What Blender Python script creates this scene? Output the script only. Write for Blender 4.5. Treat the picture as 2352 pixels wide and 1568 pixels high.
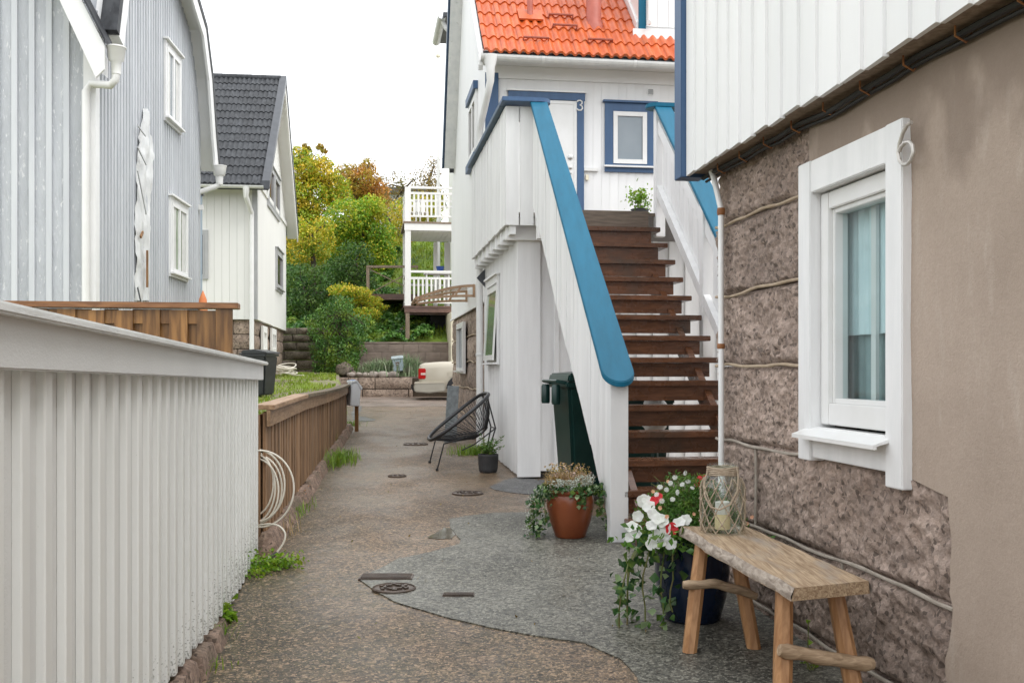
import bpy, bmesh, math, random
import numpy as np
from mathutils import Vector, Matrix, noise

random.seed(7)
RNG = np.random.default_rng(11)
for o in list(bpy.data.objects):
    bpy.data.objects.remove(o)
SC = bpy.context.scene
COL = SC.collection
CZ = 1.35                                    # eye height above the path at the camera

# ------------------------------------------------------------------ camera
cd = bpy.data.cameras.new('camera'); cam = bpy.data.objects.new('camera', cd); COL.objects.link(cam)
cam.location = (0, 0, CZ); cam.rotation_euler = (math.pi/2, 0, 0)
cd.sensor_width = 36; cd.lens = 36; cd.shift_y = 64/2352
cd.clip_start = .05; cd.clip_end = 2000
SC.camera = cam

# ------------------------------------------------------------------ overcast sky
SUN_EL, SUN_AZ = math.radians(60), math.radians(122)
w = bpy.data.worlds.new('World'); SC.world = w; w.use_nodes = True
nt = w.node_tree; nt.nodes.clear()
sky = nt.nodes.new('ShaderNodeTexSky'); sky.sky_type = 'NISHITA'; sky.sun_disc = False
sky.sun_elevation = SUN_EL; sky.sun_rotation = SUN_AZ; sky.dust_density = 4; sky.air_density = 1.0
hs = nt.nodes.new('ShaderNodeHueSaturation'); hs.inputs['Saturation'].default_value = .12
mx = nt.nodes.new('ShaderNodeMix'); mx.data_type = 'RGBA'; mx.inputs['Factor'].default_value = .86
mx.inputs['B'].default_value = (11.2, 11.45, 11.8, 1)     # the even white cloud cover
bg = nt.nodes.new('ShaderNodeBackground'); bg.inputs['Strength'].default_value = .1
out = nt.nodes.new('ShaderNodeOutputWorld')
nt.links.new(sky.outputs[0], hs.inputs['Color']); nt.links.new(hs.outputs[0], mx.inputs['A'])
nt.links.new(mx.outputs['Result'], bg.inputs['Color']); nt.links.new(bg.outputs[0], out.inputs[0])
ld = bpy.data.lights.new('sun', 'SUN'); ld.energy = 1.0; ld.angle = math.radians(50); ld.color = (1, .97, .93)
sun = bpy.data.objects.new('sun', ld); COL.objects.link(sun)
sd = Vector((math.sin(SUN_AZ)*math.cos(SUN_EL), math.cos(SUN_AZ)*math.cos(SUN_EL), math.sin(SUN_EL)))
sun.rotation_euler = (-sd).to_track_quat('-Z', 'Y').to_euler(); sun.location = (0, 0, 30)
vs = SC.view_settings; vs.view_transform = 'Standard'; vs.look = 'None'; vs.gamma = 1; vs.exposure = .88
vs.use_curve_mapping = False

# ------------------------------------------------------------------ frames
def R(z): return z + CZ
class Frame:
    def __init__(s, slope):
        s.th = math.atan(slope); s.c = math.cos(s.th); s.s = math.sin(s.th)
    def W(s, p): return Vector((p[0]*s.c - p[1]*s.s, p[0]*s.s + p[1]*s.c, p[2]))
    def L(s, X, Y): return X*s.c + Y*s.s, -X*s.s + Y*s.c
    def on_v(s, x, y, v):
        q = (x-1176)/2352; u = v*(s.s+q*s.c)/(s.c-q*s.s)
        return u, CZ + (848-y)/2352*(u*s.s+v*s.c)
    def on_u(s, x, y, u):
        q = (x-1176)/2352; v = u*(s.c-q*s.s)/(s.s+q*s.c)
        return v, CZ + (848-y)/2352*(u*s.s+v*s.c)
F0, FA, FG, FW = Frame(0), Frame(.1446), Frame(.0727), Frame(.126)
GS = .0175
def gz(X, Y):
    n = noise.noise(Vector((X*.8, Y*.8, 3.1)))*.007 + noise.noise(Vector((X*.25, Y*.25, 8.)))*.012
    return GS*Y + n*max(0, min(1, (40-abs(Y))/10))
def at(x, y, Y): return Vector(((x-1176)/2352*Y, Y, CZ + (848-y)/2352*Y))
def gpt(x, y):
    Y = CZ/(GS + (y-848)/2352); X = (x-1176)/2352*Y
    return X, Y

# ------------------------------------------------------------------ mesh helpers
class MB:
    def __init__(s): s.v = []; s.f = []
    def add(s, vs, fs):
        o = len(s.v); s.v += [Vector(p) for p in vs]; s.f += [tuple(i+o for i in f) for f in fs]; return s
    def box(s, x0, x1, y0, y1, z0, z1):
        return s.add([(x0,y0,z0),(x1,y0,z0),(x1,y1,z0),(x0,y1,z0),(x0,y0,z1),(x1,y0,z1),(x1,y1,z1),(x0,y1,z1)],
                     [(0,3,2,1),(4,5,6,7),(0,1,5,4),(1,2,6,5),(2,3,7,6),(3,0,4,7)])
    def mbox(s, m, a0, a1, d0, d1, z0, z1):
        return s.add([m(a0,d0,z0),m(a1,d0,z0),m(a1,d1,z0),m(a0,d1,z0),m(a0,d0,z1),m(a1,d0,z1),m(a1,d1,z1),m(a0,d1,z1)],
                     [(0,3,2,1),(4,5,6,7),(0,1,5,4),(1,2,6,5),(2,3,7,6),(3,0,4,7)])
    def prism(s, poly, m, d0, d1):
        n = len(poly)
        return s.add([m(a, d0, z) for a, z in poly]+[m(a, d1, z) for a, z in poly],
                     [tuple(range(n)), tuple(range(2*n-1, n-1, -1))]+[(i, (i+1) % n, n+(i+1) % n, n+i) for i in range(n)])
    def plank(s, a, b, wd, th, side=(1, 0, 0)):
        """bar from a to b: width wd along side, thickness th across"""
        a, b = Vector(a), Vector(b); t = (b-a).normalized(); sd = Vector(side); sd = (sd - t*sd.dot(t)).normalized(); n = t.cross(sd)
        P = [p+sd*i*wd/2+n*j*th/2 for p in (a, b) for i, j in ((-1,-1),(1,-1),(1,1),(-1,1))]
        return s.add(P, [(0,3,2,1),(4,5,6,7),(0,1,5,4),(1,2,6,5),(2,3,7,6),(3,0,4,7)])
    def tube(s, path, r, n=8, closed=False):
        path = [Vector(p) for p in path]; k = len(path)
        rr = r if isinstance(r, (list, tuple)) else [r]*k
        base = len(s.v); up = None
        for i, p in enumerate(path):
            if closed: t = (path[(i+1) % k]-path[i-1])
            else: t = path[min(i+1, k-1)]-path[max(i-1, 0)]
            t = t.normalized() if t.length > 1e-9 else Vector((0, 0, 1))
            if up is None: up = t.orthogonal().normalized()
            up = (up - t*up.dot(t)); up = up.normalized() if up.length > 1e-6 else t.orthogonal().normalized()
            b = t.cross(up)
            for j in range(n):
                an = 2*math.pi*j/n; s.v.append(p+(up*math.cos(an)+b*math.sin(an))*rr[i])
        for i in range(k if closed else k-1):
            for j in range(n):
                a = base+i*n+j; b2 = base+i*n+(j+1) % n; i2 = (i+1) % k
                s.f.append((a, b2, base+i2*n+(j+1) % n, base+i2*n+j))
        if not closed:
            s.f.append(tuple(base+j for j in range(n-1, -1, -1))); s.f.append(tuple(base+(k-1)*n+j for j in range(n)))
        return s
    def lathe(s, prof, n=32, c=(0, 0, 0), wob=None, caps=True):
        base = len(s.v); c = Vector(c)
        for i, (r, z) in enumerate(prof):
            for j in range(n):
                an = 2*math.pi*j/n; q = r*(wob(an, i) if wob else 1)
                s.v.append(c+Vector((q*math.cos(an), q*math.sin(an), z)))
        for i in range(len(prof)-1):
            for j in range(n):
                a = base+i*n+j; b = base+i*n+(j+1) % n
                s.f.append((a, b, b+n, a+n))
        if caps:
            s.f.append(tuple(base+j for j in range(n-1, -1, -1))); s.f.append(tuple(base+(len(prof)-1)*n+j for j in range(n)))
        return s
    def grid(s, rows):
        base = len(s.v); nr = len(rows); nc = len(rows[0])
        for r in rows: s.v += [Vector(p) for p in r]
        for i in range(nr-1):
            for j in range(nc-1):
                a = base+i*nc+j; s.f.append((a, a+1, a+nc+1, a+nc))
        return s

ORG = {}
def finish(me, mat, smooth, sharp, bevel, recalc=True):
    bm = bmesh.new(); bm.from_mesh(me)
    if recalc: bmesh.ops.recalc_face_normals(bm, faces=bm.faces)
    if bevel: bmesh.ops.bevel(bm, geom=[e for e in bm.edges if len(e.link_faces) == 2 and e.calc_face_angle(0) > .5], offset=bevel, segments=2, affect='EDGES', clamp_overlap=True)
    bm.to_mesh(me); bm.free()
    if mat: me.materials.append(mat)
    if smooth or bevel:
        me.shade_smooth(); me.set_sharp_from_angle(angle=math.radians(sharp))
def mesh_of(name, mb, mat, org=(0, 0, 0), smooth=False, sharp=40, bevel=0, recalc=True):
    me = bpy.data.meshes.new(name); og = Vector(org)
    me.from_pydata([v-og for v in mb.v], [], mb.f); finish(me, mat, smooth, sharp, bevel, recalc)
    return me
def thing(name, label, cat, fr, org, group=None):
    o = bpy.data.objects.new(name, None); COL.objects.link(o); o.empty_display_size = .1
    o.location = fr.W(org); o.rotation_euler.z = fr.th; ORG[o.name] = Vector(org)
    o['label'] = label; o['category'] = cat
    if group: o['group'] = group
    return o
def part(name, mb, mat, parent, smooth=False, sharp=40, bevel=0, recalc=True, label=None, kind=None):
    og = ORG[parent.name]
    me = mesh_of(name, mb, mat, og, smooth, sharp, bevel, recalc)
    o = bpy.data.objects.new(name, me); COL.objects.link(o); o.parent = parent; ORG[o.name] = og
    if label: o['label'] = label
    if kind: o['kind'] = kind
    return o
def piece(name, me, parent, loc, rot=(0, 0, 0), scale=(1, 1, 1)):
    o = bpy.data.objects.new(name, me); COL.objects.link(o); o.parent = parent
    o.location = Vector(loc)-ORG[parent.name]; o.rotation_euler = rot; o.scale = scale; ORG[o.name] = ORG[parent.name]
    return o
def solo(name, label, cat, mb, mat, fr, org, group=None, **k):
    me = mesh_of(name, mb, mat, org, **k)
    o = bpy.data.objects.new(name, me); COL.objects.link(o); o.location = fr.W(org); o.rotation_euler.z = fr.th; ORG[o.name] = Vector(org)
    o['label'] = label; o['category'] = cat
    if group: o['group'] = group
    return o
def struct(name, mb, mat, kind='structure', label=None, **k):
    me = mesh_of(name, mb, mat, (0, 0, 0), **k)
    o = bpy.data.objects.new(name, me); COL.objects.link(o); o['kind'] = kind; ORG[o.name] = Vector((0, 0, 0))
    if label: o['label'] = label
    return o
def mv(plane, sg=-1): return lambda a, d, z: (a, plane+sg*d, z)
def mu(plane, sg=-1): return lambda a, d, z: (plane+sg*d, a, z)
def bx(name, parent, mat, m, a0, a1, d0, d1, z0, z1, **k):
    return part(name, MB().mbox(m, a0, a1, d0, d1, z0, z1), mat, parent, **k)

# ------------------------------------------------------------------ materials
def C(h):                                    # sRGB 0-255 -> linear
    return tuple((c/255/12.92 if c/255 <= .04045 else ((c/255+.055)/1.055)**2.4) for c in h)+(1,)
class Nt:
    def __init__(s, name):
        s.m = bpy.data.materials.new(name); s.m.use_nodes = True; s.t = s.m.node_tree
        s.b = s.t.nodes['Principled BSDF']; s.o = s.t.nodes['Material Output']; s.geo = s.t.nodes.new('ShaderNodeNewGeometry')
    def n(s, ty, **k):
        x = s.t.nodes.new(ty)
        for a, b in k.items(): setattr(x, a, b)
        return x
    def ln(s, a, b): s.t.links.new(a, b)
    def pos(s, st=(1, 1, 1), rot=0):
        mp = s.n('ShaderNodeMapping'); mp.inputs['Scale'].default_value = st; mp.inputs['Rotation'].default_value = (0, 0, rot)
        s.ln(s.geo.outputs['Position'], mp.inputs['Vector']); return mp.outputs[0]
    def noise(s, scale, st=(1, 1, 1), detail=5, rough=.55, rot=0, dist=0):
        x = s.n('ShaderNodeTexNoise'); x.inputs['Scale'].default_value = scale; x.inputs['Detail'].default_value = detail
        x.inputs['Roughness'].default_value = rough; x.inputs['Distortion'].default_value = dist
        s.ln(s.pos(st, rot), x.inputs['Vector']); return x.outputs['Fac']
    def voro(s, scale, st=(1, 1, 1), feat='F1', outn='Distance'):
        x = s.n('ShaderNodeTexVoronoi'); x.feature = feat; x.inputs['Scale'].default_value = scale
        s.ln(s.pos(st), x.inputs['Vector']); return x.outputs[outn]
    def ramp(s, fac, lo, hi, a=0, b=1):
        x = s.n('ShaderNodeMapRange'); x.inputs[1].default_value = lo; x.inputs[2].default_value = hi
        x.inputs[3].default_value = a; x.inputs[4].default_value = b; s.ln(fac, x.inputs[0]); return x.outputs[0]
    def mix(s, fac, a, b, mode='MIX'):
        x = s.n('ShaderNodeMix'); x.data_type = 'RGBA'; x.blend_type = mode
        for sock, v in ((x.inputs['Factor'], fac), (x.inputs['A'], a), (x.inputs['B'], b)):
            if isinstance(v, (int, float)): sock.default_value = v
            elif isinstance(v, tuple): sock.default_value = v if len(v) == 4 else v+(1,)
            else: s.ln(v, sock)
        return x.outputs['Result']
    def mul(s, a, b):
        x = s.n('ShaderNodeMath'); x.operation = 'MULTIPLY'
        for sock, v in ((x.inputs[0], a), (x.inputs[1], b)):
            if isinstance(v, (int, float)): sock.default_value = v
            else: s.ln(v, sock)
        return x.outputs[0]
    def addm(s, a, b):
        x = s.n('ShaderNodeMath'); x.operation = 'ADD'
        for sock, v in ((x.inputs[0], a), (x.inputs[1], b)):
            if isinstance(v, (int, float)): sock.default_value = v
            else: s.ln(v, sock)
        return x.outputs[0]
    def rnd(s):
        return s.n('ShaderNodeObjectInfo').outputs['Random']
    def bump(s, h, strength, dist=.01):
        x = s.n('ShaderNodeBump'); x.inputs['Strength'].default_value = strength; x.inputs['Distance'].default_value = dist
        s.ln(h, x.inputs['Height'])
        if s.b.inputs['Normal'].is_linked: s.ln(s.b.inputs['Normal'].links[0].from_socket, x.inputs['Normal'])
        s.ln(x.outputs[0], s.b.inputs['Normal'])
    def col(s, v):
        if isinstance(v, tuple): s.b.inputs['Base Color'].default_value = v if len(v) == 4 else v+(1,)
        else: s.ln(v, s.b.inputs['Base Color'])
    def rgh(s, v):
        if isinstance(v, (int, float)): s.b.inputs['Roughness'].default_value = v
        else: s.ln(v, s.b.inputs['Roughness'])
def surf(name, c1, c2=None, rough=.6, scale=4, st=(1, 1, 1), lo=.35, hi=.65, bump=0, bscale=60, bst=None, var=0, dirt=None, metal=0, spec=None, rrange=0, bdist=.01, flat=False):
    k = Nt(name); c = c1
    if c2: c = k.mix(k.ramp(k.noise(scale, st), lo, hi), c1, c2)
    if dirt:                                  # (colour, scale, stretch, lo, hi)
        c = k.mix(k.ramp(k.noise(dirt[1], dirt[2], detail=8, rough=.65), dirt[3], dirt[4]), c, dirt[0])
    if var: c = k.mix(1., c, k.mix(k.rnd(), (1-var,)*3, (1+var*.6,)*3), 'MULTIPLY')
    k.col(c)
    k.rgh(k.ramp(k.noise(scale*2.3, st), .3, .7, rough-rrange, rough+rrange) if rrange else rough)
    k.b.inputs['Metallic'].default_value = metal
    if spec is not None: k.b.inputs['Specular IOR Level'].default_value = spec
    if bump: k.bump(k.noise(bscale, bst or st, detail=6, rough=.6), bump, bdist)
    return k.m
def leafmat(name, cols, nscale=.6, trans=.3, rough=.5, var=.35):
    k = Nt(name)
    nz = k.noise(nscale, detail=3); c = k.mix(k.ramp(nz, .38, .62), cols[0], cols[1])
    if len(cols) > 2: c = k.mix(k.ramp(k.noise(nscale*1.7, (1, 1, 1.3), detail=2), .5, .68), c, cols[2])
    ri = k.geo.outputs['Random Per Island']
    if len(cols) > 3: c = k.mix(k.ramp(ri, .78, .82), c, cols[3])
    c = k.mix(1., c, k.mix(ri, (1-var,)*3, (1+var,)*3), 'MULTIPLY')
    k.col(c); k.rgh(rough)
    tr = k.n('ShaderNodeBsdfTranslucent'); k.ln(c, tr.inputs['Color'])
    ms = k.n('ShaderNodeMixShader'); ms.inputs[0].default_value = trans
    k.ln(k.b.outputs[0], ms.inputs[1]); k.ln(tr.outputs[0], ms.inputs[2]); k.ln(ms.outputs[0], k.o.inputs['Surface'])
    return k.m
def mildew(m):
    # black mould specks growing on the lowest hand's breadth of the boards
    t = m.node_tree; b = t.nodes['Principled BSDF']; src = b.inputs['Base Color'].links[0].from_socket
    g = t.nodes.new('ShaderNodeNewGeometry'); sx = t.nodes.new('ShaderNodeSeparateXYZ'); t.links.new(g.outputs['Position'], sx.inputs[0])
    def math_(op, a, b2):
        n = t.nodes.new('ShaderNodeMath'); n.operation = op
        for k, v in enumerate((a, b2)):
            if isinstance(v, (int, float)): n.inputs[k].default_value = v
            else: t.links.new(v, n.inputs[k])
        return n.outputs[0]
    h = math_('SUBTRACT', sx.outputs['Z'], math_('MULTIPLY', sx.outputs['Y'], GS))
    nz = t.nodes.new('ShaderNodeTexNoise'); nz.inputs['Scale'].default_value = 120; nz.inputs['Detail'].default_value = 4; t.links.new(g.outputs['Position'], nz.inputs['Vector'])
    mr = t.nodes.new('ShaderNodeMapRange'); mr.inputs[1].default_value = .08; mr.inputs[2].default_value = .50; mr.inputs[3].default_value = .12; mr.inputs[4].default_value = -.16; t.links.new(h, mr.inputs[0])
    th = t.nodes.new('ShaderNodeMapRange'); th.inputs[1].default_value = .58; th.inputs[2].default_value = .68; t.links.new(math_('ADD', nz.outputs['Fac'], mr.outputs[0]), th.inputs[0])
    mx_ = t.nodes.new('ShaderNodeMix'); mx_.data_type = 'RGBA'; t.links.new(math_('MULTIPLY', th.outputs[0], .6), mx_.inputs['Factor']); t.links.new(src, mx_.inputs['A']); mx_.inputs['B'].default_value = (.10, .10, .07, 1)
    t.links.new(mx_.outputs['Result'], b.inputs['Base Color'])
WHITE_A, WHITE_B = (.83, .83, .825, 1), (.785, .79, .785, 1)
V3 = (6, 6, .5)
M = {}
M['white'] = surf('white_paint', WHITE_A, WHITE_B, .5, 1.2, (1.5, 1.5, .4), bump=.12, bscale=30, bst=(3, 3, .3), var=.03, dirt=((.60, .60, .58, 1), 9, (1, 1, .16), .70, .90))
M['white_far'] = surf('white_paint_far', (.80, .795, .765, 1), (.75, .745, .72, 1), .6, .8, (1, 1, .3), var=.03, bump=.05, bscale=20, bst=(4, 4, .3))
M['white_fence'] = surf('white_fence_paint', (.75, .755, .745, 1), (.69, .695, .685, 1), .42, 1.6, (1.5, 1.5, .8), bump=.16, bscale=70, bst=(1, 1, 2.2), var=.04, dirt=((.40, .40, .34, 1), 16, (1, 1, .35), .70, .82))
mildew(M['white_fence'])
M['white_batten'] = surf('white_batten_paint', (.85, .86, .84, 1), (.79, .80, .775, 1), .35, 2, (1, 1, .5), bump=.06, bscale=60, var=.04, dirt=((.33, .34, .26, 1), 22, (1, 1, .5), .72, .84))
mildew(M['white_batten'])
M['white_cap'] = surf('white_cap_paint', (.80, .81, .80, 1), (.66, .67, .66, 1), .3, 7, (1, .5, 1), bump=.18, bscale=60, bst=(2, .3, 2), dirt=((.36, .37, .34, 1), 30, (1, .3, 1), .70, .80))
M['white_worn'] = surf('worn_white_paint', (.82, .82, .815, 1), (.75, .755, .75, 1), .5, 5, (2, 2, .4), bump=.3, bscale=30, bst=(4, 4, .25), var=.07, dirt=((.16, .14, .12, 1), 13, (1.6, 1.6, .3), .735, .77))
M['stair_white'] = surf('stair_white_paint', (.82, .82, .815, 1), (.76, .76, .755, 1), .5, 7, (2, 2, .25), bump=.3, bscale=45, bst=(4, 4, .12), var=.06, dirt=((.34, .31, .28, 1), 26, (1.5, 1.5, .12), .70, .80))
M['pvc'] = surf('white_plastic', (.78, .78, .77, 1), (.74, .74, .72, 1), .3, 6, var=.02)
M['gutter'] = surf('grey_white_gutter', (.62, .63, .62, 1), (.72, .72, .70, 1), .35, 8, dirt=((.42, .42, .38, 1), 12, (1, 1, 1), .6, .8))
M['greyboard'] = surf('grey_blue_board', (.44, .46, .49, 1), (.51, .53, .56, 1), .6, 3, (2, 2, .5), bump=.9, bscale=11, bst=(2.2, 2.2, .55), var=.10, dirt=((.66, .67, .685, 1), 13, (2, 2, .7), .585, .635), bdist=.02)
M['greybatten'] = surf('grey_blue_batten', (.52, .54, .57, 1), (.59, .61, .635, 1), .6, 3, (2, 2, .4), bump=.4, bscale=20, bst=(2, 2, .3), var=.10, dirt=((.18, .19, .2, 1), 14, (1, 1, .15), .70, .78))
M['blue'] = surf('bright_blue_paint', C((2, 86, 112)), C((8, 94, 122)), .5, 5, (3, .6, .6), bump=.12, bscale=60, bst=(3, .3, .3), dirt=(C((4, 74, 104)), 14, (3, .6, .6), .60, .85), spec=.25)
M['navy'] = surf('dusty_blue_paint', C((52, 82, 118)), C((58, 90, 126)), .45, 4, (3, 3, .4), bump=.08, bscale=40)
M['navy_dark'] = surf('dark_blue_paint', C((36, 58, 82)), C((44, 66, 90)), .5, 4, (1, 1, 1), bump=.05)
M['navy_rail'] = surf('weathered_blue_rail', C((42, 72, 96)), C((50, 82, 108)), .5, 9, (1, .4, 1), bump=.1, dirt=(C((62, 76, 62)), 10, (1, .5, 1), .6, .75))
def tread_mat():
    k = Nt('wet_brown_tread')
    g = k.noise(7, (.6, 5, 9), detail=8, rough=.6, rot=-.143, dist=.4)
    c = k.mix(k.ramp(g, .3, .7), (.062, .026, .013), (.165, .070, .034))
    c = k.mix(k.ramp(k.noise(2.2, detail=3), .52, .75), c, (.060, .040, .028))
    c = k.mix(1., c, k.mix(k.rnd(), (.78,)*3, (1.2,)*3), 'MULTIPLY')
    k.col(c); k.rgh(k.ramp(k.noise(9), .35, .65, .16, .42)); k.bump(g, .12)
    return k.m
M['tread'] = tread_mat()
M['tread_old'] = surf('weathered_landing_board', (.085, .062, .045, 1), (.15, .115, .085, 1), .4, 6, (.7, 3, 8), bump=.2, bscale=20, bst=(.5, 3, 9))
def wood(name, c1, c2, st, scale=6, rough=.55, var=.2, bump=.15, extra=None, dist=.6):
    k = Nt(name)
    x = k.n('ShaderNodeTexNoise'); x.inputs['Scale'].default_value = scale; x.inputs['Detail'].default_value = 7; x.inputs['Distortion'].default_value = dist
    off = k.n('ShaderNodeVectorMath'); off.operation = 'ADD'
    sc = k.n('ShaderNodeVectorMath'); sc.operation = 'SCALE'; sc.inputs[0].default_value = (17, 31, 43); k.ln(k.rnd(), sc.inputs['Scale'])
    k.ln(k.pos(st), off.inputs[0]); k.ln(sc.outputs[0], off.inputs[1]); k.ln(off.outputs[0], x.inputs['Vector'])
    g = x.outputs['Fac']; c = k.mix(k.ramp(g, .35, .65), c1, c2)
    if extra: c = k.mix(k.ramp(k.noise(extra[1], extra[2], detail=6), extra[3], extra[4]), c, extra[0])
    c = k.mix(1., c, k.mix(k.rnd(), (1-var,)*3, (1+var,)*3), 'MULTIPLY')
    k.col(c); k.rgh(rough); k.bump(g, bump); return k.m
M['cedar'] = wood('oiled_brown_board', (.13, .055, .013), (.33, .16, .048), (5, 5, .55), 5, .4, .26)
M['cedar_cap'] = wood('oiled_brown_cap', (.15, .060, .020), (.26, .115, .042), (.7, 6, 6), 6, .4, .1)
M['slat'] = wood('weathered_brown_slat', (.17, .098, .050), (.33, .20, .112), (7, 7, .6), 6, .6, .28)
M['slat_cap'] = wood('weathered_brown_rail', (.22, .13, .070), (.38, .245, .145), (6, .5, 6), 6, .5, .15)
M['slat_cap_moss'] = wood('mossy_fence_cap', (.10, .075, .05), (.20, .14, .09), (7, .8, 7), 9, .7, .15, .4, (( .05, .055, .02, 1), 14, (1, 1, 1), .48, .62))
M['bench_top'] = wood('pale_weathered_plank', (.24, .155, .088), (.50, .375, .245), (13, .7, 13), 6, .6, .03, .5, ((.33, .29, .25, 1), 7, (1, .4, 1), .52, .72), 1.2)
M['bench_edge'] = wood('waney_bark_edge', (.26, .21, .17), (.48, .41, .34), (3, 2, 5), 9, .8, .03, .9)
M['bench_leg'] = wood('orange_pine_leg', (.30, .145, .058), (.46, .25, .115), (7, 7, .5), 6, .5, .10, .2, ((.22, .20, .18, 1), 3.2, (1, 1, 1), .60, .72))
M['driftwood'] = wood('driftwood_stretcher', (.25, .17, .10), (.44, .32, .21), (2, 12, 12), 6, .7, .10, .5)
M['old_post'] = wood('grey_brown_post', (.20, .145, .10), (.33, .25, .18), (6, 6, .5), 6, .7, .2)
M['deck_wood'] = wood('wet_red_brown_beam', (.085, .045, .034), (.17, .098, .075), (.6, 5, 8), 6, .3, .15)
M['canopy_wood'] = surf('tan_canopy_frame', (.33, .20, .115, 1), (.43, .28, .17, 1), .5, 12)
M['orange_tile'] = surf('orange_clay_tile', (.58, .118, .024, 1), (.46, .080, .015, 1), .42, 7, (1, .5, .5), bump=.15, bscale=50, var=.13, dirt=((.34, .13, .04, 1), 10, (1, .4, .4), .60, .78), rrange=.1)
M['dark_tile'] = surf('dark_grey_tile', (.020, .022, .026, 1), (.050, .054, .060, 1), .55, 6, (2, 1, 1), bump=.1, bscale=40, var=.28, dirt=((.10, .105, .11, 1), 12, (2, .6, .6), .60, .78), spec=.3)
M['casing_grey'] = surf('grey_window_casing', (.38, .385, .39, 1), (.42, .425, .43, 1), .5, 5)
M['dark_metal'] = surf('anthracite_metal', (.045, .05, .058, 1), (.06, .065, .075, 1), .4, 5)
M['red_pipe'] = surf('brick_red_flue', (.36, .085, .055, 1), (.43, .115, .078, 1), .5, 6, bump=.05)
M['rust_red'] = surf('rust_red_bracket', (.26, .055, .03, 1), (.34, .08, .04, 1), .6, 20)
def granite(name, a, b, d, sc=1.0, bs=1.0):
    k = Nt(name)
    n1 = k.noise(9*sc, detail=10, rough=.75); n2 = k.noise(2.6*sc, detail=5)
    vc = k.voro(62*sc, outn='Color'); sp = k.n('ShaderNodeSeparateColor'); k.ln(vc, sp.inputs[0])
    f = k.noise(60*sc, detail=4, rough=.75)
    c = k.mix(k.ramp(n1, .40, .60), a, b); c = k.mix(k.ramp(n2, .46, .74, 0, .75), c, d)
    c = k.mix(1., c, k.mix(sp.outputs[0], (.70,)*3, (1.22,)*3), 'MULTIPLY')
    c = k.mix(k.ramp(sp.outputs[1], .86, .92, 0, .75), c, tuple(x*.30 for x in a[:3]))
    c = k.mix(k.ramp(f, .58, .72, 0, .6), c, tuple(x*.40 for x in a[:3]))
    c = k.mix(1., c, k.mix(k.rnd(), (.86,)*3, (1.1,)*3), 'MULTIPLY')
    k.col(c); k.rgh(.85); k.bump(n1, .6*bs, .03); k.bump(f, .8*bs, .015); k.bump(sp.outputs[2], .35*bs, .006); return k.m
M['granite'] = granite('rough_pink_granite', (.34, .255, .205, 1), (.47, .365, .305, 1), (.25, .19, .158, 1))
M['granite_far'] = granite('rough_grey_granite', (.27, .20, .155, 1), (.42, .325, .26, 1), (.18, .135, .11, 1), .5)
M['granite_dark'] = granite('dark_mossy_stone', (.11, .088, .068, 1), (.20, .16, .125, 1), (.075, .078, .045, 1), .5)
M['kerbstone'] = granite('red_brown_kerb_stone', (.20, .135, .10, 1), (.34, .24, .185, 1), (.11, .10, .06, 1), 1.0)
M['mortar'] = surf('tan_mortar', (.34, .26, .175, 1), (.44, .35, .25, 1), .8, 14, bump=.5, bscale=60)
M['mortar_grey'] = surf('grey_mortar', (.29, .25, .205, 1), (.39, .345, .29, 1), .8, 14, bump=.5, bscale=60)
M['blockwall'] = surf('grey_brown_block', (.20, .155, .125, 1), (.26, .205, .17, 1), .8, 5, (1, 1, 2), bump=.4, bscale=40, var=.12)
def render_mat():
    k = Nt('grey_brown_render')
    c = k.mix(k.ramp(k.noise(1.6, (1, 1, .6), detail=6), .32, .68), (.345, .272, .215), (.445, .358, .29))
    c = k.mix(k.ramp(k.noise(14, (1, 1, .25), detail=5), .55, .8), c, (.46, .385, .32))
    c = k.mix(k.ramp(k.noise(70, detail=4, rough=.7), .3, .7, 0, .28), c, (.24, .185, .145))
    # water stains running down from the top, with a ragged lower outline
    z = k.n('ShaderNodeSeparateXYZ'); k.ln(k.geo.outputs['Position'], z.inputs[0])
    edge = k.addm(z.outputs['Z'], k.mul(k.noise(3.2, (1, 1, .7), detail=5, rough=.5), -1.1))
    c = k.mix(k.ramp(edge, 1.58, 1.72, 0, .62), c, (.19, .142, .108))
    c = k.mix(k.ramp(k.noise(8, (1, 1, .35), detail=2), .765, .78), c, (.62, .59, .55))
    k.col(c); k.rgh(.8); k.bump(k.noise(5, detail=5), .28, .03); k.bump(k.noise(110, detail=5, rough=.7), .35, .008); return k.m
M['render'] = render_mat()
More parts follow.
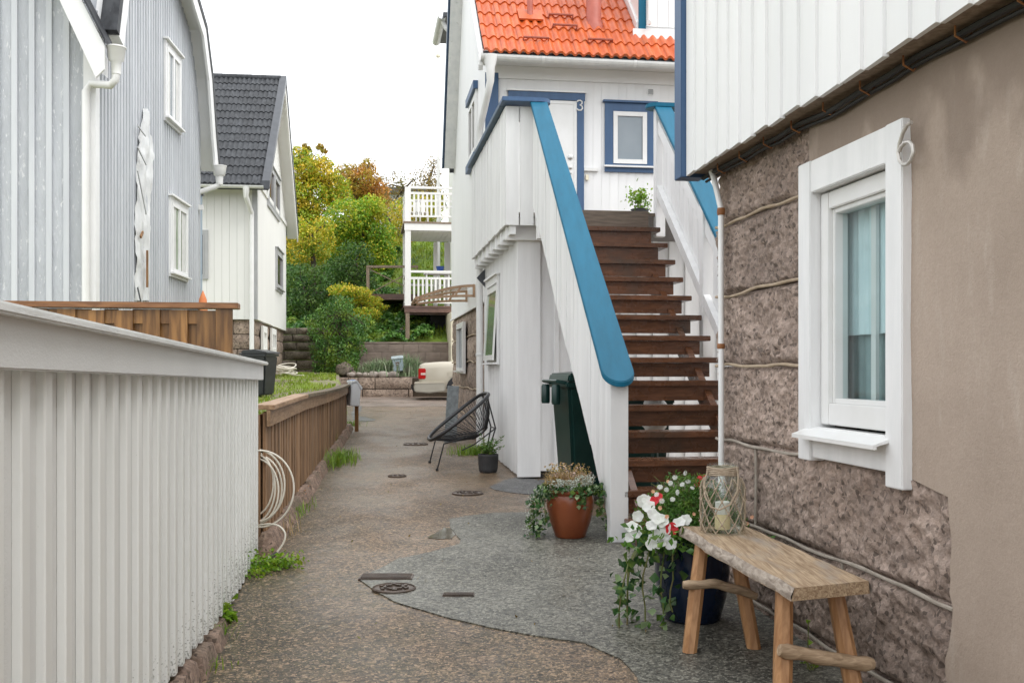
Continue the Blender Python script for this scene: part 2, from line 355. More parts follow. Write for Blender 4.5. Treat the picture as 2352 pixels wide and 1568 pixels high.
def asphalt(name, a, b, d, wet=.0, moss=False, speck=1.0, sc=1.0):
    k = Nt(name)
    big = k.noise(.9, detail=5); mid = k.noise(6, detail=6)
    c = k.mix(k.ramp(big, .36, .64), a, b); c = k.mix(k.ramp(mid, .45, .75), c, d)
    c = k.mix(k.ramp(k.noise(1.5, (1, .5, 1), detail=8, rough=.68), .47, .66, 0, .78), c, tuple(x*.42 for x in a[:3]))
    if moss:
        z = k.n('ShaderNodeSeparateXYZ'); k.ln(k.geo.outputs['Position'], z.inputs[0])
        nz = k.noise(3.0, detail=7, rough=.6)
        off = k.addm(k.addm(z.outputs['X'], k.mul(z.outputs['Y'], .135)), k.mul(nz, 1.3))
        c = k.mix(k.ramp(off, .70, -.05, 0, .85), c, (.044, .038, .016))
        c = k.mix(k.mul(k.ramp(k.noise(2.2, detail=7, rough=.65), .44, .62, 0, .75), k.ramp(z.outputs['Y'], 9., 5.)), c, (.056, .046, .020))
        c = k.mix(k.ramp(k.noise(5.2, (1, .6, 1), detail=3), .70, .74, 0, .55), c, (.26, .235, .17))
    st = k.voro(62*sc, outn='Color'); sp = k.n('ShaderNodeSeparateColor'); k.ln(st, sp.inputs[0])
    c = k.mix(1., c, k.mix(sp.outputs[0], (1-.70*speck,)*3, (1+.80*speck,)*3), 'MULTIPLY')
    c = k.mix(k.ramp(sp.outputs[1], .84, .9, 0, .6*speck), c, tuple(min(1, x*2.3) for x in b[:3]))
    fine = k.voro(150*sc, outn='Color'); sp2 = k.n('ShaderNodeSeparateColor'); k.ln(fine, sp2.inputs[0])
    c = k.mix(k.ramp(sp2.outputs[2], .74, .86, 0, .65*speck), c, tuple(x*.22 for x in a[:3]))
    c = k.mix(k.ramp(sp2.outputs[1], .88, .94, 0, .6*speck), c, tuple(min(1, x*2.8) for x in b[:3]))
    k.col(c)
    k.rgh(k.ramp(k.noise(1.3, (1, .6, 1), detail=4), .36, .62, .34-.1*wet, .74-.25*wet))
    k.bump(mid, .35, .04); k.bump(st, .55, .010); k.bump(k.noise(90, detail=3), .4, .008); return k.m
M['path'] = asphalt('brown_path_asphalt', (.116, .078, .047, 1), (.172, .118, .074, 1), (.085, .064, .040, 1), .5, True)
M['patch'] = asphalt('grey_patch_asphalt', (.098, .094, .076, 1), (.140, .135, .112, 1), (.080, .077, .062, 1), .6, speck=.9)
M['patch_dark'] = asphalt('dark_patch_asphalt', (.075, .075, .075, 1), (.115, .113, .11, 1), (.06, .06, .062, 1), .6, speck=.6)
M['road'] = asphalt('pinkish_road_asphalt', (.19, .145, .118, 1), (.24, .185, .152, 1), (.16, .122, .10, 1), .8, speck=.25)
M['ground'] = M['path']
M['soil'] = surf('dark_soil', (.045, .032, .022, 1), (.075, .055, .035, 1), .9, 20, bump=.8, bscale=60)
M['yard'] = surf('gravel_and_moss_yard', (.16, .125, .095, 1), (.22, .18, .14, 1), .8, 3, bump=.5, bscale=60, dirt=((.16, .22, .02, 1), 1.6, (1, .6, 1), .42, .56))
M['hill'] = surf('grassy_hillside', (.10, .17, .020, 1), (.17, .24, .028, 1), .9, .9, bump=.5, bscale=12, dirt=((.035, .07, .015, 1), .5, (1, 1, 1), .52, .62))
def glass_mat(name, tint, rough=.04):
    k = Nt(name)
    lw = k.n('ShaderNodeLayerWeight'); lw.inputs['Blend'].default_value = .5
    pw = k.n('ShaderNodeMath'); pw.operation = 'POWER'; pw.inputs[1].default_value = 4.; k.ln(lw.outputs['Facing'], pw.inputs[0])
    fr = k.ramp(pw.outputs[0], 0, 1, .05, .9)
    gl = k.n('ShaderNodeBsdfGlossy'); gl.inputs['Roughness'].default_value = rough
    tr = k.n('ShaderNodeBsdfTransparent'); tr.inputs['Color'].default_value = tint
    ms = k.n('ShaderNodeMixShader'); k.ln(fr, ms.inputs[0]); k.ln(tr.outputs[0], ms.inputs[1]); k.ln(gl.outputs[0], ms.inputs[2])
    k.ln(ms.outputs[0], k.o.inputs['Surface']); return k.m
M['clear'] = glass_mat('window_glass', (.80, .88, .88, 1))
M['jar'] = glass_mat('jar_glass', (.955, .975, .96, 1), .03)
M['canopy_sheet'] = glass_mat('clear_canopy_sheet', (.88, .88, .86, 1), .12)
M['pane'] = surf('dark_reflecting_pane', (.10, .125, .145, 1), (.15, .18, .20, 1), .06, 1.5)
M['pane_grey'] = surf('grey_reflecting_pane', (.20, .24, .27, 1), (.26, .30, .33, 1), .06, 1.2)
M['pane_brown'] = surf('brown_reflecting_pane', (.06, .045, .035, 1), (.09, .07, .055, 1), .08, 1.2)
M['pane_green'] = surf('painted_green_reflection_pane', (.16, .23, .12, 1), (.30, .36, .27, 1), .07, 2.2)  # green reflection painted into the base colour of the pane
M['curtain'] = surf('pale_curtain', (.68, .80, .82, 1), (.60, .73, .76, 1), .8, 4)
M['lace'] = surf('white_lace_curtain', (.68, .68, .66, 1), (.60, .60, .58, 1), .8, 10)
M['room_stone'] = surf('grey_green_blind', (.33, .42, .42, 1), (.26, .35, .355, 1), .8, 9, bump=.3, bscale=30)
M['room'] = surf('dim_room', (.16, .19, .20, 1), (.12, .145, .155, 1), .8, 2)
M['black'] = surf('black_plastic', (.014, .014, .015, 1), (.02, .02, .022, 1), .4, 8)
M['rubber'] = surf('black_rubber_cable', (.012, .012, .012, 1), (.02, .02, .02, 1), .6, 8)
M['cord'] = surf('black_cord', (.018, .018, .02, 1), (.028, .028, .03, 1), .45, 20)
M['iron'] = surf('cast_iron_cover', (.075, .056, .045, 1), (.125, .096, .078, 1), .42, 12, bump=.4, bscale=60, metal=.3, dirt=((.13, .085, .055, 1), 9, (1, 1, 1), .55, .7))
M['bin_green'] = surf('dark_green_plastic', (.006, .030, .026, 1), (.010, .042, .036, 1), .32, 5, dirt=((.04, .07, .06, 1), 20, (1, 1, .3), .68, .78))
M['bin_black'] = surf('charcoal_plastic', (.018, .020, .024, 1), (.030, .033, .038, 1), .4, 5)
M['terracotta'] = surf('glazed_terracotta', (.26, .072, .024, 1), (.19, .047, .017, 1), .28, 5, (1, 1, .5), bump=.05, bscale=20, dirt=((.30, .10, .04, 1), 9, (1, 1, .6), .58, .75))
M['blue_glaze'] = surf('dark_blue_glaze', (.005, .012, .032, 1), (.010, .020, .050, 1), .16, 6, dirt=((.004, .006, .012, 1), 4, (1, 1, .5), .5, .7))
M['ribbed'] = surf('charcoal_ribbed_pot', (.042, .044, .048, 1), (.062, .064, .068, 1), .6, 8, var=0)
M['slate'] = surf('grey_slate_board', (.13, .145, .15, 1), (.21, .23, .235, 1), .6, 16, bump=.4, bscale=60)
M['rope'] = surf('natural_jute_rope', (.36, .28, .20, 1), (.48, .39, .29, 1), .9, 60, bump=.6, bscale=150)
M['candle_white'] = surf('white_wax', (.78, .77, .74, 1), (.74, .73, .70, 1), .5, 8)
M['candle_yellow'] = surf('yellow_wax', (.74, .60, .34, 1), (.78, .66, .42, 1), .5, 8)
M['cable_white'] = surf('white_cable', (.72, .68, .60, 1), (.66, .62, .53, 1), .4, 12)
M['plastic_sheet'] = surf('white_plastic_sheet', (.74, .75, .75, 1), (.62, .635, .64, 1), .25, 5, (2, 2, 1), bump=.5, bscale=14)
M['rust'] = surf('rusty_metal', (.22, .085, .03, 1), (.34, .15, .05, 1), .7, 20)
M['chrome'] = surf('satin_chrome', (.5, .5, .48, 1), (.45, .45, .44, 1), .3, 10, metal=.9)
M['number'] = surf('brushed_number', (.52, .49, .45, 1), (.6, .58, .54, 1), .35, 10, metal=.4)
M['car'] = surf('champagne_car_paint', (.47, .43, .35, 1), (.50, .46, .38, 1), .28, 2, metal=.15)
M['car_trim'] = surf('grey_bumper_trim', (.33, .31, .26, 1), (.36, .34, .29, 1), .4, 4)
M['taillight'] = surf('red_lamp_lens', (.45, .012, .012, 1), (.36, .01, .012, 1), .1, 30)
M['lamp_clear'] = surf('pale_lamp_lens', (.62, .45, .42, 1), (.66, .5, .46, 1), .1, 30)
M['mail_grey'] = surf('blue_grey_mailbox', (.24, .31, .34, 1), (.29, .36, .39, 1), .5, 9)
M['mail_lid'] = surf('pale_mailbox_lid', (.52, .62, .66, 1), (.58, .66, .69, 1), .5, 9)
M['mail_white'] = surf('pale_grey_mailbox', (.60, .62, .64, 1), (.66, .68, .70, 1), .35, 6)
M['mail_blue'] = surf('blue_stripe_paint', (.10, .20, .44, 1), (.13, .24, .48, 1), .4, 6)
M['emblem'] = surf('brown_emblem_paint', (.13, .085, .05, 1), (.16, .11, .07, 1), .7, 20)
M['rock'] = granite('weathered_rock', (.17, .13, .105, 1), (.28, .22, .18, 1), (.10, .08, .065, 1), .6)
M['pebble'] = surf('pale_field_stone', (.27, .23, .20, 1), (.38, .33, .29, 1), .8, 5, var=.35, bump=.3, bscale=20)
M['cream'] = surf('cream_paint', (.74, .68, .53, 1), (.70, .64, .49, 1), .6, 3)
M['bark'] = surf('dark_bark', (.05, .038, .028, 1), (.10, .078, .058, 1), .9, 12, (1, 1, .4), bump=.6, bscale=30)
M['orange_cloth'] = surf('orange_cloth', (.66, .20, .07, 1), (.72, .28, .12, 1), .7, 6)
M['cobalt'] = surf('cobalt_blue_pot', (.02, .06, .26, 1), (.03, .08, .30, 1), .3, 4)
M['water'] = surf('wet_film', (.10, .085, .068, 1), (.075, .064, .052, 1), .06, 9)
M['bag'] = surf('white_bag_plastic', (.74, .73, .71, 1), (.66, .65, .63, 1), .4, 9, bump=.6, bscale=20)
M['dark_void'] = surf('dark_gap_shade', (.012, .013, .016, 1), (.022, .022, .025, 1), .7, 3)  # near-black colour standing for the shade in gaps and recesses
M['mossgreen'] = surf('green_moss', (.10, .14, .02, 1), (.16, .20, .03, 1), .9, 20, bump=.6, bscale=60)
# foliage
M['leaf_tree'] = leafmat('yellow_green_leaves', ((.26, .38, .02), (.44, .48, .026), (.62, .47, .035), (.60, .42, .04)), .55)
M['leaf_green'] = leafmat('bright_green_leaves', ((.17, .35, .018), (.30, .47, .024), (.50, .48, .03), (.46, .42, .03)), .6)
M['leaf_orange'] = leafmat('autumn_orange_leaves', ((.405, .285, .030), (.510, .232, .042), (.285, .285, .033)), .7)
M['leaf_brown'] = leafmat('brown_autumn_leaves', ((.203, .128, .047), (.270, .189, .041), (.162, .176, .041)), .8)
M['leaf_dark'] = leafmat('dark_green_leaves', ((.035, .097, .018), (.068, .155, .024), (.115, .189, .024)), .9)
M['leaf_ivy'] = leafmat('ivy_leaves', ((.052, .149, .025), (.105, .236, .032), (.228, .315, .032)), 1.2, .2, .4)
M['leaf_pot'] = leafmat('potted_green_leaves', ((.063, .172, .025), (.115, .253, .034), (.196, .310, .046)), 9, .25, .45)
M['leaf_ivy_near'] = leafmat('variegated_ivy_leaves', ((.028, .085, .030), (.05, .13, .03), (.16, .26, .04), (.22, .30, .15)), 8, .25, .4)
M['leaf_silver'] = leafmat('silver_foliage', ((.50, .55, .46), (.62, .66, .58)), 8, .2, .7, .2)
M['leaf_heather'] = leafmat('fading_heather', ((.40, .27, .09), (.52, .36, .20), (.30, .28, .07), (.62, .46, .40)), 10, .25, .7, .25)
M['grass'] = leafmat('fresh_grass', ((.12, .24, .02), (.20, .34, .03), (.28, .36, .04)), 4, .35, .5, .3)
M['grass_far'] = leafmat('lawn_grass', ((.160, .260, .020), (.250, .330, .030), (.300, .330, .050)), 1.2, .35, .6, .3)
M['weed'] = leafmat('bright_weed_leaves', ((.13, .28, .012), (.22, .38, .02), (.30, .40, .03)), 6, .35, .45, .3)
M['petal_white'] = leafmat('white_petals', ((.82, .82, .80), (.76, .78, .72)), 20, .3, .6, .05)
M['petal_red'] = leafmat('red_petals', ((.62, .015, .03), (.72, .03, .04)), 20, .3, .5, .1)
M['petal_peach'] = leafmat('peach_petals', ((.76, .48, .28), (.72, .36, .22)), 20, .3, .6, .1)
M['stem'] = surf('green_stem', (.10, .15, .03, 1), (.16, .13, .05, 1), .6, 20)
M['lavender'] = leafmat('grey_green_lavender', ((.156, .240, .120), (.240, .312, .168), (.288, .288, .216)), 2, .25, .7, .3)

# ------------------------------------------------------------------ leaves and blades (numpy)
def np_mesh(name, verts, tris, mat):
    me = bpy.data.meshes.new(name); nv, nf = len(verts), len(tris)
    me.vertices.add(nv); me.vertices.foreach_set('co', np.ascontiguousarray(verts, dtype=np.float32).ravel())
    me.loops.add(nf*3); me.loops.foreach_set('vertex_index', np.ascontiguousarray(tris, dtype=np.int32).ravel())
    me.polygons.add(nf); me.polygons.foreach_set('loop_start', np.arange(0, nf*3, 3, dtype=np.int32))
    me.polygons.foreach_set('loop_total', np.full(nf, 3, dtype=np.int32))
    me.update(calc_edges=True); me.materials.append(mat); return me
def unit(a): return a/np.maximum(np.linalg.norm(a, axis=1, keepdims=True), 1e-9)
def leaf_mesh(name, cen, size, mat, aspect=.55, up=None, droop=.0, dirs=None, fold=.18):
    cen = np.asarray(cen, float); n = len(cen)
    size = np.broadcast_to(np.asarray(size, float), (n,))[:, None]
    d = unit(RNG.normal(size=(n, 3)) + np.array([0, 0, -droop])) if dirs is None else unit(np.asarray(dirs, float))
    nn = RNG.normal(size=(n, 3))
    if up is not None: nn = nn*.6 + np.asarray(up, float)
    sd = unit(np.cross(d, unit(nn))); nm = np.cross(sd, d)
    a = cen - d*size*.5; t = cen + d*size*.5
    l = cen + sd*size*aspect*.5 + nm*size*fold - d*size*.08; r = cen - sd*size*aspect*.5 + nm*size*fold - d*size*.08
    V = np.stack([a, l, t, r], 1).reshape(-1, 3); b = np.arange(n)[:, None]*4
    T = np.concatenate([b+np.array([0, 2, 1]), b+np.array([0, 3, 2])], 1).reshape(-1, 3)
    return np_mesh(name, V, T, mat)
def blade_mesh(name, roots, h, mat, lean=.5, wd=.012, dirs=None):
    roots = np.asarray(roots, float); n = len(roots)
    h = (np.broadcast_to(np.asarray(h, float), (n,)) * RNG.uniform(.5, 1.15, n))[:, None]
    an = RNG.uniform(0, 2*np.pi, n); out_ = np.stack([np.cos(an), np.sin(an), np.zeros(n)], 1)
    if dirs is not None: out_ = unit(out_*.6+np.asarray(dirs))
    ln = (RNG.uniform(.2, 1, n)*lean)[:, None]
    sd = np.stack([-out_[:, 1], out_[:, 0], np.zeros(n)], 1)
    up = np.array([0, 0, 1.])
    mid = roots + up*h*.6 + out_*h*ln*.35; tip = roots + up*h*(1-ln*.35) + out_*h*ln
    V = np.stack([roots-sd*wd/2, roots+sd*wd/2, mid+sd*wd*.4, mid-sd*wd*.4, tip], 1).reshape(-1, 3); b = np.arange(n)[:, None]*5
    T = np.concatenate([b+np.array(q) for q in ([0, 1, 2], [0, 2, 3], [3, 2, 4])], 1).reshape(-1, 3)
    return np_mesh(name, V, T, mat)
def raw(name, me, parent=None, kind=None, label=None, cat=None, group=None):
    """world-space mesh; as a part the parent must be unrotated (frame F0)"""
    o = bpy.data.objects.new(name, me); COL.objects.link(o)
    if parent is not None:
        o.parent = parent; o.location = -ORG[parent.name]; ORG[o.name] = ORG[parent.name]
    if kind or parent is not None: o['kind'] = kind or 'stuff'
    if label: o['label'] = label
    if cat: o['category'] = cat
    if group: o['group'] = group
    return o
def shell(c, r, n, inner=.55, flat=1.0):
    d = unit(RNG.normal(size=(n, 3))); rad = RNG.uniform(inner**3, 1, n)**(1/3)
    return np.array(c)+d*rad[:, None]*np.array([r, r, r*flat])

# ================================================================== THE SETTING
def axis(a, b, step, far, k=9):
    core = list(np.arange(a, b+1e-6, step)); ext = [step*(1.9**i) for i in range(1, k)]
    lo, hi = [], []; p = a
    while p > -far: p -= max(step, (a-p)*.8+step); lo.append(p)
    p = b
    while p < far: p += max(step, (p-b)*.8+step); hi.append(p)
    return lo[::-1]+core+hi
mb = MB()
gx, gy = axis(-7, 5, .2, 500), axis(-2, 34, .2, 600)
mb.grid([[(x, y, gz(x, y)) for x in gx] for y in gy])
struct('ground', mb, M['ground'], smooth=True, sharp=80)

def sheet(name, outline, mat, lift, step=.12, thick=0):
    """flat piece of ground with an irregular outline, draped over gz"""
    bm = bmesh.new()
    vs_ = [bm.verts.new((x, y, 0)) for x, y in outline]; f = bm.faces.new(vs_)
    bmesh.ops.triangulate(bm, faces=[f])
    xs = [p[0] for p in outline]; ys = [p[1] for p in outline]
    for ax, lo, hi in ((0, min(xs), max(xs)), (1, min(ys), max(ys))):
        t = lo+step
        while t < hi:
            co = Vector((t, 0, 0)) if ax == 0 else Vector((0, t, 0)); no = Vector((1, 0, 0)) if ax == 0 else Vector((0, 1, 0))
            bmesh.ops.bisect_plane(bm, geom=bm.verts[:]+bm.edges[:]+bm.faces[:], plane_co=co, plane_no=no); t += step
    if thick:
        be = [e for e in bm.edges if len(e.link_faces) == 1]
        r = bmesh.ops.extrude_edge_only(bm, edges=be)
        low = {v for v in r['geom'] if isinstance(v, bmesh.types.BMVert)}
    else: low = set()
    for v in bm.verts: v.co.z = gz(v.co.x, v.co.y)+(lift if v not in low else -.01)
    bmesh.ops.recalc_face_normals(bm, faces=bm.faces)
    me = bpy.data.meshes.new(name); bm.to_mesh(me); bm.free(); me.materials.append(mat)
    if sum(p.normal.z*p.area for p in me.polygons) < 0: me.flip_normals()
    me.shade_smooth(); me.set_sharp_from_angle(angle=math.radians(40))
    o = bpy.data.objects.new(name, me); COL.objects.link(o); o['kind'] = 'structure'; ORG[o.name] = Vector((0, 0, 0)); return o
def rough_line(pts, sub=6, amp=.03, seed=0):
    o = []
    for i in range(len(pts)):
        a, b = Vector(pts[i]), Vector(pts[(i+1) % len(pts)])
        for k in range(sub):
            p = a.lerp(b, k/sub); d = amp if (b-a).length < 4 else amp*1.5
            o.append((p.x+noise.noise(Vector((p.x*3, p.y*3, seed)))*d*1.6, p.y+noise.noise(Vector((p.x*3, p.y*3, seed+5)))*d*3))
    return o
def cropg(cx, cy): return gpt(417+.461*cx, 917.4+.461*cy)
pt = [cropg(*c) for c in ((890, 905), (930, 868), (1010, 836), (1080, 800), (1250, 758), (1385, 722), (1392, 700), (1335, 640), (1340, 598), (1440, 578), (1540, 568), (1740, 562))]
pt += [(1.1, 8.2), (1.75, 8.0), (1.55, 4.0), (1.68, 3.2)]
pt += [cropg(*c) for c in ((2290, 1460), (2255, 1375), (2180, 1285), (2000, 1212), (1800, 1178), (1520, 1138), (1260, 1068), (1060, 1008), (960, 955))]
sheet('path_patch', rough_line(pt, 5, .012, 2), M['patch'], .007, .15, thick=1)
pt = [cropg(*c) for c in ((1540, 438), (1600, 405), (1680, 388), (1760, 395), (1900, 410))]+[(.95, 10.3), (.75, 9.5)]+[cropg(*c) for c in ((1740, 475), (1640, 465), (1570, 452))]
sheet('path_patch', rough_line(pt, 5, .02, 4), M['patch_dark'], .006, .2, thick=1)
pt = [gpt(*c) for c in ((808, 966), (812, 935), (832, 932), (824, 955), (846, 959), (863, 963), (860, 967), (835, 968))]
sheet('path_patch', rough_line(pt, 4, .03, 6), M['patch_dark'], .006, .3)
sheet('road', [(-14, 25.6), (12, 24.4), (14, 29.4), (-14, 31.2)], M['road'], .004, .8)
sheet('puddle', rough_line([cropg(*c) for c in ((1235, 690), (1262, 662), (1310, 640), (1350, 646), (1370, 672), (1362, 694), (1300, 698))], 5, .03, 9), M['water'], .004, .1)
pt = []

# the raised yard on the left
def yz(X, Y):
    k = [(6, -.80), (8, -.76), (15, -.70), (22, -.61), (28, -.25), (34, -.02), (60, .3)]
    for (a, za), (b, zb) in zip(k, k[1:]):
        if Y <= b: z = za+(zb-za)*(Y-a)/(b-a); break
    return R(z)+noise.noise(Vector((X*1.2, Y*1.2, 2)))*.03
def fence_x(Y): return -.954-.1073*Y
mb = MB(); rows = []
for Y in np.arange(-2.2, 33.6, .4):
    xr = -.7073-.1446*Y-.14 if Y < 6.7 else fence_x(Y)-.12 if Y < 17.2 else fence_x(17.2)-.12-(Y-17.2)*.168
    ew = .02 if Y < 17.3 else min(.25, (Y-17.2)*.05)
    r = [(xr+ew, Y, GS*Y-.1), (xr, Y, yz(xr, Y)-(.0 if Y < 17.3 else .05))]+[(xr-t, Y, yz(xr-t, Y)) for t in (.3, .7, 1.2, 1.8, 2.5, 3.5, 5, 8, 14, 30)]
    rows.append(r)
mb.grid(rows); yard = struct('yard', mb, M['yard'], smooth=True, sharp=60)
# yard grass, a mass of blades
n = 9000; Y = RNG.uniform(9, 31, n); t = np.abs(RNG.normal(0, 1.4, n))
xr = np.where(Y < 17.2, -.954-.1073*Y-.2, -.954-.1073*17.2-.2-(Y-17.2)*.168)
keep = np.array([noise.noise(Vector((x*.55, y*.5, 1)))+.25 > 0 for x, y in zip(xr-t, Y)])
P = np.array([(x, y, yz(x, y)-.01) for x, y in zip((xr-t)[keep], Y[keep])])
raw('yard_grass', blade_mesh('yard_grass', P, .10, M['grass_far'], .7, .02), kind='stuff', label='short mossy lawn behind the brown slat fence')

# hillside behind the road
HY0 = 33.4
def hz(X, Y):
    d = Y-HY0
    z = .85+.38*min(d, 14)+.14*max(0, d-14)
    z += max(0, (-X-6)*.03)*min(1, d/6)
    return R(z)+noise.noise(Vector((X*.3, Y*.3, 4)))*.35*min(1, d/2)
mb = MB(); hx = axis(-16, 8, .8, 300); hy = [HY0, HY0+.02]+list(np.arange(HY0+.5, 60, .8))+[64, 70, 80, 95, 120, 160, 230, 330]
mb.grid([[(x, y, (GS*y-.3 if i == 0 else hz(x, y))) for x in hx] for i, y in enumerate(hy)])
struct('hillside', mb, M['hill'], smooth=True, sharp=60)
n = 26000; X = RNG.uniform(-9, 6, n); Y = HY0+RNG.uniform(.3, 22, n)
keep = np.array([x > -4.9-(y-35)*.05 or noise.noise(Vector((x*.4, y*.4, 7))) > .1 for x, y in zip(X, Y)])
P = np.array([(x, y, hz(x, y)-.02) for x, y in zip(X[keep], Y[keep])])
raw('hill_grass', blade_mesh('hill_grass', P, .20, M['grass_far'], .8, .05), kind='stuff', label='bright green grass on the hillside behind the balconies')

# ------------------------------------------------------------------ rough stone block
def rblock(mb, m, a0, a1, z0, z1, depth, amp, step, freq, seed=0, edge=.05, inset=.02, base=0.):
    na = max(3, int((a1-a0)/step)); nz = max(3, int((z1-z0)/step)); rows = []
    for j in range(nz+1):
        z = z0+(z1-z0)*j/nz; row = []
        for i in range(na+1):
            a = a0+(a1-a0)*i/na
            e = min(a-a0, a1-a, z-z0, z1-z); t = min(1, e/edge); t = t*t*(3-2*t)
            p = Vector((a*freq, z*freq, seed*7.3))
            d = base+amp*(noise.fractal(p, 1.0, 2.1, 4))+amp*.35+(amp*.75*noise.fractal(p*4.2, .7, 2.0, 3) if step < .03 else 0)
            row.append((a, -inset*(1-t)+d*t, z))
        rows.append(row)
    full = [[(rows[0][max(0, min(na, i))][0], -depth, z0) for i in range(-1, na+2)]]
    for j in range(nz+1):
        z = rows[j][0][2]; full.append([(a0, -depth, z)]+rows[j]+[(a1, -depth, z)])
    full.append([(rows[0][max(0, min(na, i))][0], -depth, z1) for i in range(-1, na+2)])
    mb.grid([[m(*p) for p in r] for r in full]); return mb

def wobble(path, amp, seed, sub=8):
    o = []
    for (a, b) in zip(path, path[1:]):
        a, b = Vector(a), Vector(b)
        for k in range(sub): p = a.lerp(b, k/sub); o.append(p+Vector((0, 0, noise.noise(p*3+Vector((seed, 0, 0)))*amp)))
    o.append(Vector(path[-1])); return o

# ------------------------------------------------------------------ generic window
def window(root, m, a0, a1, z0, z1, tw=.09, trim=None, sash=None, pane=None, proud=.03, mull=(), rails=(), sill=None, head=False, name='window', curtain=None, fw=.045, label=None, recess=.01):
    """casing > frame, pane, sill: sits on its wall, built of real strips"""
    t = MB()
    t.mbox(m, a0, a0+tw, 0, proud, z0, z1); t.mbox(m, a1-tw, a1, 0, proud, z0, z1)
    t.mbox(m, a0+tw, a1-tw, 0, proud-.003, z1-tw, z1); t.mbox(m, a0+tw, a1-tw, 0, proud-.003, z0, z0+tw)
    if head: t.mbox(m, a0-.03, a1+.03, 0, proud+.04, z1+.002, z1+.03)
    wn = part(name, t, trim, root, label=label)
    f = MB(); b0, b1, c0, c1 = a0+tw+.004, a1-tw-.004, z0+tw+.004, z1-tw-.004
    pr = proud+.008
    f.mbox(m, b0, b0+fw, recess, pr, c0, c1); f.mbox(m, b1-fw, b1, recess, pr, c0, c1)
    f.mbox(m, b0+fw, b1-fw, recess, pr-.003, c1-fw, c1); f.mbox(m, b0+fw, b1-fw, recess, pr-.003, c0, c0+fw)
    for q in mull: x = b0+(b1-b0)*q; f.mbox(m, x-fw*.7, x+fw*.7, recess, pr-.002, c0+fw, c1-fw)
    for q in rails: z = c0+(c1-c0)*q; f.mbox(m, b0+fw, b1-fw, recess, pr-.006, z-.015, z+.015)
    part('frame', f, sash, wn)
    part('pane', MB().mbox(m, b0+.01, b1-.01, .004, .012, c0+.01, c1-.01), pane, wn)
    if curtain:
        c = MB()
        for (p0, p1) in ((.08, .30), (.70, .92)):
            k = 7; x0 = b0+(b1-b0)*p0; x1 = b0+(b1-b0)*p1
            c.grid([[m(x0+(x1-x0)*i/k, .014+.002*math.sin(i*2.2), z) for i in range(k+1)] for z in (c0+fw, c1-fw)])
        part('curtain', c, curtain, wn)
    if sill: part('sill', MB().mbox(m, a0-.02, a1+.02, proud+.001, proud+sill, z0+tw*.55, z0+tw*.55+.022), sash, wn)
    return wn

def gutter(mb, p0, p1, r=.06, down=Vector((0, 0, -1)), n=8):
    """half-round channel from p0 to p1 (frame coordinates)"""
    p0, p1 = Vector(p0), Vector(p1); t = (p1-p0).normalized(); s_ = t.cross(Vector((0, 0, 1))).normalized()
    for rr in (r, r-.006):
        mb.grid([[p+s_*math.cos(math.pi*i/n)*rr-Vector((0, 0, 1))*math.sin(math.pi*i/n)*rr for i in range(n+1)] for p in (p0, p1)])
    return mb

def tile_mesh(name, mat, w=.25, L=.42, amp=.026, waves=2, th=.022):
    mb = MB(); k = 6*waves; A, B, Cc = [], [], []
    for i in range(k+1):
        x = -w/2-.004+(w+.008)*i/k; ph = 2*math.pi*waves*i/k
        h = amp*(.5+.5*math.sin(ph))**.8 if math.sin(ph) > -1 else 0
        A.append((x, 0, h-th)); B.append((x, 0, h)); Cc.append((x, L, h-.006))
    mb.grid([A, B, Cc]); return mesh_of(name, mb, mat, smooth=True, sharp=50, recalc=False)

# ================================================================== HOUSE WITH THE STONE BASE (right)
UW, US = 2.041, 1.859                                # stone face, boarded face
H6 = thing('stone_based_house', 'house with rough granite base, tan render and white boarded upper floor beside the bench', 'house', FA, (UW, 3.0, .05))
m6 = mu(UW)
jz = [R(z) for z in (-1.62, -1.22, -.825, -.40, .02, .42, .823, 1.16)]
V0 = 5.727
stones = [(6, 4.40, V0), (5, 4.43, V0), (4, 4.43, V0), (3, 4.43, V0), (2, 5.13, V0), (2, 3.28, 5.13), (1, 5.24, V0), (1, 4.15, 5.24), (1, 3.26, 4.15), (0, 3.2, 4.5), (0, 4.5, V0)]
for i, (c, a, b) in enumerate(stones):
    z0, z1 = jz[c], jz[c+1]
    if c == 2 and a < 4: z1 = R(-.385)
    mb = rblock(MB(), m6, a+.004, b-.004, z0+.004, z1-.004, .30, .022, .0125, 6, i, .030, .016)
    part('stone_block', mb, M['granite'], H6, smooth=True, sharp=60, recalc=True)
k = 0
for c in range(1, 7):
    z = jz[c]; a0 = {1: 3.28, 2: 3.3, 3: 4.45, 4: 4.45, 5: 4.45, 6: 4.45}[c]
    p = wobble([m6(a0, .012, z), m6(V0, .012, z)], .022, c, 22)
    part('mortar_joint', MB().tube(p, [.0085+.004*noise.noise(Vector((i*.7, c, 0))) for i in range(len(p))], 7), M['mortar'] if c > 3 else M['mortar_grey'], H6, smooth=True)
for a, c in ((5.13, 2), (5.24, 1), (4.15, 1)):
    p = [m6(a+noise.noise(Vector((a, z*6, 1)))*.01, .008, z) for z in np.linspace(jz[c], jz[c+1], 9)]
    part('mortar_joint', MB().tube(p, .0075, 7), M['mortar_grey'], H6, smooth=True)
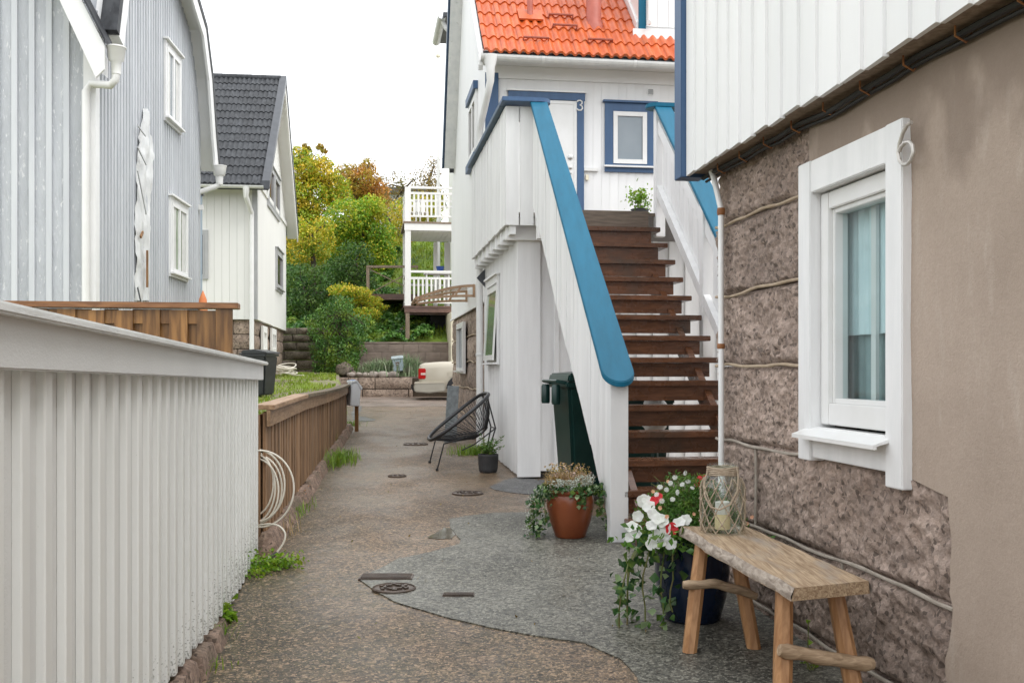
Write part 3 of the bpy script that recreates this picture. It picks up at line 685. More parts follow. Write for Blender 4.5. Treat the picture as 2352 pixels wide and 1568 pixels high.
# render coat: right of the window, over the window, ragged edge against the stone
wv0, wv1, wz0, wz1 = 3.56, 4.48, R(-.414), R(.935)
def render_sheet(a_l, a_r, z0, z1, na, nz):
    rows = []
    for j in range(nz+1):
        z = z0+(z1-z0)*j/nz; al = a_l(z) if callable(a_l) else a_l; row = []
        for i in range(na+1):
            a = al+(a_r-al)*i/na
            d = .028+.012*noise.noise(Vector((a*1.5, z*1.5, 0)))+.003*noise.noise(Vector((a*9, z*9, 0)))
            if i == 0: row.append(m6(a, -.03, z))
            row.append(m6(a, d, z))
        rows.append(row)
    mb = MB().grid(rows); return mb
edge_r = lambda z: (3.30 if z < R(-.44) else 3.62)+.05*noise.noise(Vector((z*5, 2, 0)))+.015*noise.noise(Vector((z*22, 2, 0)))
part('render_coat', render_sheet(edge_r, -3, R(-1.62), R(1.2), 60, 60), M['render'], H6, smooth=True, sharp=60)
part('render_coat', render_sheet(4.43, 3.55, wz1-.06, R(1.2), 14, 8), M['render'], H6, smooth=True, sharp=60)
part('wall', MB().mbox(m6, -3, 3.55, -.3, -.03, R(-1.7), R(1.2)).mbox(m6, 3.55, 4.46, -.3, -.03, R(-1.7), wz0).mbox(m6, 3.55, 4.46, -.3, -.03, wz1, R(1.2)).mbox(m6, -3.2, V0-.02, -6, -1.6, R(-1.7), R(1.2)).box(UW+.29, UW+1.6, V0-.2, V0-.02, R(-1.7), R(1.2)), M['render'], H6)
rm = MB().box(UW+.30, UW+1.5, 2.6, 5.4, R(-.9), R(-.88)).box(UW+1.5, UW+1.55, 2.6, 5.4, R(-.9), R(1.1)).box(UW+.3, UW+1.5, 2.55, 2.6, R(-.9), R(1.1)).box(UW+.3, UW+1.5, 5.4, 5.45, R(-.9), R(1.1)).box(UW+.3, UW+1.5, 2.6, 5.4, R(1.1), R(1.12))
part('room', rm, M['room'], H6)
# window with casing, sash, glass, curtain and sill
tw = .125
t = MB()
t.mbox(m6, wv0, wv0+tw, -.06, .062, wz0-.035, wz1); t.mbox(m6, wv1-tw, wv1, -.06, .062, wz0+.005, wz1)
t.mbox(m6, wv0+tw, wv1-tw, -.06, .058, wz1-tw-.02, wz1-.002); t.mbox(m6, wv0+tw, wv1-tw, -.06, .050, wz0+.02, wz0+tw+.03)
W6 = part('window', t, M['white_worn'], H6, bevel=.004)
b0, b1, c0, c1 = wv0+tw+.006, wv1-tw-.006, wz0+tw+.045, wz1-tw-.028
f = MB(); fw = .075
f.mbox(m6, b0, b0+fw, -.08, .012, c0, c1); f.mbox(m6, b1-fw, b1, -.08, .012, c0, c1)
f.mbox(m6, b0+fw, b1-fw, -.08, .010, c1-fw, c1); f.mbox(m6, b0+fw, b1-fw, -.08, .010, c0, c0+fw+.02)
part('frame', f, M['pvc'], W6, bevel=.004)
f = MB(); g0, g1, h0, h1 = b0+fw, b1-fw, c0+fw+.02, c1-fw
for q in ((g0, g0+.022, h0, h1), (g1-.022, g1, h0, h1), (g0+.022, g1-.022, h1-.022, h1), (g0+.022, g1-.022, h0, h0+.022)): f.mbox(m6, q[0], q[1], -.07, -.008, q[2], q[3])
part('glazing_bead', f, M['pvc'], W6, bevel=.003)
part('pane', MB().add([m6(g0+.01, -.045, h0+.01), m6(g1-.01, -.045, h0+.01), m6(g1-.01, -.045, h1-.01), m6(g0+.01, -.045, h1-.01)], [(0, 1, 2, 3)]), M['clear'], W6)
cu = MB(); n = 90
cu.grid([[m6(4.425-(4.425-3.56)*i/n, -.112+.011*math.sin(i*.62)+.006*math.sin(i*1.7+1), z) for i in range(n+1)] for z in np.linspace(h0+.30, h1+.05, 5)])
part('curtain', cu, M['curtain'], W6, smooth=True, sharp=180)
part('curtain', MB().grid([[m6(4.425-(4.425-3.56)*i/n, -.135+.004*math.sin(i*.9), z) for i in range(n+1)] for z in np.linspace(h0-.06, h0+.33, 3)]), M['room_stone'], W6, smooth=True, sharp=180)
part('reveal', MB().mbox(m6, 4.424, 4.429, -.30, -.082, h0-.1, h1+.1).mbox(m6, 3.556, 3.562, -.30, -.082, h0-.1, h1+.1), M['pvc'], W6)
part('sill', MB().prism([(.03, c0-.012), (.125, c0-.045), (.125, c0-.062), (.112, c0-.062), (.112, c0-.05), (.03, c0-.028)], lambda a, d, z: (UW-a, d, z), wv0+tw-.03, wv1-tw+.05), M['pvc'], W6)
part('inner_mullion', MB().mbox(m6, g0+(g1-g0)*.52, g0+(g1-g0)*.60, -.098, -.083, h0-.02, h1+.02), M['pvc'], W6)
# the number 6 on the casing: one bent bar
def px6(x, y): v, z = FA.on_u(x, y, UW-.078); return (UW-.078, v, z)
p6 = [px6(*q) for q in ((2093, 281), (2083, 288), (2074, 305), (2066, 330), (2063, 352), (2066, 369), (2074, 378), (2084, 377), (2093, 366), (2098, 350), (2096, 334), (2089, 326), (2079, 328), (2070, 337), (2066, 348))]
part('house_number', MB().tube(p6, .0075, 8), M['number'], H6, smooth=True, label='metal figure 6 on the window casing')
# boarded upper floor: lapped boards, each one its own piece
VS = 5.895
zb = R(1.13); ms = mu(US)
part('upper_wall', MB().box(US+.03, 8, -3.2, VS-.03, zb+.05, R(3.7)), M['white'], H6)
v = VS-.135; i = 0
while v > 1.6:
    wd = .165+.03*random.random(); zt = R(2.0)+ (5.4-v)*1.1+.3; dz = random.uniform(-.008, .008)
    bmx = MB().add([ms(v, .000, zb+dz), ms(v-wd, .014, zb+dz), ms(v-wd, -.012, zb+dz), ms(v, -.020, zb+dz), ms(v, .000, R(3.7)), ms(v-wd, .014, R(3.7)), ms(v-wd, -.012, R(3.7)), ms(v, -.020, R(3.7))],
                   [(0, 3, 2, 1), (4, 5, 6, 7), (0, 1, 5, 4), (1, 2, 6, 5), (2, 3, 7, 6), (3, 0, 4, 7)])
    part('board', bmx, M['white'], H6); v -= wd
part('corner_board', MB().box(US-.03, US+.12, VS-.13, VS, zb-.01, R(3.7)), M['navy'], H6, bevel=.004)
part('soffit', MB().box(US+.022, UW+.05, 1.0, VS-.002, zb+.012, zb+.035), M['old_post'], H6)
p = wobble([(UW-.075, V0+.05, zb-.012), (UW-.07, 2.2, zb-.02)], .02, 4, 40)
part('cable', MB().tube(p, .012, 6).tube([q+Vector((.02, 0, -.018)) for q in p], .008, 6), M['rubber'], H6, smooth=True)
for v in np.arange(2.5, 5.7, .33):
    part('cable_clip', MB().tube([(UW-.095, v, zb+.012), (UW-.095, v, zb-.022), (UW-.055, v, zb-.042), (UW-.035, v, zb-.01)], .004, 5), M['rust'], H6)
def p6c(x, y, u=1.985): v, z = FA.on_u(x, y, u); return (u, v, z)
cv = FA.on_u(1656, 700, 1.985)[0]
pth = [(1.96, cv+.09, zb), (1.97, cv+.07, zb-.05), (1.985, cv, R(.90)), (1.985, cv, R(.4)), (1.985, cv-.005, R(-.2)), (1.985, cv, R(-1.24))]
part('conduit', MB().tube(pth, .0165, 10), M['pvc'], H6, smooth=True)
for z, h, mt in ((R(.885), .02, 'rust'), (R(.13), .014, 'rust'), (R(-.56), .02, 'gutter')):
    part('conduit_collar', MB().lathe([(.021, -h), (.024, 0), (.021, h)], 10, (1.985, cv, z)), M[mt], H6, smooth=True)

# ================================================================== WHITE FENCE (left foreground)
UF = -.700; mF = mu(UF, 1)
FE = FA.on_u(588, 848, UF)[0]                       # far end
WF = thing('white_fence', 'white painted board and batten fence with a sloping cap in the left foreground', 'fence', FA, (UF-.05, FE-.2, gz(-1.6, 6.6)-.02))
def ftop(v):
    Y = UF*FA.s+v*FA.c; return R(.126-(Y-1.98)*.0145)
def fbot(v):
    X, Y, _ = FA.W((UF, v, 0)); return gz(X, Y)+.015+max(0, min(.20, (5.6-v)*.085))
P0 = .155; nb = 36
for i in range(nb):
    v = FE-.01-i*P0
    vv = v-P0+.004
    z0, z1 = fbot(v-.07), ftop(v)-.09
    part('board', MB().mbox(mF, vv, v, -.03, -.006+random.uniform(-.001, .001), z0+.012+random.uniform(0, .012), z1), M['white_fence'], WF)
    b = v-.012 if i == 0 else v+.001
    part('batten', MB().prism([(b-.026, -.006), (b-.026, .010), (b-.023, .014), (b+.023, .014), (b+.026, .010), (b+.026, -.006)], lambda a, d, z: (UF+z, a, d), z0-.004+random.uniform(-.008, .008), z1), M['white_batten'], WF)
ve, vn = FE+.02, 0.4
part('face_rail', MB().add([(UF+.024, ve, ftop(ve)-.128), (UF+.046, ve, ftop(ve)-.128), (UF+.046, ve, ftop(ve)-.026), (UF+.024, ve, ftop(ve)-.026),
     (UF+.024, vn, ftop(vn)-.128), (UF+.046, vn, ftop(vn)-.128), (UF+.046, vn, ftop(vn)-.026), (UF+.024, vn, ftop(vn)-.026)], [(0, 1, 2, 3), (7, 6, 5, 4), (0, 4, 5, 1), (1, 5, 6, 2), (2, 6, 7, 3), (3, 7, 4, 0)]), M['white_fence'], WF, bevel=.004)
def capbar(mb, u0, u1, v0, v1, zf, t):
    q = [(u, v, zf(v)+dz) for v in (v0, v1) for u, dz in ((u0, -t), (u1, -t), (u1, -.008), (u0, 0))]
    return mb.add(q, [(0, 1, 2, 3), (7, 6, 5, 4), (0, 4, 5, 1), (1, 5, 6, 2), (2, 6, 7, 3), (3, 7, 4, 0)])
part('cap', capbar(MB(), UF-.07, UF+.075, FE+.05, .4, ftop, .030), M['white_cap'], WF, bevel=.005)
part('back_rail', MB().box(UF-.075, UF-.032, .4, FE-.02, R(-.5), R(-.40)), M['white_fence'], WF)
for v in (FE-.06, FE-2.1, FE-4.2): part('post', MB().box(UF-.13, UF-.033, v-.05, v+.05, fbot(v)-.1, ftop(v)-.04), M['white_fence'], WF)
# irregular kerb stones under it
v = 5.35; i = 0
while v > 2.6:
    L = random.uniform(.22, .42); X, Y, _ = FA.W((UF+.05, v-L/2, 0)); g = gz(X, Y); h = fbot(v-L/2)-g
    mb = rblock(MB(), lambda a, d, z: (UF+a, z, g+d), -.06, .055+.03*random.random(), v-L+.01, v-.01, .12, .02, .03, 6, i+3, .04, .05, base=max(.02, h-.02))
    solo('kerb_stone', 'reddish kerb stone under the white fence, '+('%s from the far end' % ['farthest', 'second', 'third', 'fourth', 'fifth', 'sixth', 'seventh', 'eighth', 'ninth', 'tenth', 'eleventh', 'twelfth', 'thirteenth', 'fourteenth', 'fifteenth', 'sixteenth'][i] if i else 'the farthest of them'), 'stone', mb, M['kerbstone'], FA, (UF, v-L/2, g), group='kerb stones under the white fence', smooth=True, sharp=60)
    v -= L; i += 1

# ================================================================== BROWN BOARD FENCE behind it
vB = 8.15
BF = thing('board_fence', 'reddish brown wooden board fence with flat cap behind the white fence', 'fence', FA, (-1.4, vB, yz(-2.5, 8)))
ur, ztp = FA.on_v(550, 697, vB); mB = mv(vB)
part('cap', MB().box(-4.4, ur, vB-.10, vB+.06, ztp-.045, ztp), M['cedar_cap'], BF, bevel=.004)
u = ur-.045
part('post', MB().box(u-.125, u, vB-.075, vB-.03, ztp-1.3, ztp-.047), M['cedar'], BF, bevel=.004)
part('post', MB().box(u-.11, u-.02, vB-.01, vB+.08, ztp-1.3, ztp-.048), M['cedar'], BF)
u -= .125; i = 0
while u > -4.3:
    wd = .135+random.uniform(-.006, .006)
    part('board', MB().box(u-wd, u-.004, vB-.055, vB-.034, ztp-1.28, ztp-.05-random.uniform(0, .012)), M['cedar'], BF)
    part('board', MB().box(u-wd-.085, u-wd+.025+random.uniform(-.02, .004), vB+.004, vB+.024, ztp-1.28, ztp-.05), M['cedar'], BF)
    u -= wd+.068; i += 1
part('rail', MB().box(-4.35, ur-.06, vB-.03, vB+.003, ztp-.62, ztp-.50), M['cedar'], BF)
part('rail', MB().box(-4.35, ur-.06, vB-.03, vB+.003, ztp-.16, ztp-.06), M['cedar'], BF)

# ================================================================== BROWN SLAT FENCE along the path
A = Vector((-1.70, 6.95, 0)); B = Vector((-2.80, 17.2, 0)); FS = Frame(-(B.x-A.x)/(B.y-A.y))
uS, vS0 = FS.L(A.x, A.y); _, vS1 = FS.L(B.x, B.y); mS = mu(uS, 1)
SF = thing('slat_fence', 'weathered brown fence of narrow upright slats along the left of the path', 'fence', FS, (uS, vS0, gz(A.x, A.y)))
def stop(v): return R(-.235)+.012*math.sin(v*.8)-.0025*(v-7)
v = vS0+.05; i = 0
while v < vS1:
    wd = random.uniform(.085, .105); X, Y, _ = FS.W((uS, v, 0)); d = random.uniform(-.004, .004)+(.007 if i % 2 else 0)
    part('slat', MB().mbox(mS, v, v+wd-.006, d, d+.02, gz(X, Y)+.10+random.uniform(-.01, .02), stop(v)-.05), M['slat'], SF); v += wd; i += 1
nseg = 4
for s_ in range(nseg):
    a = vS0+(vS1-vS0)*s_/nseg+.003; b = vS0+(vS1-vS0)*(s_+1)/nseg-.003
    part('rail', MB().add([(uS+x, v, stop(v)+z) for v in (a, b) for x, z in ((.033, -.145), (.058, -.145), (.058, -.035), (.033, -.035))], [(0, 1, 2, 3), (7, 6, 5, 4), (0, 4, 5, 1), (1, 5, 6, 2), (2, 6, 7, 3), (3, 7, 4, 0)]), M['slat_cap'], SF)
    part('cap', MB().add([(uS+x, v, stop(v)+z) for v in (a, b) for x, z in ((-.05, -.032), (.085, -.034), (.085, 0), (-.05, .002))], [(0, 1, 2, 3), (7, 6, 5, 4), (0, 4, 5, 1), (1, 5, 6, 2), (2, 6, 7, 3), (3, 7, 4, 0)]), M['slat_cap_moss'] if s_ else M['slat_cap'], SF, bevel=.004)
part('back_panel', MB().mbox(mS, vS0, vS1, -.03, -.012, R(-1.25), stop(9)-.08), M['slat'], SF)
for v in (vS0+.03, vS0+3.6, vS0+7.3, vS1-.05): part('post', MB().mbox(mS, v-.045, v+.045, -.12, -.031, R(-1.3), stop(v)-.04), M['slat'], SF)
v = vS0-.1; i = 0
kerb_names = ['first', 'second', 'third', 'fourth', 'fifth', 'sixth', 'seventh', 'eighth', 'ninth', 'tenth', 'eleventh', 'twelfth', 'thirteenth', 'fourteenth', 'fifteenth', 'sixteenth']
while v < vS1+.2:
    L = random.uniform(.75, 1.15); X, Y, _ = FS.W((uS+.06, v+L/2, 0)); g = gz(X, Y)
    mb = rblock(MB(), lambda a, d, z: (uS+a, z, g+d), -.06, .13, v+.006, v+L-.006, .15, .012, .05, 4, i+20, .03, .03, base=.10)
    solo('kerb_stone', 'long kerb stone under the brown slat fence, %s from the near end' % kerb_names[i], 'stone', mb, M['kerbstone'], FS, (uS, v+L/2, g), group='kerb stones under the slat fence', smooth=True, sharp=50)
    v += L; i += 1

# ================================================================== STAIRCASE AND LANDING
ZL = R(1.636); VL = 10.36; TR, RS = .255, .192
UL0, UL1 = 1.85, 2.985
ST = thing('staircase', 'white wooden outdoor staircase with wet brown treads and bright blue handrails', 'staircase', FA, (2.4, 7.3, gz(1.2, 7.4)))
ztr = lambda i: ZL-RS*i
for i in range(1, 15):
    v = VL-TR*i; z = ztr(i)
    t_ = part('tread', MB().box(UL0-.03, UL1+random.uniform(0, .012), v, v+.285, z-.045, z), M['tread'], ST, bevel=.004)
    part('riser', MB().box(UL0, UL1-.085, v+.035, v+.065, z-.162, z-.046), M['tread'], t_)
    part('bracket', MB().box(UL1-.16, UL1-.09, v+.066, v+.25, z-.15, z-.046), M['tread'], t_)
part('stringer', MB().prism([(VL+.1, ZL-.35), (VL+.1, ZL-.12), (VL-TR*13.2, ztr(13.2)-.06), (VL-TR*13.2, ztr(13.2)-.25)], lambda a, d, z: (d, a, z), UL1-.22, UL1-.165), M['tread'], ST)
part('stringer', MB().prism([(VL+.1, ZL-.35), (VL+.1, ZL-.12), (VL-TR*13.2, ztr(13.2)-.06), (VL-TR*13.2, ztr(13.2)-.25)], lambda a, d, z: (d, a, z), UL0+.04, UL0+.09), M['tread'], ST)
# landing
part('landing_edge', MB().box(UL0-.02, UL1-.05, VL-.005, VL+.04, ZL-.16, ZL+.008), M['tread_old'], ST, bevel=.004)
for k in range(24):
    v = VL+.045+k*.146
    part('landing_plank', MB().box(1.50 if v > 10.52 else UL0, 4.6, v, v+.14, ZL-.035, ZL-.002), M['tread_old'], ST)
def lrail(v): return R(2.669)+.835*(v-10.26)          # top of the sloping rails
def sloped_cap(u0, wt, wb, v0, v1, rounded=True):
    """blue plank handrail: width wt at the top end, wb at the foot, round foot"""
    mb = MB(); L, Rr = [], []; n = 14
    for i in range(n+1):
        v = v0+(v1-v0)*i/n; h = (wt+(wb-wt)*i/n)/2; L.append((u0-h, v)); Rr.append((u0+h, v))
    endp = [(u0+math.cos(a)*wb/2, v1-math.sin(a)*wb*.42) for a in np.linspace(0, math.pi, 13)[1:-1]] if rounded else []
    poly = L+[(x, v) for x, v in endp[::-1]]+Rr[::-1]
    n = len(poly); th = .042
    mb.add([(u, v, lrail(v)) for u, v in poly]+[(u, v, lrail(v)-th) for u, v in poly],
           [tuple(range(n)), tuple(range(2*n-1, n-1, -1))]+[(i, (i+1) % n, n+(i+1) % n, n+i) for i in range(n)]); return mb
part('handrail', sloped_cap(1.775, .175, .235, 10.40, 7.06), M['blue'], ST, bevel=.005)
part('handrail', sloped_cap(3.09, .175, .235, 10.40, 7.06), M['blue'], ST, bevel=.005)
# left parapet: upright boards, foot post
uo = 1.725; v = 10.43; i = 0
while v > 7.16:
    wd = .094; v1 = v-wd
    zt = lambda a: lrail(a)-.045
    zbm = lambda a: max(gz(.7, 7.2)+.04, lrail(a)-1.13-.02*math.sin(a*3))
    d = random.uniform(-.003, .003)
    part('parapet_board', MB().prism([(v1+.003, zbm(v1)), (v, zbm(v)), (v, zt(v)), (v1+.003, zt(v1))], lambda a, dd, z: (dd, a, z), uo+d, uo+.024+d), M['stair_white'], ST); v = v1; i += 1
part('post', MB().box(uo-.004, uo+.125, 7.045, 7.155, gz(.75, 7.1)+.01, lrail(7.1)-.05), M['white_worn'], ST, bevel=.004)
part('post', MB().box(uo+.03, uo+.12, 10.30, 10.40, ZL-.3, lrail(10.35)-.05), M['stair_white'], ST)
part('parapet_rail', MB().prism([(7.15, lrail(7.15)-.18), (10.3, lrail(10.3)-.18), (10.3, lrail(10.3)-.06), (7.15, lrail(7.15)-.06)], lambda a, dd, z: (dd, a, z), uo+.03, uo+.07), M['stair_white'], ST)
part('parapet_rail', MB().prism([(7.4, lrail(7.4)-1.0), (10.3, lrail(10.3)-1.0), (10.3, lrail(10.3)-.86), (7.4, lrail(7.4)-.86)], lambda a, dd, z: (dd, a, z), uo+.03, uo+.07), M['stair_white'], ST)
# landing parapet, left side and front, and its blue rails
UO = 1.45; ZR = R(2.735)
v = 10.50
while v < 13.86:
    d = random.uniform(-.003, .003); v1 = min(v+.105, 13.88)
    part('parapet_board', MB().box(UO+d, UO+.024+d, v+.002, v1-.002, R(1.50)+random.uniform(-.008, .008), ZR-.02), M['stair_white'], ST); v += .105
fb = [(UO, UO+.135), (UO+.15, UO+.165+.125), (UO+.305, UO+.345)]
for (a, b) in fb: part('parapet_board', MB().box(a, b, 10.47, 10.495, R(1.49), ZR-.02), M['stair_white'], ST)
part('parapet_rail', MB().box(UO+.02, UO+.34, 10.497, 10.55, ZR-.16, ZR-.02), M['stair_white'], ST)
for k in range(8):
    v = 10.65+k*.44; part('joist', MB().box(UO+.03, UO+1.4, v, v+.07, R(1.36), ZL-.04), M['white'], ST)
part('joist_beam', MB().box(UO+.05, UO+.11, 10.5, 13.88, R(1.40), R(1.56)), M['white'], ST)
def flat_rail(u0, u1, v0, v1, z, end):
    """horizontal plank with one round end"""
    h = (v1-v0)/2; c = (v0+v1)/2
    if end > 0: poly = [(u0, v0)]+[(u1-h+math.cos(a)*h, c+math.sin(a)*h) for a in np.linspace(-math.pi/2, math.pi/2, 11)]+[(u0, v1)]
    else: poly = [(u1, v1)]+[(u0+h-math.cos(a)*h, c+math.sin(-a+0)*h) for a in np.linspace(-math.pi/2, math.pi/2, 11)]+[(u1, v0)]
    n = len(poly); return MB().add([(u, v, z) for u, v in poly]+[(u, v, z+.045) for u, v in poly], [tuple(range(n)), tuple(range(2*n-1, n-1, -1))]+[(i, (i+1) % n, n+(i+1) % n, n+i) for i in range(n)])
part('handrail', flat_rail(UO-.055, UO+.46, 10.33, 10.56, ZR, 1), M['navy'], ST, bevel=.004)
part('handrail', flat_rail(2.93, 4.4, 10.33, 10.56, ZR, -1), M['blue'], ST, bevel=.004)
part('handrail', MB().box(UO-.055, UO+.10, 10.565, 13.88, ZR-.002, ZR+.043), M['navy_rail'], ST)
part('rail_block', MB().box(1.775, 1.845, 10.38, 10.46, ZR-.09, ZR-.002), M['navy_rail'], ST)
part('rail_block', MB().box(3.05, 3.12, 10.38, 10.46, ZR-.09, ZR-.002), M['navy_rail'], ST)
# right balustrade: posts, rails, upright boards
um = 3.075
for v in (10.42, 8.93, 7.40):
    part('post', MB().box(um-.055, um+.045, v-.05, v+.05, (ZL-.25 if v > 10 else ztr((VL-v)/TR)-.45), lrail(v)-.048), M['stair_white'], ST, bevel=.004)
for dz0, dz1, t_ in ((-.30, -.16, .035), (-.96, -.84, .05)):
    for (va, vb) in ((7.455, 8.875), (8.985, 10.365)):
        part('balustrade_rail', MB().prism([(va, lrail(va)+dz0), (vb, lrail(vb)+dz0), (vb, lrail(vb)+dz1), (va, lrail(va)+dz1)], lambda a, dd, z: (dd, a, z), um-t_, um+.01), M['stair_white'], ST)
v = 10.34
while v > 7.5:
    v1 = v-.14
    if not (8.83 < v < 8.99+.06):
        part('balustrade_board', MB().prism([(v1+.012, lrail(v1)-.94), (v, lrail(v)-.94), (v, lrail(v)-.10), (v1+.012, lrail(v1)-.10)], lambda a, dd, z: (dd, a, z), um+.013, um+.035), M['stair_white'], ST)
    v = v1

# ================================================================== SHED UNDER THE LANDING
vs0, us0 = 10.75, 1.635
SH = thing('stair_shed', 'white boarded shed under the stair landing with a narrow tilted window', 'shed', FA, (us0, vs0, gz(.1, 10.9)))
zs0 = lambda v: gz(*FA.W((us0, v, 0))[:2])+.05
v = vs0+.02
pitch = .078
while v < 13.84:
    z0 = zs0(v)
    part('board', MB().box(us0+.004, us0+.03, v, v+pitch-.003, z0+.01, R(1.39)), M['stair_white'], SH)
    part('batten', MB().box(us0-.012, us0+.003, v+pitch*.30, v+pitch*.66, z0-.02+random.uniform(-.006, .006), R(1.39)), M['stair_white'], SH); v += pitch
ua, ub, uc, ud = [FA.on_v(x, 800, vs0)[0] for x in (1192, 1240, 1250, 1283)]
z0 = zs0(vs0)
part('corner_board', MB().box(us0-.03, ub, vs0-.045, vs0-.012, z0-.03, R(1.40)), M['stair_white'], SH, bevel=.003)
part('front_wall', MB().box(us0+.031, 4.2, vs0+.03, vs0+.06, z0, R(1.38)), M['white'], SH)
u = ub+.003; i = 0
while u < 4.1:
    part('board', MB().box(u, u+.175, vs0-.012, vs0+.015, z0+.03, R(1.38)), M['stair_white'], SH)
    part('batten', MB().box(u+.15, u+.20, vs0-.036, vs0-.013, z0+.02, R(1.38)), M['stair_white'], SH); u += .18; i += 1
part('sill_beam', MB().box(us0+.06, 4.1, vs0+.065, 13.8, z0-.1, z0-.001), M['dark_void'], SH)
part('floor_shadow_board', MB().box(us0+.05, 4.1, vs0+.016, vs0+.029, z0-.05, z0+.028), M['dark_void'], SH)  # near-black strip standing for the shade below the front boards
# its window on the left face
mh = mu(us0-.013)
va, zt_ = FA.on_u(1150, 630, us0); vb, _ = FA.on_u(1124, 645, us0); zb_ = FA.on_u(1150, 838, us0)[1]
t = MB(); tw = .07
t.mbox(mh, va, va+tw, 0, .03, zb_, zt_); t.mbox(mh, vb-tw, vb, 0, .03, zb_, zt_); t.mbox(mh, va+tw, vb-tw, 0, .028, zt_-.09, zt_)
t.mbox(mh, va-.03, vb+.03, 0, .06, zt_+.002, zt_+.025)
SW = part('window', t, M['stair_white'], SH)
part('reveal', MB().mbox(mh, va+tw, vb-tw, .001, .004, zb_+.03, zt_-.09), M['gutter'], SW)
hx = MB(); h0, h1 = zb_+.06, zt_-.12
for (a, b, p, q) in ((va+tw+.01, va+tw+.05, 0, 1), (vb-tw-.05, vb-tw-.01, 0, 1), (va+tw+.05, vb-tw-.05, 0, .07), (va+tw+.05, vb-tw-.05, .93, 1)):
    za, zc = h0+(h1-h0)*p, h0+(h1-h0)*q; da, dc = .055*(1-p)+.026, .055*(1-q)+.026
    hx.add([mh(a, da, za), mh(b, da, za), mh(b, da-.02, za), mh(a, da-.02, za), mh(a, dc, zc), mh(b, dc, zc), mh(b, dc-.02, zc), mh(a, dc-.02, zc)], [(0, 3, 2, 1), (4, 5, 6, 7), (0, 1, 5, 4), (1, 2, 6, 5), (2, 3, 7, 6), (3, 0, 4, 7)])
part('frame', hx, M['pvc'], SW)
za, zc = h0+.04, h1-.04
part('pane', MB().add([mh(va+tw+.03, .066, za), mh(vb-tw-.03, .066, za), mh(vb-tw-.03, .014, zc), mh(va+tw+.03, .014, zc)], [(0, 1, 2, 3)]), M['pane_green'], SW)
part('sill', MB().mbox(mh, va-.02, vb+.03, .031, .08, zb_+.01, zb_+.03), M['stair_white'], SW)
dv, dz_ = FA.on_u(1108, 640, us0-.06)
part('angle_sign', MB().prism([(-.0, .125), (.115, 0), (0, -.125)], lambda a, d, z: (us0-.02-a, 13.70+d, R((848-640)/2352*13.9)+z), 0, .012), M['dark_metal'], SH, label='small black triangular plate on the shed corner')

# ================================================================== HOUSE WITH THE ORANGE ROOF (number 3)
UH, VH = 1.66, 13.92; VE = 19.6
H3 = thing('orange_roofed_house', 'white boarded house with orange tiled roof, blue trim and the number 3', 'house', FA, (UH, VH, gz(-.4, 14)))
mH = mv(VH); mL = mu(UH)
zsb = R(.94)
part('gable_wall', MB().prism([(VH, zsb), (VE, zsb), (VE, R(3.1)), (16.9, R(7.4)), (VH, R(4.4))], lambda a, d, z: (d, a, z), UH, UH+.1), M['white'], H3)
part('wall', MB().box(UH+.1, 8.5, VH, VE, 0.2, R(4.3)), M['white'], H3)
part('drip_board', MB().box(UH-.025, UH-.001, VH, VE, zsb-.02, zsb+.015), M['white'], H3)
u = UH+.17; 
while u < 5.6:
    part('board', MB().add([(u, VH-.003, ZL-.1), (u+.112, VH-.018, ZL-.1), (u+.112, VH-.001, ZL-.1), (u, VH-.001, ZL-.1), (u, VH-.003, R(4.0)), (u+.112, VH-.018, R(4.0)), (u+.112, VH-.001, R(4.0)), (u, VH-.001, R(4.0))],
         [(0, 3, 2, 1), (4, 5, 6, 7), (0, 1, 5, 4), (1, 2, 6, 5), (2, 3, 7, 6), (3, 0, 4, 7)]), M['white'], H3); u += .12
part('corner_board', MB().box(UH-.02, UH+.16, VH-.045, VH-.002, ZL-.2, R(4.05)), M['navy'], H3, bevel=.003)
part('frieze_board', MB().box(UH+.01, 5.8, VH-.04, VH-.019, R(3.98), R(4.15)), M['white'], H3)
part('soffit', MB().box(UH-.1, 5.8, 13.50, VH-.001, R(4.152), R(4.175)), M['white'], H3)
part('fascia', MB().box(UH-.1, 5.8, 13.475, 13.498, R(4.10), R(4.24)), M['white'], H3)
# door with blue casing
du0 = FA.on_v(1168, 212, VH)[0]; du1 = FA.on_v(1340, 212, VH)[0]; dzt = FA.on_v(1250, 213, VH-.03)[1]
md = mv(VH-.02); tw = .10
DR = part('door', MB().mbox(md, du0+tw+.01, du1-tw-.01, 0, .02, ZL, dzt-.13), M['pvc'], H3, bevel=.003)
part('casing', MB().mbox(md, du0+.005, du0+tw, 0, .045, ZL, dzt-.105).mbox(md, du1-tw, du1-.005, 0, .045, ZL, dzt-.105).mbox(md, du0-.01, du1+.01, 0, .048, dzt-.102, dzt), M['navy'], DR)
part('drip_cap', MB().mbox(md, du0-.03, du1+.03, 0, .07, dzt+.002, dzt+.022), M['pvc'], DR)
part('door_frame', MB().mbox(md, du0+tw+.002, du0+tw+.04, .0, .032, ZL, dzt-.107).mbox(md, du1-tw-.04, du1-tw-.002, .0, .032, ZL, dzt-.107).mbox(md, du0+tw+.042, du1-tw-.042, 0, .031, dzt-.15, dzt-.107), M['pvc'], DR)
for y, r_ in ((361, .035), (385, .026)):
    a, z = FA.on_v(1310, y, VH-.05)
    piece('lock', mesh_of('lock', MB().lathe([(r_, 0), (r_, .015), (r_*.5, .022)], 14), M['chrome'], smooth=True), DR, (a, VH-.04, z), (math.pi/2, 0, 0))
a, z = FA.on_v(1311, 399, VH-.05)
part('handle', MB().tube([(a, VH-.04, z), (a, VH-.085, z), (a-.10, VH-.085, z)], .011, 8), M['chrome'], DR, smooth=True)
def px3(x, y): u, z = FA.on_v(x, y, VH-.075); return (u, VH-.075, z)
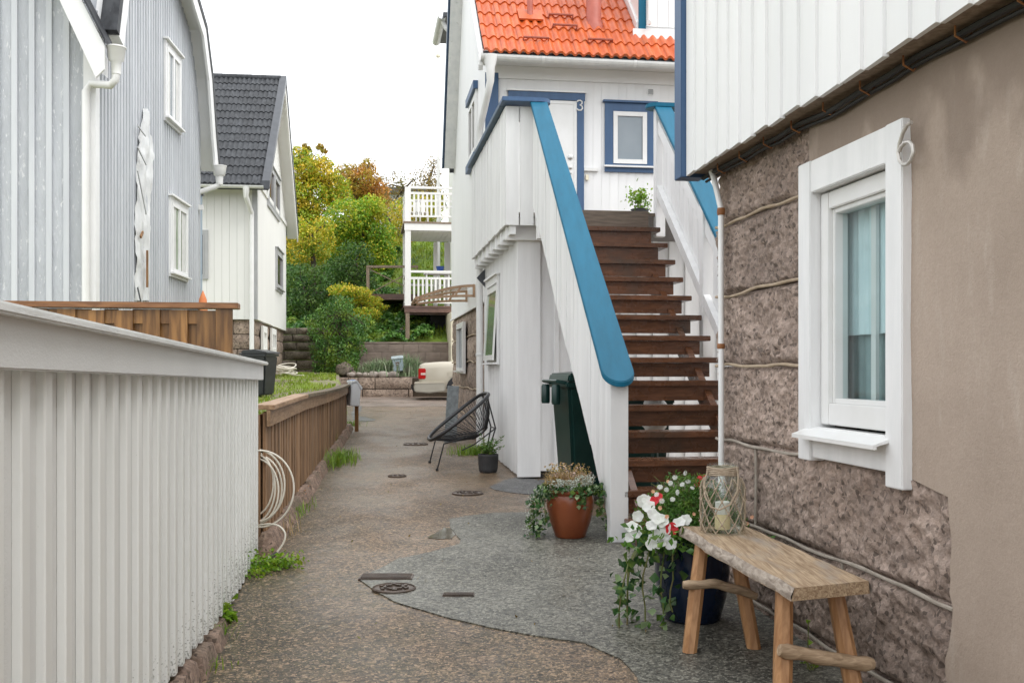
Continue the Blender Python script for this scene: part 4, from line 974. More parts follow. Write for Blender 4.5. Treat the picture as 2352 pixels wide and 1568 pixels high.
p3 = [px3(1325.5, 233+1)] + [px3(*q) for q in ((1328, 231.5), (1333, 231), (1337, 234), (1336.5, 239), (1332, 241.5), (1336.5, 244), (1338, 249), (1334.5, 253.5), (1329, 253.5), (1325, 250.5))]
part('house_number', MB().tube(p3, .010, 7), M['pvc'], H3, smooth=True, label='white figure 3 beside the door')
wa0, wzt = FA.on_v(1389, 236, VH-.03); wa1, wzb = FA.on_v(1504, 398, VH-.03)
window(H3, mv(VH-.019), wa0, wa1, wzb, wzt, .115, M['navy'], M['pvc'], M['pane_grey'], .03, sill=.05, head=True, fw=.06)
a, z = FA.on_v(1493, 213, VH)
vt = part('vent', MB().prism([(a+math.cos(q)*.05, z+math.sin(q)*.05) for q in np.linspace(0, 2*math.pi, 17)[:-1]], lambda a_, d_, z_: (a_, d_, z_), VH-.03, VH-.018), M['pvc'], H3)
for k in range(5): part('slat', MB().box(a-.035, a+.035, VH-.036, VH-.031, z-.032+k*.015, z-.026+k*.015), M['dark_metal'], vt)
a, z = FA.on_v(1356, 391, VH); part('shelf', MB().box(a-.10, a+.10, VH-.06, VH-.019, z-.02, z+.02), M['gutter'], H3)
a, z = FA.on_v(1347, 408, VH); part('bell', MB().box(a-.02, a+.02, VH-.05, VH-.019, z-.04, z+.03), M['cream'], H3)
# left wall window with blue head and sill
va, z1 = FA.on_u(1094, 205, UH-.02); vb, _ = FA.on_u(1077, 240, UH-.02); z0 = FA.on_u(1094, 350, UH-.02)[1]
WL = window(H3, mu(UH-.001), va, vb, z0, z1, .06, M['white'], M['pvc'], M['pane_brown'], .03, mull=(.5,), fw=.05)
for zz in (z1+.002, z0-.12): part('trim_board', MB().mbox(mu(UH-.001), va-.05, vb+.05, 0, .07, zz, zz+.115), M['navy'], WL)
# roof: front slope, steep rear slope, verges
VEV, ZEV = 13.45, R(4.22)
roof = part('roof', MB().prism([(VEV, ZEV-.03), (16.9, ZEV-.03+3.45), (16.9, ZEV-.12+3.45), (VEV, ZEV-.12)], lambda a, d, z: (d, a, z), UH-.10, 8.5)
      .prism([(16.9, ZEV-.03+3.45), (19.12, R(3.74)), (19.06, R(3.66)), (16.9, ZEV-.14+3.45)], lambda a, d, z: (d, a, z), UH-.08, 8.5), M['dark_metal'], H3)
part('bargeboard', MB().prism([(VEV, ZEV-.02), (16.9, ZEV-.02+3.45), (16.9, ZEV-.32+3.45), (VEV+.05, ZEV-.26), (VEV, ZEV-.2)], lambda a, d, z: (d, a, z), UH-.16, UH-.101), M['white'], H3)
# rear verge: white soffit band with blue edge
def ru(x, y, u): v, z = FA.on_u(x, y, u); return v, z
e1 = ru(1017, 386, 1.44); e0 = ru(1031, 0, 1.44); e00 = (e0[0]+(e0[0]-e1[0])*.35, e0[1]+(e0[1]-e1[1])*.35)
part('rear_soffit', MB().prism([e1, e00, (e00[0]-.12, e00[1]-.05), (e1[0]-.12, e1[1]-.03)], lambda a, d, z: (d, a, z), 1.46, UH-.001), M['gutter'], H3)
part('bargeboard', MB().prism([(e1[0]+.08, e1[1]), (e00[0]+.08, e00[1]), (e00[0]-.11, e00[1]-.05), (e1[0]-.11, e1[1]-.02)], lambda a, d, z: (d, a, z), 1.425, 1.459), M['navy_dark'], H3)
part('rear_wing', MB().box(UH+.7, 6, VE, 22.4, .3, R(6.9)), M['white'], H3)
gv0, gz0 = FA.on_u(1018, 40, 1.50); gv1, gz1 = FA.on_u(1004, 105, 1.50)
part('rear_eave', MB().box(1.50, UH+.9, gv0, gv1, gz0+.02, gz0+.10), M['dark_metal'], H3)
part('rear_gutter', gutter(MB(), (1.48, gv0, gz0+.05), (1.48, gv1, gz0+.05), .085), M['gutter'], H3, recalc=False)
part('rear_gutter_elbow', MB().tube([(1.50, gv0+.15, gz0-.02), (1.56, gv0+.15, gz0-.16), (1.62, gv0+.15, gz0-.22)], .04, 8), M['gutter'], H3, smooth=True)
TILE_O = tile_mesh('roof_tile', M['orange_tile'], amp=.045, th=.034)
sl = math.radians(45)
dorm_u = FA.on_v(1468, 92, 13.86)[0]
for r_ in range(9):
    off = r_*.345
    for c in range(17):
        u = UH-.095+.125+c*.25
        if u > 5.5 or (r_ >= 2 and u > dorm_u+.1): continue
        piece('roof_tile', TILE_O, roof, (u+random.uniform(-.003, .003), VEV-.05+off*math.cos(sl), ZEV-.035+off*math.sin(sl)+.012), (sl-.035+random.uniform(-.006, .006), random.uniform(-.006, .006), 0))
def on_roof(x, y):
    p = (848-y)/2352; q = (x-1176)/2352; v = 14.
    for _ in range(30):
        u = v*(FA.s+q*FA.c)/(FA.c-q*FA.s); Y = u*FA.s+v*FA.c; zr = ZEV+(v-VEV)
        v += (CZ+p*Y-zr)/(1-p*FA.c)
    return u, v, ZEV+(v-VEV)
for (x, y, r_) in ((1218, 50, .042), (1366, 66, .105)):
    u, v, z = on_roof(x, y)
    ch = part('flue_pipe', MB().lathe([(r_*1.35, -.15), (r_*1.3, .05), (r_, .09), (r_, 2.2)], 20, (u, v+r_*.6, z)), M['red_pipe'], H3, smooth=True)
    if r_ > .1: part('flue_collar', MB().lathe([(r_*1.12, .83), (r_*1.16, .86), (r_*1.12, .89)], 20, (u, v+r_*.6, z)), M['dark_metal'], ch, smooth=True)
    else: part('flashing', MB().prism([(-.17, -.02), (.17, -.02), (.17, .26), (-.17, .26)], lambda a, d, b: (u+a, v-.06+b*.707-d*.707, z-.0+b*.707+d*.707), .0, .03), M['orange_tile'], ch)
for (x, y) in ((1287, 47), (1296, 71), (1230, 100), (1377, 104)):
    u, v, z = on_roof(x, y); hw = .165
    mb = MB().tube([(u-hw, v, z-.01), (u-hw-.005, v-.06, z+.06), (u+hw+.005, v-.06, z+.06), (u+hw, v, z-.01)], .017, 6)
    mb.plank((u-hw, v+.1, z+.11), (u-hw, v-.02, z+.02), .03, .008).plank((u+hw, v+.1, z+.11), (u+hw, v-.02, z+.02), .03, .008)
    part('roof_step', mb, M['rust_red'], H3)
for x in (1223, 1283):
    u, v, z = on_roof(x, 116); part('gutter_hook', MB().plank((u, v-.02, z-.05), (u, v+.12, z+.10), .025, .008), M['rust_red'], H3)
gt = part('gutter', gutter(MB(), (UH-.14, 13.40, R(4.135)), (5.8, 13.40, R(4.125)), .075), M['gutter'], H3, recalc=False)
for u in (2.35, 3.6, 4.9): part('gutter_joint', gutter(MB(), (u-.02, 13.40, R(4.133)), (u+.02, 13.40, R(4.133)), .08), M['pvc'], gt, recalc=False)
pu, pv = 1.572, 13.97
part('downpipe', MB().tube([(UH-.01, 13.40, R(4.12)), (UH-.01, 13.40, R(3.80)), (1.62, 13.50, R(3.62)), (pu, pv-.06, R(3.30)), (pu, pv, R(3.10)), (pu, pv, R(-1.06))], [.07, .05, .045, .045, .048, .048], 12), M['pvc'], H3, smooth=True)
part('downpipe_hopper', MB().lathe([(.05, -.28), (.055, -.16), (.11, 0), (.11, .01)], 16, (UH-.01, 13.40, R(4.12))), M['pvc'], H3, smooth=True)
for z in (R(2.6), R(.2), R(-.6)): part('pipe_bracket', MB().lathe([(.053, -.02), (.056, 0), (.053, .02)], 12, (pu, pv, z)).box(pu, UH, pv-.01, pv+.01, z-.01, z+.01), M['gutter'], H3)
# dormer
DM = part('dormer', MB().box(dorm_u, 7, 13.86, 16.5, ZEV+.42, R(8)), M['white'], H3)
part('corner_board', MB().box(dorm_u-.012, dorm_u+.09, 13.835, 13.858, ZEV+.42, R(8)), M['blue'], DM)
part('base_flashing', MB().box(dorm_u-.1, 7, 13.80, 13.834, ZEV+.36, ZEV+.50), M['white'], DM)
for k in range(9): part('board', MB().box(dorm_u+.10+k*.16, dorm_u+.255+k*.16, 13.842, 13.859, ZEV+.55, R(8)), M['white'], DM)
part('downpipe', MB().tube([(dorm_u+.13, 13.78, R(6)), (dorm_u+.13, 13.78, ZEV+.62), (dorm_u+.10, 13.70, ZEV+.55), (dorm_u+.06, 13.58, ZEV+.52)], .032, 10), M['pvc'], DM, smooth=True)
part('cheek_board', MB().prism([(13.9, ZEV+.46), (13.9, ZEV+.62), (16.0, ZEV+2.72), (16.0, ZEV+2.56)], lambda a, d, z: (d, a, z), dorm_u-.03, dorm_u-.001), M['white'], DM)
# granite basement under the left wall
i = 0; mbm = mu(UH+.02)
zz = 0.22
cz = [GS*14-.05, .62, 1.05, 1.47, 1.88, zsb-.004]
for j in range(5):
    v = VH+.05
    while v < VE-.05:
        L = random.uniform(.62, .98); v1 = min(v+L, VE)
        part('stone_block', rblock(MB(), mbm, v+.008, v1-.008, cz[j]+.008, cz[j+1]-.008, .2, .02, .075, 4, i+50, .05, .02), M['granite_far'], H3, smooth=True, sharp=60); v = v1; i += 1
    if j: 
        p = wobble([mbm(VH+.05, .005, cz[j]), mbm(VE, .005, cz[j])], .03, j, 30)
        part('mortar_joint', MB().tube(p, .012, 5), M['mortar'], H3, smooth=True)
va, z1 = FA.on_u(1071, 738, UH); vb, _ = FA.on_u(1056, 745, UH); z0 = FA.on_u(1071, 858, UH)[1]
window(H3, mu(UH-.01), va, vb, z0, z1, .05, M['pvc'], M['pvc'], M['pane'], .05, sill=.05, fw=.04)

# ================================================================== GREY HOUSE (left)
uG, vG0, vG1 = -3.80, 11.65, 16.62
HG = thing('grey_house', 'grey boarded house with peeling paint, white corner trim and curved white bargeboard', 'house', FG, (uG, vG0, yz(-4.6, 11.4)-.1))
zg0 = yz(-4.6, 11.4)-.1
prof = [FG.on_u(x, y, -3.55) for x, y in ((502, 393), (495, 316), (486, 181), (472, 68), (452, 0))]      # lower right half of the roof line (v, z)
rv = 14.2; top = [(14.95, prof[-1][1]+.22), (rv, prof[-1][1]+.42)]
right = prof+top; left = [(2*rv-v, z) for v, z in right[::-1]][1:-1]
line = right+left
def roof_z(v):
    for (a, za), (b, zb2) in zip(line, line[1:]):
        if min(a, b)-1e-6 <= v <= max(a, b)+1e-6 and abs(a-b) > 1e-6: return za+(zb2-za)*(v-a)/(b-a)
    return R(3.0)
# corner board first, then side boards and battens
part('wall', MB().prism([(vG0+.05, zg0-.2), (vG1, zg0-.2), (vG1, R(3.4))]+[(v, z-.15) for v, z in line[2:-2]]+[(vG0+.05, R(3.4))], lambda a, d, z: (d, a, z), uG-.25, uG-.02), M['greyboard'], HG)
part('wall', MB().box(-8, uG-.26, vG0+.02, vG1, zg0-.2, R(3.3)), M['greyboard'], HG)
p_ = .118; v = vG0+.10
while v < vG1-.02:
    v1 = min(v+p_, vG1); zt_ = roof_z((v+v1)/2)-.08
    part('board', MB().box(uG-.019, uG+random.uniform(0, .003), v+.002, v1-.002, zg0, zt_), M['greyboard'], HG)
    part('batten', MB().box(uG+.004, uG+.030, v1-.026, v1+.026, zg0, zt_), M['greybatten'], HG); v = v1
bl0 = FG.on_v(170, 0, 11.35); bl1 = FG.on_v(232, 122, 11.35)
fz = lambda u: bl0[1]+(bl1[1]-bl0[1])*(u-bl0[0])/(bl1[0]-bl0[0])
u = uG-.10; mGf = mv(vG0)
while u > -7.4:
    u1 = u-.185; zt_ = min(R(5.2), fz(u))
    part('board', MB().mbox(mGf, u1+.002, u-.002, -.02, random.uniform(0, .004), zg0, zt_+.1), M['greyboard'], HG)
    part('batten', MB().mbox(mGf, u1-.03, u1+.03, .006, .032, zg0, min(R(5.2), fz(u1)-.03)), M['greybatten'], HG); u = u1
part('corner_board', MB().box(uG-.10, uG+.034, vG0-.034, vG0-.006, zg0, R(3.55)).box(uG+.006, uG+.034, vG0-.005, vG0+.10, zg0, R(3.55)), M['white_worn'], HG)
# bargeboards and soffits
def strip(pts, off_in, off_out, u0, u1):
    """slab following a roof line, from depth off_in to off_out below it"""
    mb = MB(); n = len(pts); ns = []
    for i in range(n):
        a, b = pts[max(0, i-1)], pts[min(n-1, i+1)]; t = Vector((b[0]-a[0], b[1]-a[1])).normalized(); nn = Vector((t.y, -t.x))
        if nn.y > 0: nn = -nn
        ns.append(nn)
    for i in range(n-1):
        q = [(pts[k][0]+ns[k].x*o, pts[k][1]+ns[k].y*o) for k, o in ((i, off_in), (i+1, off_in), (i+1, off_out), (i, off_out))]
        mb.prism(q, lambda a, d, z: (d, a, z), u0, u1)
    return mb
part('roof', strip(right, -.10, -.001, -9, -3.53), M['dark_tile'], HG)
part('roof', strip(left, -.10, -.001, -3.72, -3.53), M['dark_tile'], HG)
part('soffit', strip(line, .0, .03, uG-.02, -3.576), M['white'], HG)
part('bargeboard', strip(right, -.02, .21, -3.575, -3.54), M['white'], HG)
part('bargeboard', strip(left, -.02, .21, -3.70, -3.54), M['white'], HG)
w0, w1 = (bl0[0]-.9, fz(bl0[0]-.9)), (bl1[0]+.04, fz(bl1[0]+.04))
part('bargeboard', strip([w0, w1], -.13, .15, 11.33, 11.365).__class__().prism([(w0[0], w0[1]+.17), (w1[0], w1[1]+.17), (w1[0]+.0, w1[1]-.10), (w1[0]-.09, w1[1]-.19), (w0[0], w0[1]-.17)], lambda a, d, z: (a, d, z), 11.33, 11.365), M['white'], HG)
part('bargeboard', MB().prism([(w0[0], w0[1]+.12), (w1[0]-.05, w1[1]+.09), (w1[0]-.05, w1[1]-.12), (w0[0], w0[1]-.10)], lambda a, d, z: (a, d, z), 11.367, 11.62), M['white'], HG)
part('wing_roof', MB().prism([(w0[0], w0[1]+.24), (w1[0]+.02, w1[1]+.22), (w1[0]+.02, w1[1]+.175), (w0[0], w0[1]+.175)], lambda a, d, z: (a, d, z), 11.30, 11.64), M['dark_tile'], HG)
# windows in the side wall
mGs = mu(uG+.031, 1)
for (x0, y0, x1, y1, gl, cur) in ((379, 90, 416, 310, 'pane_grey', None), (391, 450, 431, 648, 'pane_green', 'lace')):
    va, zt_ = FG.on_u(x0, y0, uG+.05); vb, _ = FG.on_u(x1, y0, uG+.05); zb_ = FG.on_u(x1, y1, uG+.05)[1]
    window(HG, mGs, va, vb, zb_, zt_, .07, M['white_worn'], M['white'], M[gl], .03, mull=(.5,), sill=.05, head=True, fw=.05, curtain=M[cur] if cur else M['lace'])
# torn plastic sheet over a slit in the boards
sh = []; n = 40
for j in range(n+1):
    t = j/n; y = 250+(690-250)*t
    w_ = 4+15*min(1, t*5)*(1-.25*t); cx = 336+2*math.sin(t*7)-1.5*t*4
    row = []
    for i in range(11):
        x = cx-w_+2*w_*i/10; v, z = FG.on_u(x, y, uG+.06)
        row.append((uG+.045+.04*noise.noise(Vector((v*6, z*3, 1)))+.025*noise.noise(Vector((v*14, z*9, 4))), v, z))
    sh.append(row)
part('plastic_sheet', MB().grid(sh), M['plastic_sheet'], HG, smooth=True, sharp=180, label='torn crumpled white plastic sheet on the grey wall')
for (x0, y0, x1, y1) in ((319, 288, 334, 312), (319, 338, 336, 378), (319, 392, 336, 492), (319, 660, 323, 690)):
    a = FG.on_u(x0, y0, uG+.1); b = FG.on_u(x1, y1, uG+.1)
    part('timber_lath', MB().plank((uG+.085, a[0], a[1]), (uG+.10, b[0], b[1]), .028, .012, (0, 1, 0)), M['casing_grey'] if y0 < 600 else M['dark_metal'], HG)
for (x0, y0, x1, y1) in ((331, 533, 326, 545), (341, 575, 341, 660)):
    a = FG.on_u(x0, y0, uG+.1); b = FG.on_u(x1, y1, uG+.1)
    part('timber_lath', MB().plank((uG+.085, a[0], a[1]), (uG+.085, b[0], b[1]), .035, .02, (0, 1, 0)), M['cedar'], HG)
# rainwater hoppers and pipes
def hopper(root, fr, c, r, mat):
    u, v, z = c
    part('hopper', MB().lathe([(r*.48, -.30), (r*.55, -.17), (r*.8, -.15), (r*.98, -.02), (r*1.06, -.015), (r*1.06, 0)], 20, c), mat, root, smooth=True, sharp=50)
hu, hv = -3.50, 11.42; hzv = FG.on_u(267, 108, hu)[1]
hv = FG.on_u(267, 108, hu)[0]
hopper(HG, FG, (hu, hv, hzv), .10, M['pvc'])
pe = FG.on_v(197, 205, vG0-.09)
part('downpipe', MB().tube([(hu, hv, hzv-.28), (hu-.01, hv, hzv-.36), (hu-.06, hv, hzv-.42), (pe[0]+.06, vG0-.09, pe[1]+.06), (pe[0], vG0-.09, pe[1]-.02), (pe[0], vG0-.09, zg0)], .043, 12), M['pvc'], HG, smooth=True, sharp=60)
hv2, hz2 = FG.on_u(504, 381, -3.48)
hopper(HG, FG, (-3.48, hv2, hz2), .11, M['pvc'])
part('downpipe', MB().tube([(-3.48, hv2, hz2-.25), (-3.50, hv2, hz2-.31), (-3.56, hv2-.02, hz2-.35), (-3.80, vG1+.05, hz2-.43), (-3.84, vG1+.05, hz2-.6)], .045, 10), M['pvc'], HG, smooth=True)
part('pipe_hood', MB().box(-3.86, -3.74, vG1+.06, vG1+.16, R(2.78), R(2.86)), M['dark_metal'], HG)
part('downpipe', MB().tube([(-3.79, vG1+.11, R(2.8)), (-3.79, vG1+.11, zg0)], .03, 8), surf('blue_grey_pipe', (.32, .40, .47, 1), (.38, .45, .52, 1), .4, 5), HG, smooth=True)
part('lamp_bracket', MB().box(uG+.03, uG+.10, vG1-.12, vG1-.06, R(2.52), R(2.60)), M['gutter'], HG)

# ================================================================== WHITE HOUSE WITH DARK TILES
uW, vW0, vW1 = -3.056, 25.58, 33.2
HW = thing('dark_roofed_house', 'cream white house with steep dark grey tiled roof and grey window casings', 'house', FW, (uW, vW0, yz(-6.2, 25)-.2))
zeW = R(4.42); vr = 29.4; zrW = R(8.14); vE0 = 25.15; slp = math.atan2(zrW-zeW, vr-vE0); zwb = R(1.22)
gl = lambda v: zeW+(zrW-zeW)*(1-abs(v-vr)/(vr-vE0))
part('gable_wall', MB().prism([(vW0, zwb), (vW1, zwb), (vW1, gl(vW1)-.08), (vr, zrW-.1), (vW0, gl(vW0)-.08)], lambda a, d, z: (d, a, z), uW-.12, uW), M['white_far'], HW)
part('wall', MB().box(-12, uW-.121, vW0+.03, vW1, zwb-.001, zeW+.1), M['white_far'], HW)
u = uW-.11; mWf = mv(vW0+.03)
part('corner_board', MB().box(uW-.11, uW+.012, vW0-.012, vW0+.12, zwb, gl(vW0)-.1), M['casing_grey'], HW)
while u > -7.2:
    part('board', MB().mbox(mWf, u-.178, u-.004, 0, .012+random.uniform(0, .006), zwb, zeW+.02), M['white_far'], HW); u -= .18
part('frieze_board', MB().box(-9, uW+.2, vW0-.10, vW0+.01, zeW-.04, zeW+.09), M['white_far'], HW)
part('belt_board', MB().prism([(vW0, gl(vW0)-.28), (vW0, gl(vW0)-.16), (vW1, gl(vW0)-.16), (vW1, gl(vW0)-.28)], lambda a, d, z: (d, a, z), uW+.001, uW+.04), M['white_far'], HW)
rfW = part('roof', MB().prism([(vE0, zeW-.01), (vr, zrW-.01), (vr, zrW-.12), (vE0, zeW-.12)], lambda a, d, z: (d, a, z), -12, uW+.33).prism([(vr, zrW-.01), (2*vr-vE0, zeW-.01), (2*vr-vE0, zeW-.12), (vr, zrW-.12)], lambda a, d, z: (d, a, z), -12, uW+.33), M['dark_metal'], HW)
TILE_D = tile_mesh('dark_roof_tile', M['dark_tile'], L=.47, amp=.036, th=.04)
ln_ = math.hypot(vr-vE0, zrW-zeW); rows = 14; ex = ln_/rows
for r_ in range(rows):
    for c in range(17):
        u = uW+.33-.14-.125-c*.25
        o_ = r_*ex
        piece('roof_tile', TILE_D, rfW, (u, vE0-.05+o_*math.cos(slp), zeW+.015+o_*math.sin(slp)), (slp-.04+random.uniform(-.005, .005), random.uniform(-.006, .006), 0))
for k in range(12): part('ridge_tile', MB().tube([(uW+.2-k*.4, vr, zrW+.01), (uW-.22-k*.4, vr, zrW+.02)], [.11, .095], 10), M['dark_tile'], rfW, smooth=True, sharp=50)
part('verge_trim', MB().prism([(vE0-.06, zeW-.1), (vE0-.06, zeW+.10), (vr+.02, zrW+.12), (vr+.02, zrW-.12)], lambda a, d, z: (d, a, z), uW+.18, uW+.36), M['dark_metal'], HW)
part('verge_trim', MB().prism([(vr+.021, zrW-.12), (vr+.021, zrW+.12), (2*vr-vE0, zeW+.10), (2*vr-vE0, zeW-.1)], lambda a, d, z: (d, a, z), uW+.30, uW+.36), M['dark_metal'], HW)
part('bargeboard', MB().prism([(vr, zrW-.125), (2*vr-vE0, zeW-.11), (2*vr-vE0, zeW-.32), (vr, zrW-.40)], lambda a, d, z: (d, a, z), uW+.30, uW+.34), M['white_far'], HW)
part('bargeboard', MB().prism([(vE0, zeW-.11), (vr, zrW-.125), (vr, zrW-.36), (vE0, zeW-.30)], lambda a, d, z: (d, a, z), uW+.28, uW+.32), M['white_far'], HW)
part('soffit', MB().prism([(vr, zrW-.20), (2*vr-vE0, zeW-.19), (2*vr-vE0, zeW-.22), (vr, zrW-.23)], lambda a, d, z: (d, a, z), uW+.001, uW+.30), M['white_far'], HW)
part('gutter', gutter(MB(), (-9, vE0-.07, zeW-.03), (uW+.22, vE0-.07, zeW-.03), .07), M['gutter'], HW, recalc=False)
pdx = FW.on_v(578, 600, vW0-.10)[0]
part('downpipe', MB().tube([(pdx-.08, vE0-.07, zeW-.08), (pdx-.08, vE0-.07, zeW-.30), (pdx, vW0-.09, zeW-.62), (pdx, vW0-.09, zeW-.8), (pdx, vW0-.09, R(-.4))], [.085, .06, .055, .055, .055], 12), M['pvc'], HW, smooth=True)
mWs = mu(uW, 1)
for (x0, y0, x1, y1, n_) in ((613, 368, 640, 472, 2), (632, 568, 647, 665, 1)):
    va, zt_ = FW.on_u(x0, y0, uW); vb, _ = FW.on_u(x1, y0, uW); zb_ = FW.on_u(x0, y1, uW)[1]
    if n_ == 2:
        vm = (va+vb)/2
        for a, b in ((va, vm-.03), (vm+.03, vb)): window(HW, mWs, a, b, zb_, zt_, .10, M['casing_grey'], M['casing_grey'], M['pane_brown'], .05, fw=.06, head=True)
    else: window(HW, mWs, va, vb, zb_, zt_, .12, M['casing_grey'], M['casing_grey'], M['pane_brown'], .05, fw=.06, head=True, sill=.06)
ua, zt_ = FW.on_v(452, 528, vW0); ub, zb_ = FW.on_v(478, 641, vW0)
window(HW, mv(vW0+.011), ua-.9, ub, zb_, zt_, .085, M['casing_grey'], M['casing_grey'], M['pane_brown'], .04, fw=.03, mull=(.5,))
# stone base
part('foundation', MB().box(-12, uW-.25, vW0+.25, vW1-.2, zg0-1, zwb-.002), M['granite_far'], HW)
i = 0
zc_ = [R(-.75), R(-.22), R(.14), R(.5), R(.86), zwb-.003]
for j in range(5):
    u = uW-.08
    while u > -5.6:
        L = random.uniform(.4, .7); part('stone_block', rblock(MB(), mv(vW0+.09), u-L+.01, u-.01, zc_[j]+.01, zc_[j+1]-.01, .15, .03, .12, 3, i, .05, .02), M['granite_far'], HW, smooth=True); u -= L; i += 1
    v = vW0+.10
    while v < vW1-.2:
        L = random.uniform(.5, .9); part('stone_block', rblock(MB(), mu(uW-.09, 1), v+.01, v+L-.01, zc_[j]+.01, zc_[j+1]-.01, .15, .03, .15, 3, i, .05, .02), M['granite_far'], HW, smooth=True); v += L; i += 1
for (x0, x1, y0, y1) in ((601, 611, 742, 824), (622, 632, 748, 812)):
    va, zt_ = FW.on_u(x0, y0, uW-.04); vb, _ = FW.on_u(x1, y0, uW-.04); zb_ = FW.on_u(x0, y1, uW-.04)[1]
    window(HW, mu(uW-.06, 1), va, vb, zb_, zt_-.06, .12, M['white_far'], M['white_far'], M['pane_brown'] if x0 > 610 else M['white_far'], .06, mull=(.5,) if x0 > 610 else (), fw=.05)

# ================================================================== BALCONIES (far right of the lane)
vP = 33.8
HB = thing('balcony_house', 'house end with two stacked white railed balconies beside the hillside', 'house', FA, (2.2, vP, GS*34))
mP = mv(vP)
uP0 = FA.on_v(930, 500, vP)[0]; uP1 = FA.on_v(1050, 500, vP)[0]+1.2; dpt = 2.6
zf = lambda y: CZ+(848-y)/2352*(2.4*FA.s+vP*FA.c)
part('post', MB().box(uP0, uP0+.19, vP-.10, vP+.09, zf(703), zf(432)), M['white_far'], HB)
part('post', MB().box(uP0+.03, uP0+.16, vP+dpt-.2, vP+dpt, zf(703), zf(432)), M['white_far'], HB)
pu2 = FA.on_v(1000, 560, vP+dpt)[0]; part('post', MB().box(pu2-.07, pu2+.07, vP+dpt-.14, vP+dpt, zf(703), zf(535)), M['white_far'], HB)
pu3 = FA.on_v(1027, 560, vP+dpt)[0]; part('post', MB().box(pu3-.10, pu3+.10, vP+dpt-.14, vP+dpt, zf(703), zf(535)), M['white_far'], HB)
for (yf, ybm, yr) in ((511, 531, 430), (703, 718, 622)):
    up = yf < 600
    part('deck', MB().box(uP0-.05, uP1, vP-.14, vP+dpt, zf(yf)-.06, zf(yf)), M['old_post'] if up else M['deck_wood'], HB)
    part('deck_beam', MB().box(uP0-.02, uP1, vP-.12, vP-.04, zf(ybm), zf(yf)-.061), M['white_far'] if up else M['deck_wood'], HB)
    if up:
        for k in range(14): part('ceiling_board', MB().box(uP0+.1+k*.17, uP0+.1+k*.17+.16, vP-.03, vP+dpt, zf(533), zf(533)+.02), M['white_far'], HB)
    else: part('deck_beam', MB().box(uP0, uP1, vP+.3, vP+.4, zf(722), zf(yf)-.062), M['deck_wood'], HB)
    tp = yr; mid = tp+(18 if up else 20); bot = yf-(15 if up else 10)
    part('top_rail', MB().box(uP0+.19, uP1, vP-.08, vP-.0, zf(tp+5), zf(tp)), M['white_far'], HB)
    part('mid_rail', MB().box(uP0+.19, uP1, vP-.07, vP-.01, zf(mid), zf(mid-5)), M['white_far'], HB)
    part('bottom_rail', MB().box(uP0+.19, uP1, vP-.07, vP-.01, zf(bot+4), zf(bot)), M['white_far'], HB)
    for k in range(16):
        u = uP0+.27+k*.142
        part('baluster', MB().box(u, u+.06, vP-.065, vP-.015, zf(bot), zf(mid)), M['white_far'], HB)
    side = MB()
    for zz_ in (tp, mid-4, bot): side.box(uP0+.03, uP0+.09, vP+.1, vP+dpt, zf(zz_+5), zf(zz_))
    for k in range(12): side.box(uP0+.04, uP0+.08, vP+.2+k*.2, vP+.26+k*.2, zf(bot), zf(mid))
    part('side_railing', side, M['white_far'], HB)
    back = MB()
    for zz_ in (tp, mid-4, bot): back.box(uP0+.2, uP1, vP+dpt-.06, vP+dpt-.01, zf(zz_+5), zf(zz_))
    part('back_railing', back, M['white_far'], HB)
part('support_post', MB().box(uP0+.02, uP0+.15, vP-.10, vP+.03, GS*34+.2, zf(719)), M['old_post'], HB)
uw = FA.on_v(1013, 400, vP+1)[0]
part('wall', MB().box(uw+.9, uw+7, vP+.6, vP+9, 0, R(9)), M['white_far'], HB)
part('cream_wall', MB().box(FA.on_v(1036, 700, vP-1.6)[0], 5, vP-1.6, vP+.5, GS*33-.2, zf(722)), M['cream'], HB, label='cream painted wall below the lower balcony')
part('recess_shade_panel', MB().box(uP0+.9, uP1+2, vP+1.0, vP+1.1, GS*34, zf(716)), M['dark_void'], HB)  # near-black panel painting the shade under the lower deck
# potted plant and chairs on the balconies
a, z = FA.on_v(1011, 640, vP+1.2)
pb = thing('balcony_pot', 'cobalt blue flower pot on a small table on the lower balcony', 'pot', FA, (a, vP+1.2, zf(703)))
zt_ = FA.on_v(1011, 624, vP+1.2)[1]
part('table', MB().box(a-.55, a+.35, vP+.9, vP+1.5, zt_-.10, zt_-.05).box(a-.5, a-.45, vP+.95, vP+1, zf(703), zt_-.101).box(a+.25, a+.3, vP+.95, vP+1, zf(703), zt_-.101).box(a-.5, a-.45, vP+1.4, vP+1.45, zf(703), zt_-.101).box(a+.25, a+.3, vP+1.4, vP+1.45, zf(703), zt_-.101), M['white_far'], pb)
part('pot', MB().lathe([(.09, -.05), (.13, .12), (.14, .18)], 16, (a, vP+1.2, zt_)), M['cobalt'], pb, smooth=True)
for k, x in enumerate((951, 969)):
    a, z = FA.on_v(x, 480, vP+.9); c = thing('balcony_chair', ['white slatted chair at the left of the upper balcony', 'white slatted chair right of the other on the upper balcony'][k], 'chair', FA, (a, vP+.9, zf(511)), 'chairs on the upper balcony')
    b = zf(511)
    part('seat', MB().box(a-.22, a+.22, vP+.7, vP+1.1, b+.42, b+.45), M['white_far'], c)
    for dx in (-.2, -.1, 0, .1, .2): part('back_slat', MB().box(a+dx-.025, a+dx+.025, vP+1.09, vP+1.11, b+.45, b+.84), M['white_far'], c)
    part('back_rail', MB().box(a-.23, a+.23, vP+1.085, vP+1.115, b+.84, b+.90), M['white_far'], c)
    for dx in (-.2, .2):
        for dy in (.72, 1.08): part('leg', MB().box(a+dx-.02, a+dx+.02, vP+dy-.02, vP+dy+.02, b, b+.419), M['white_far'], c)
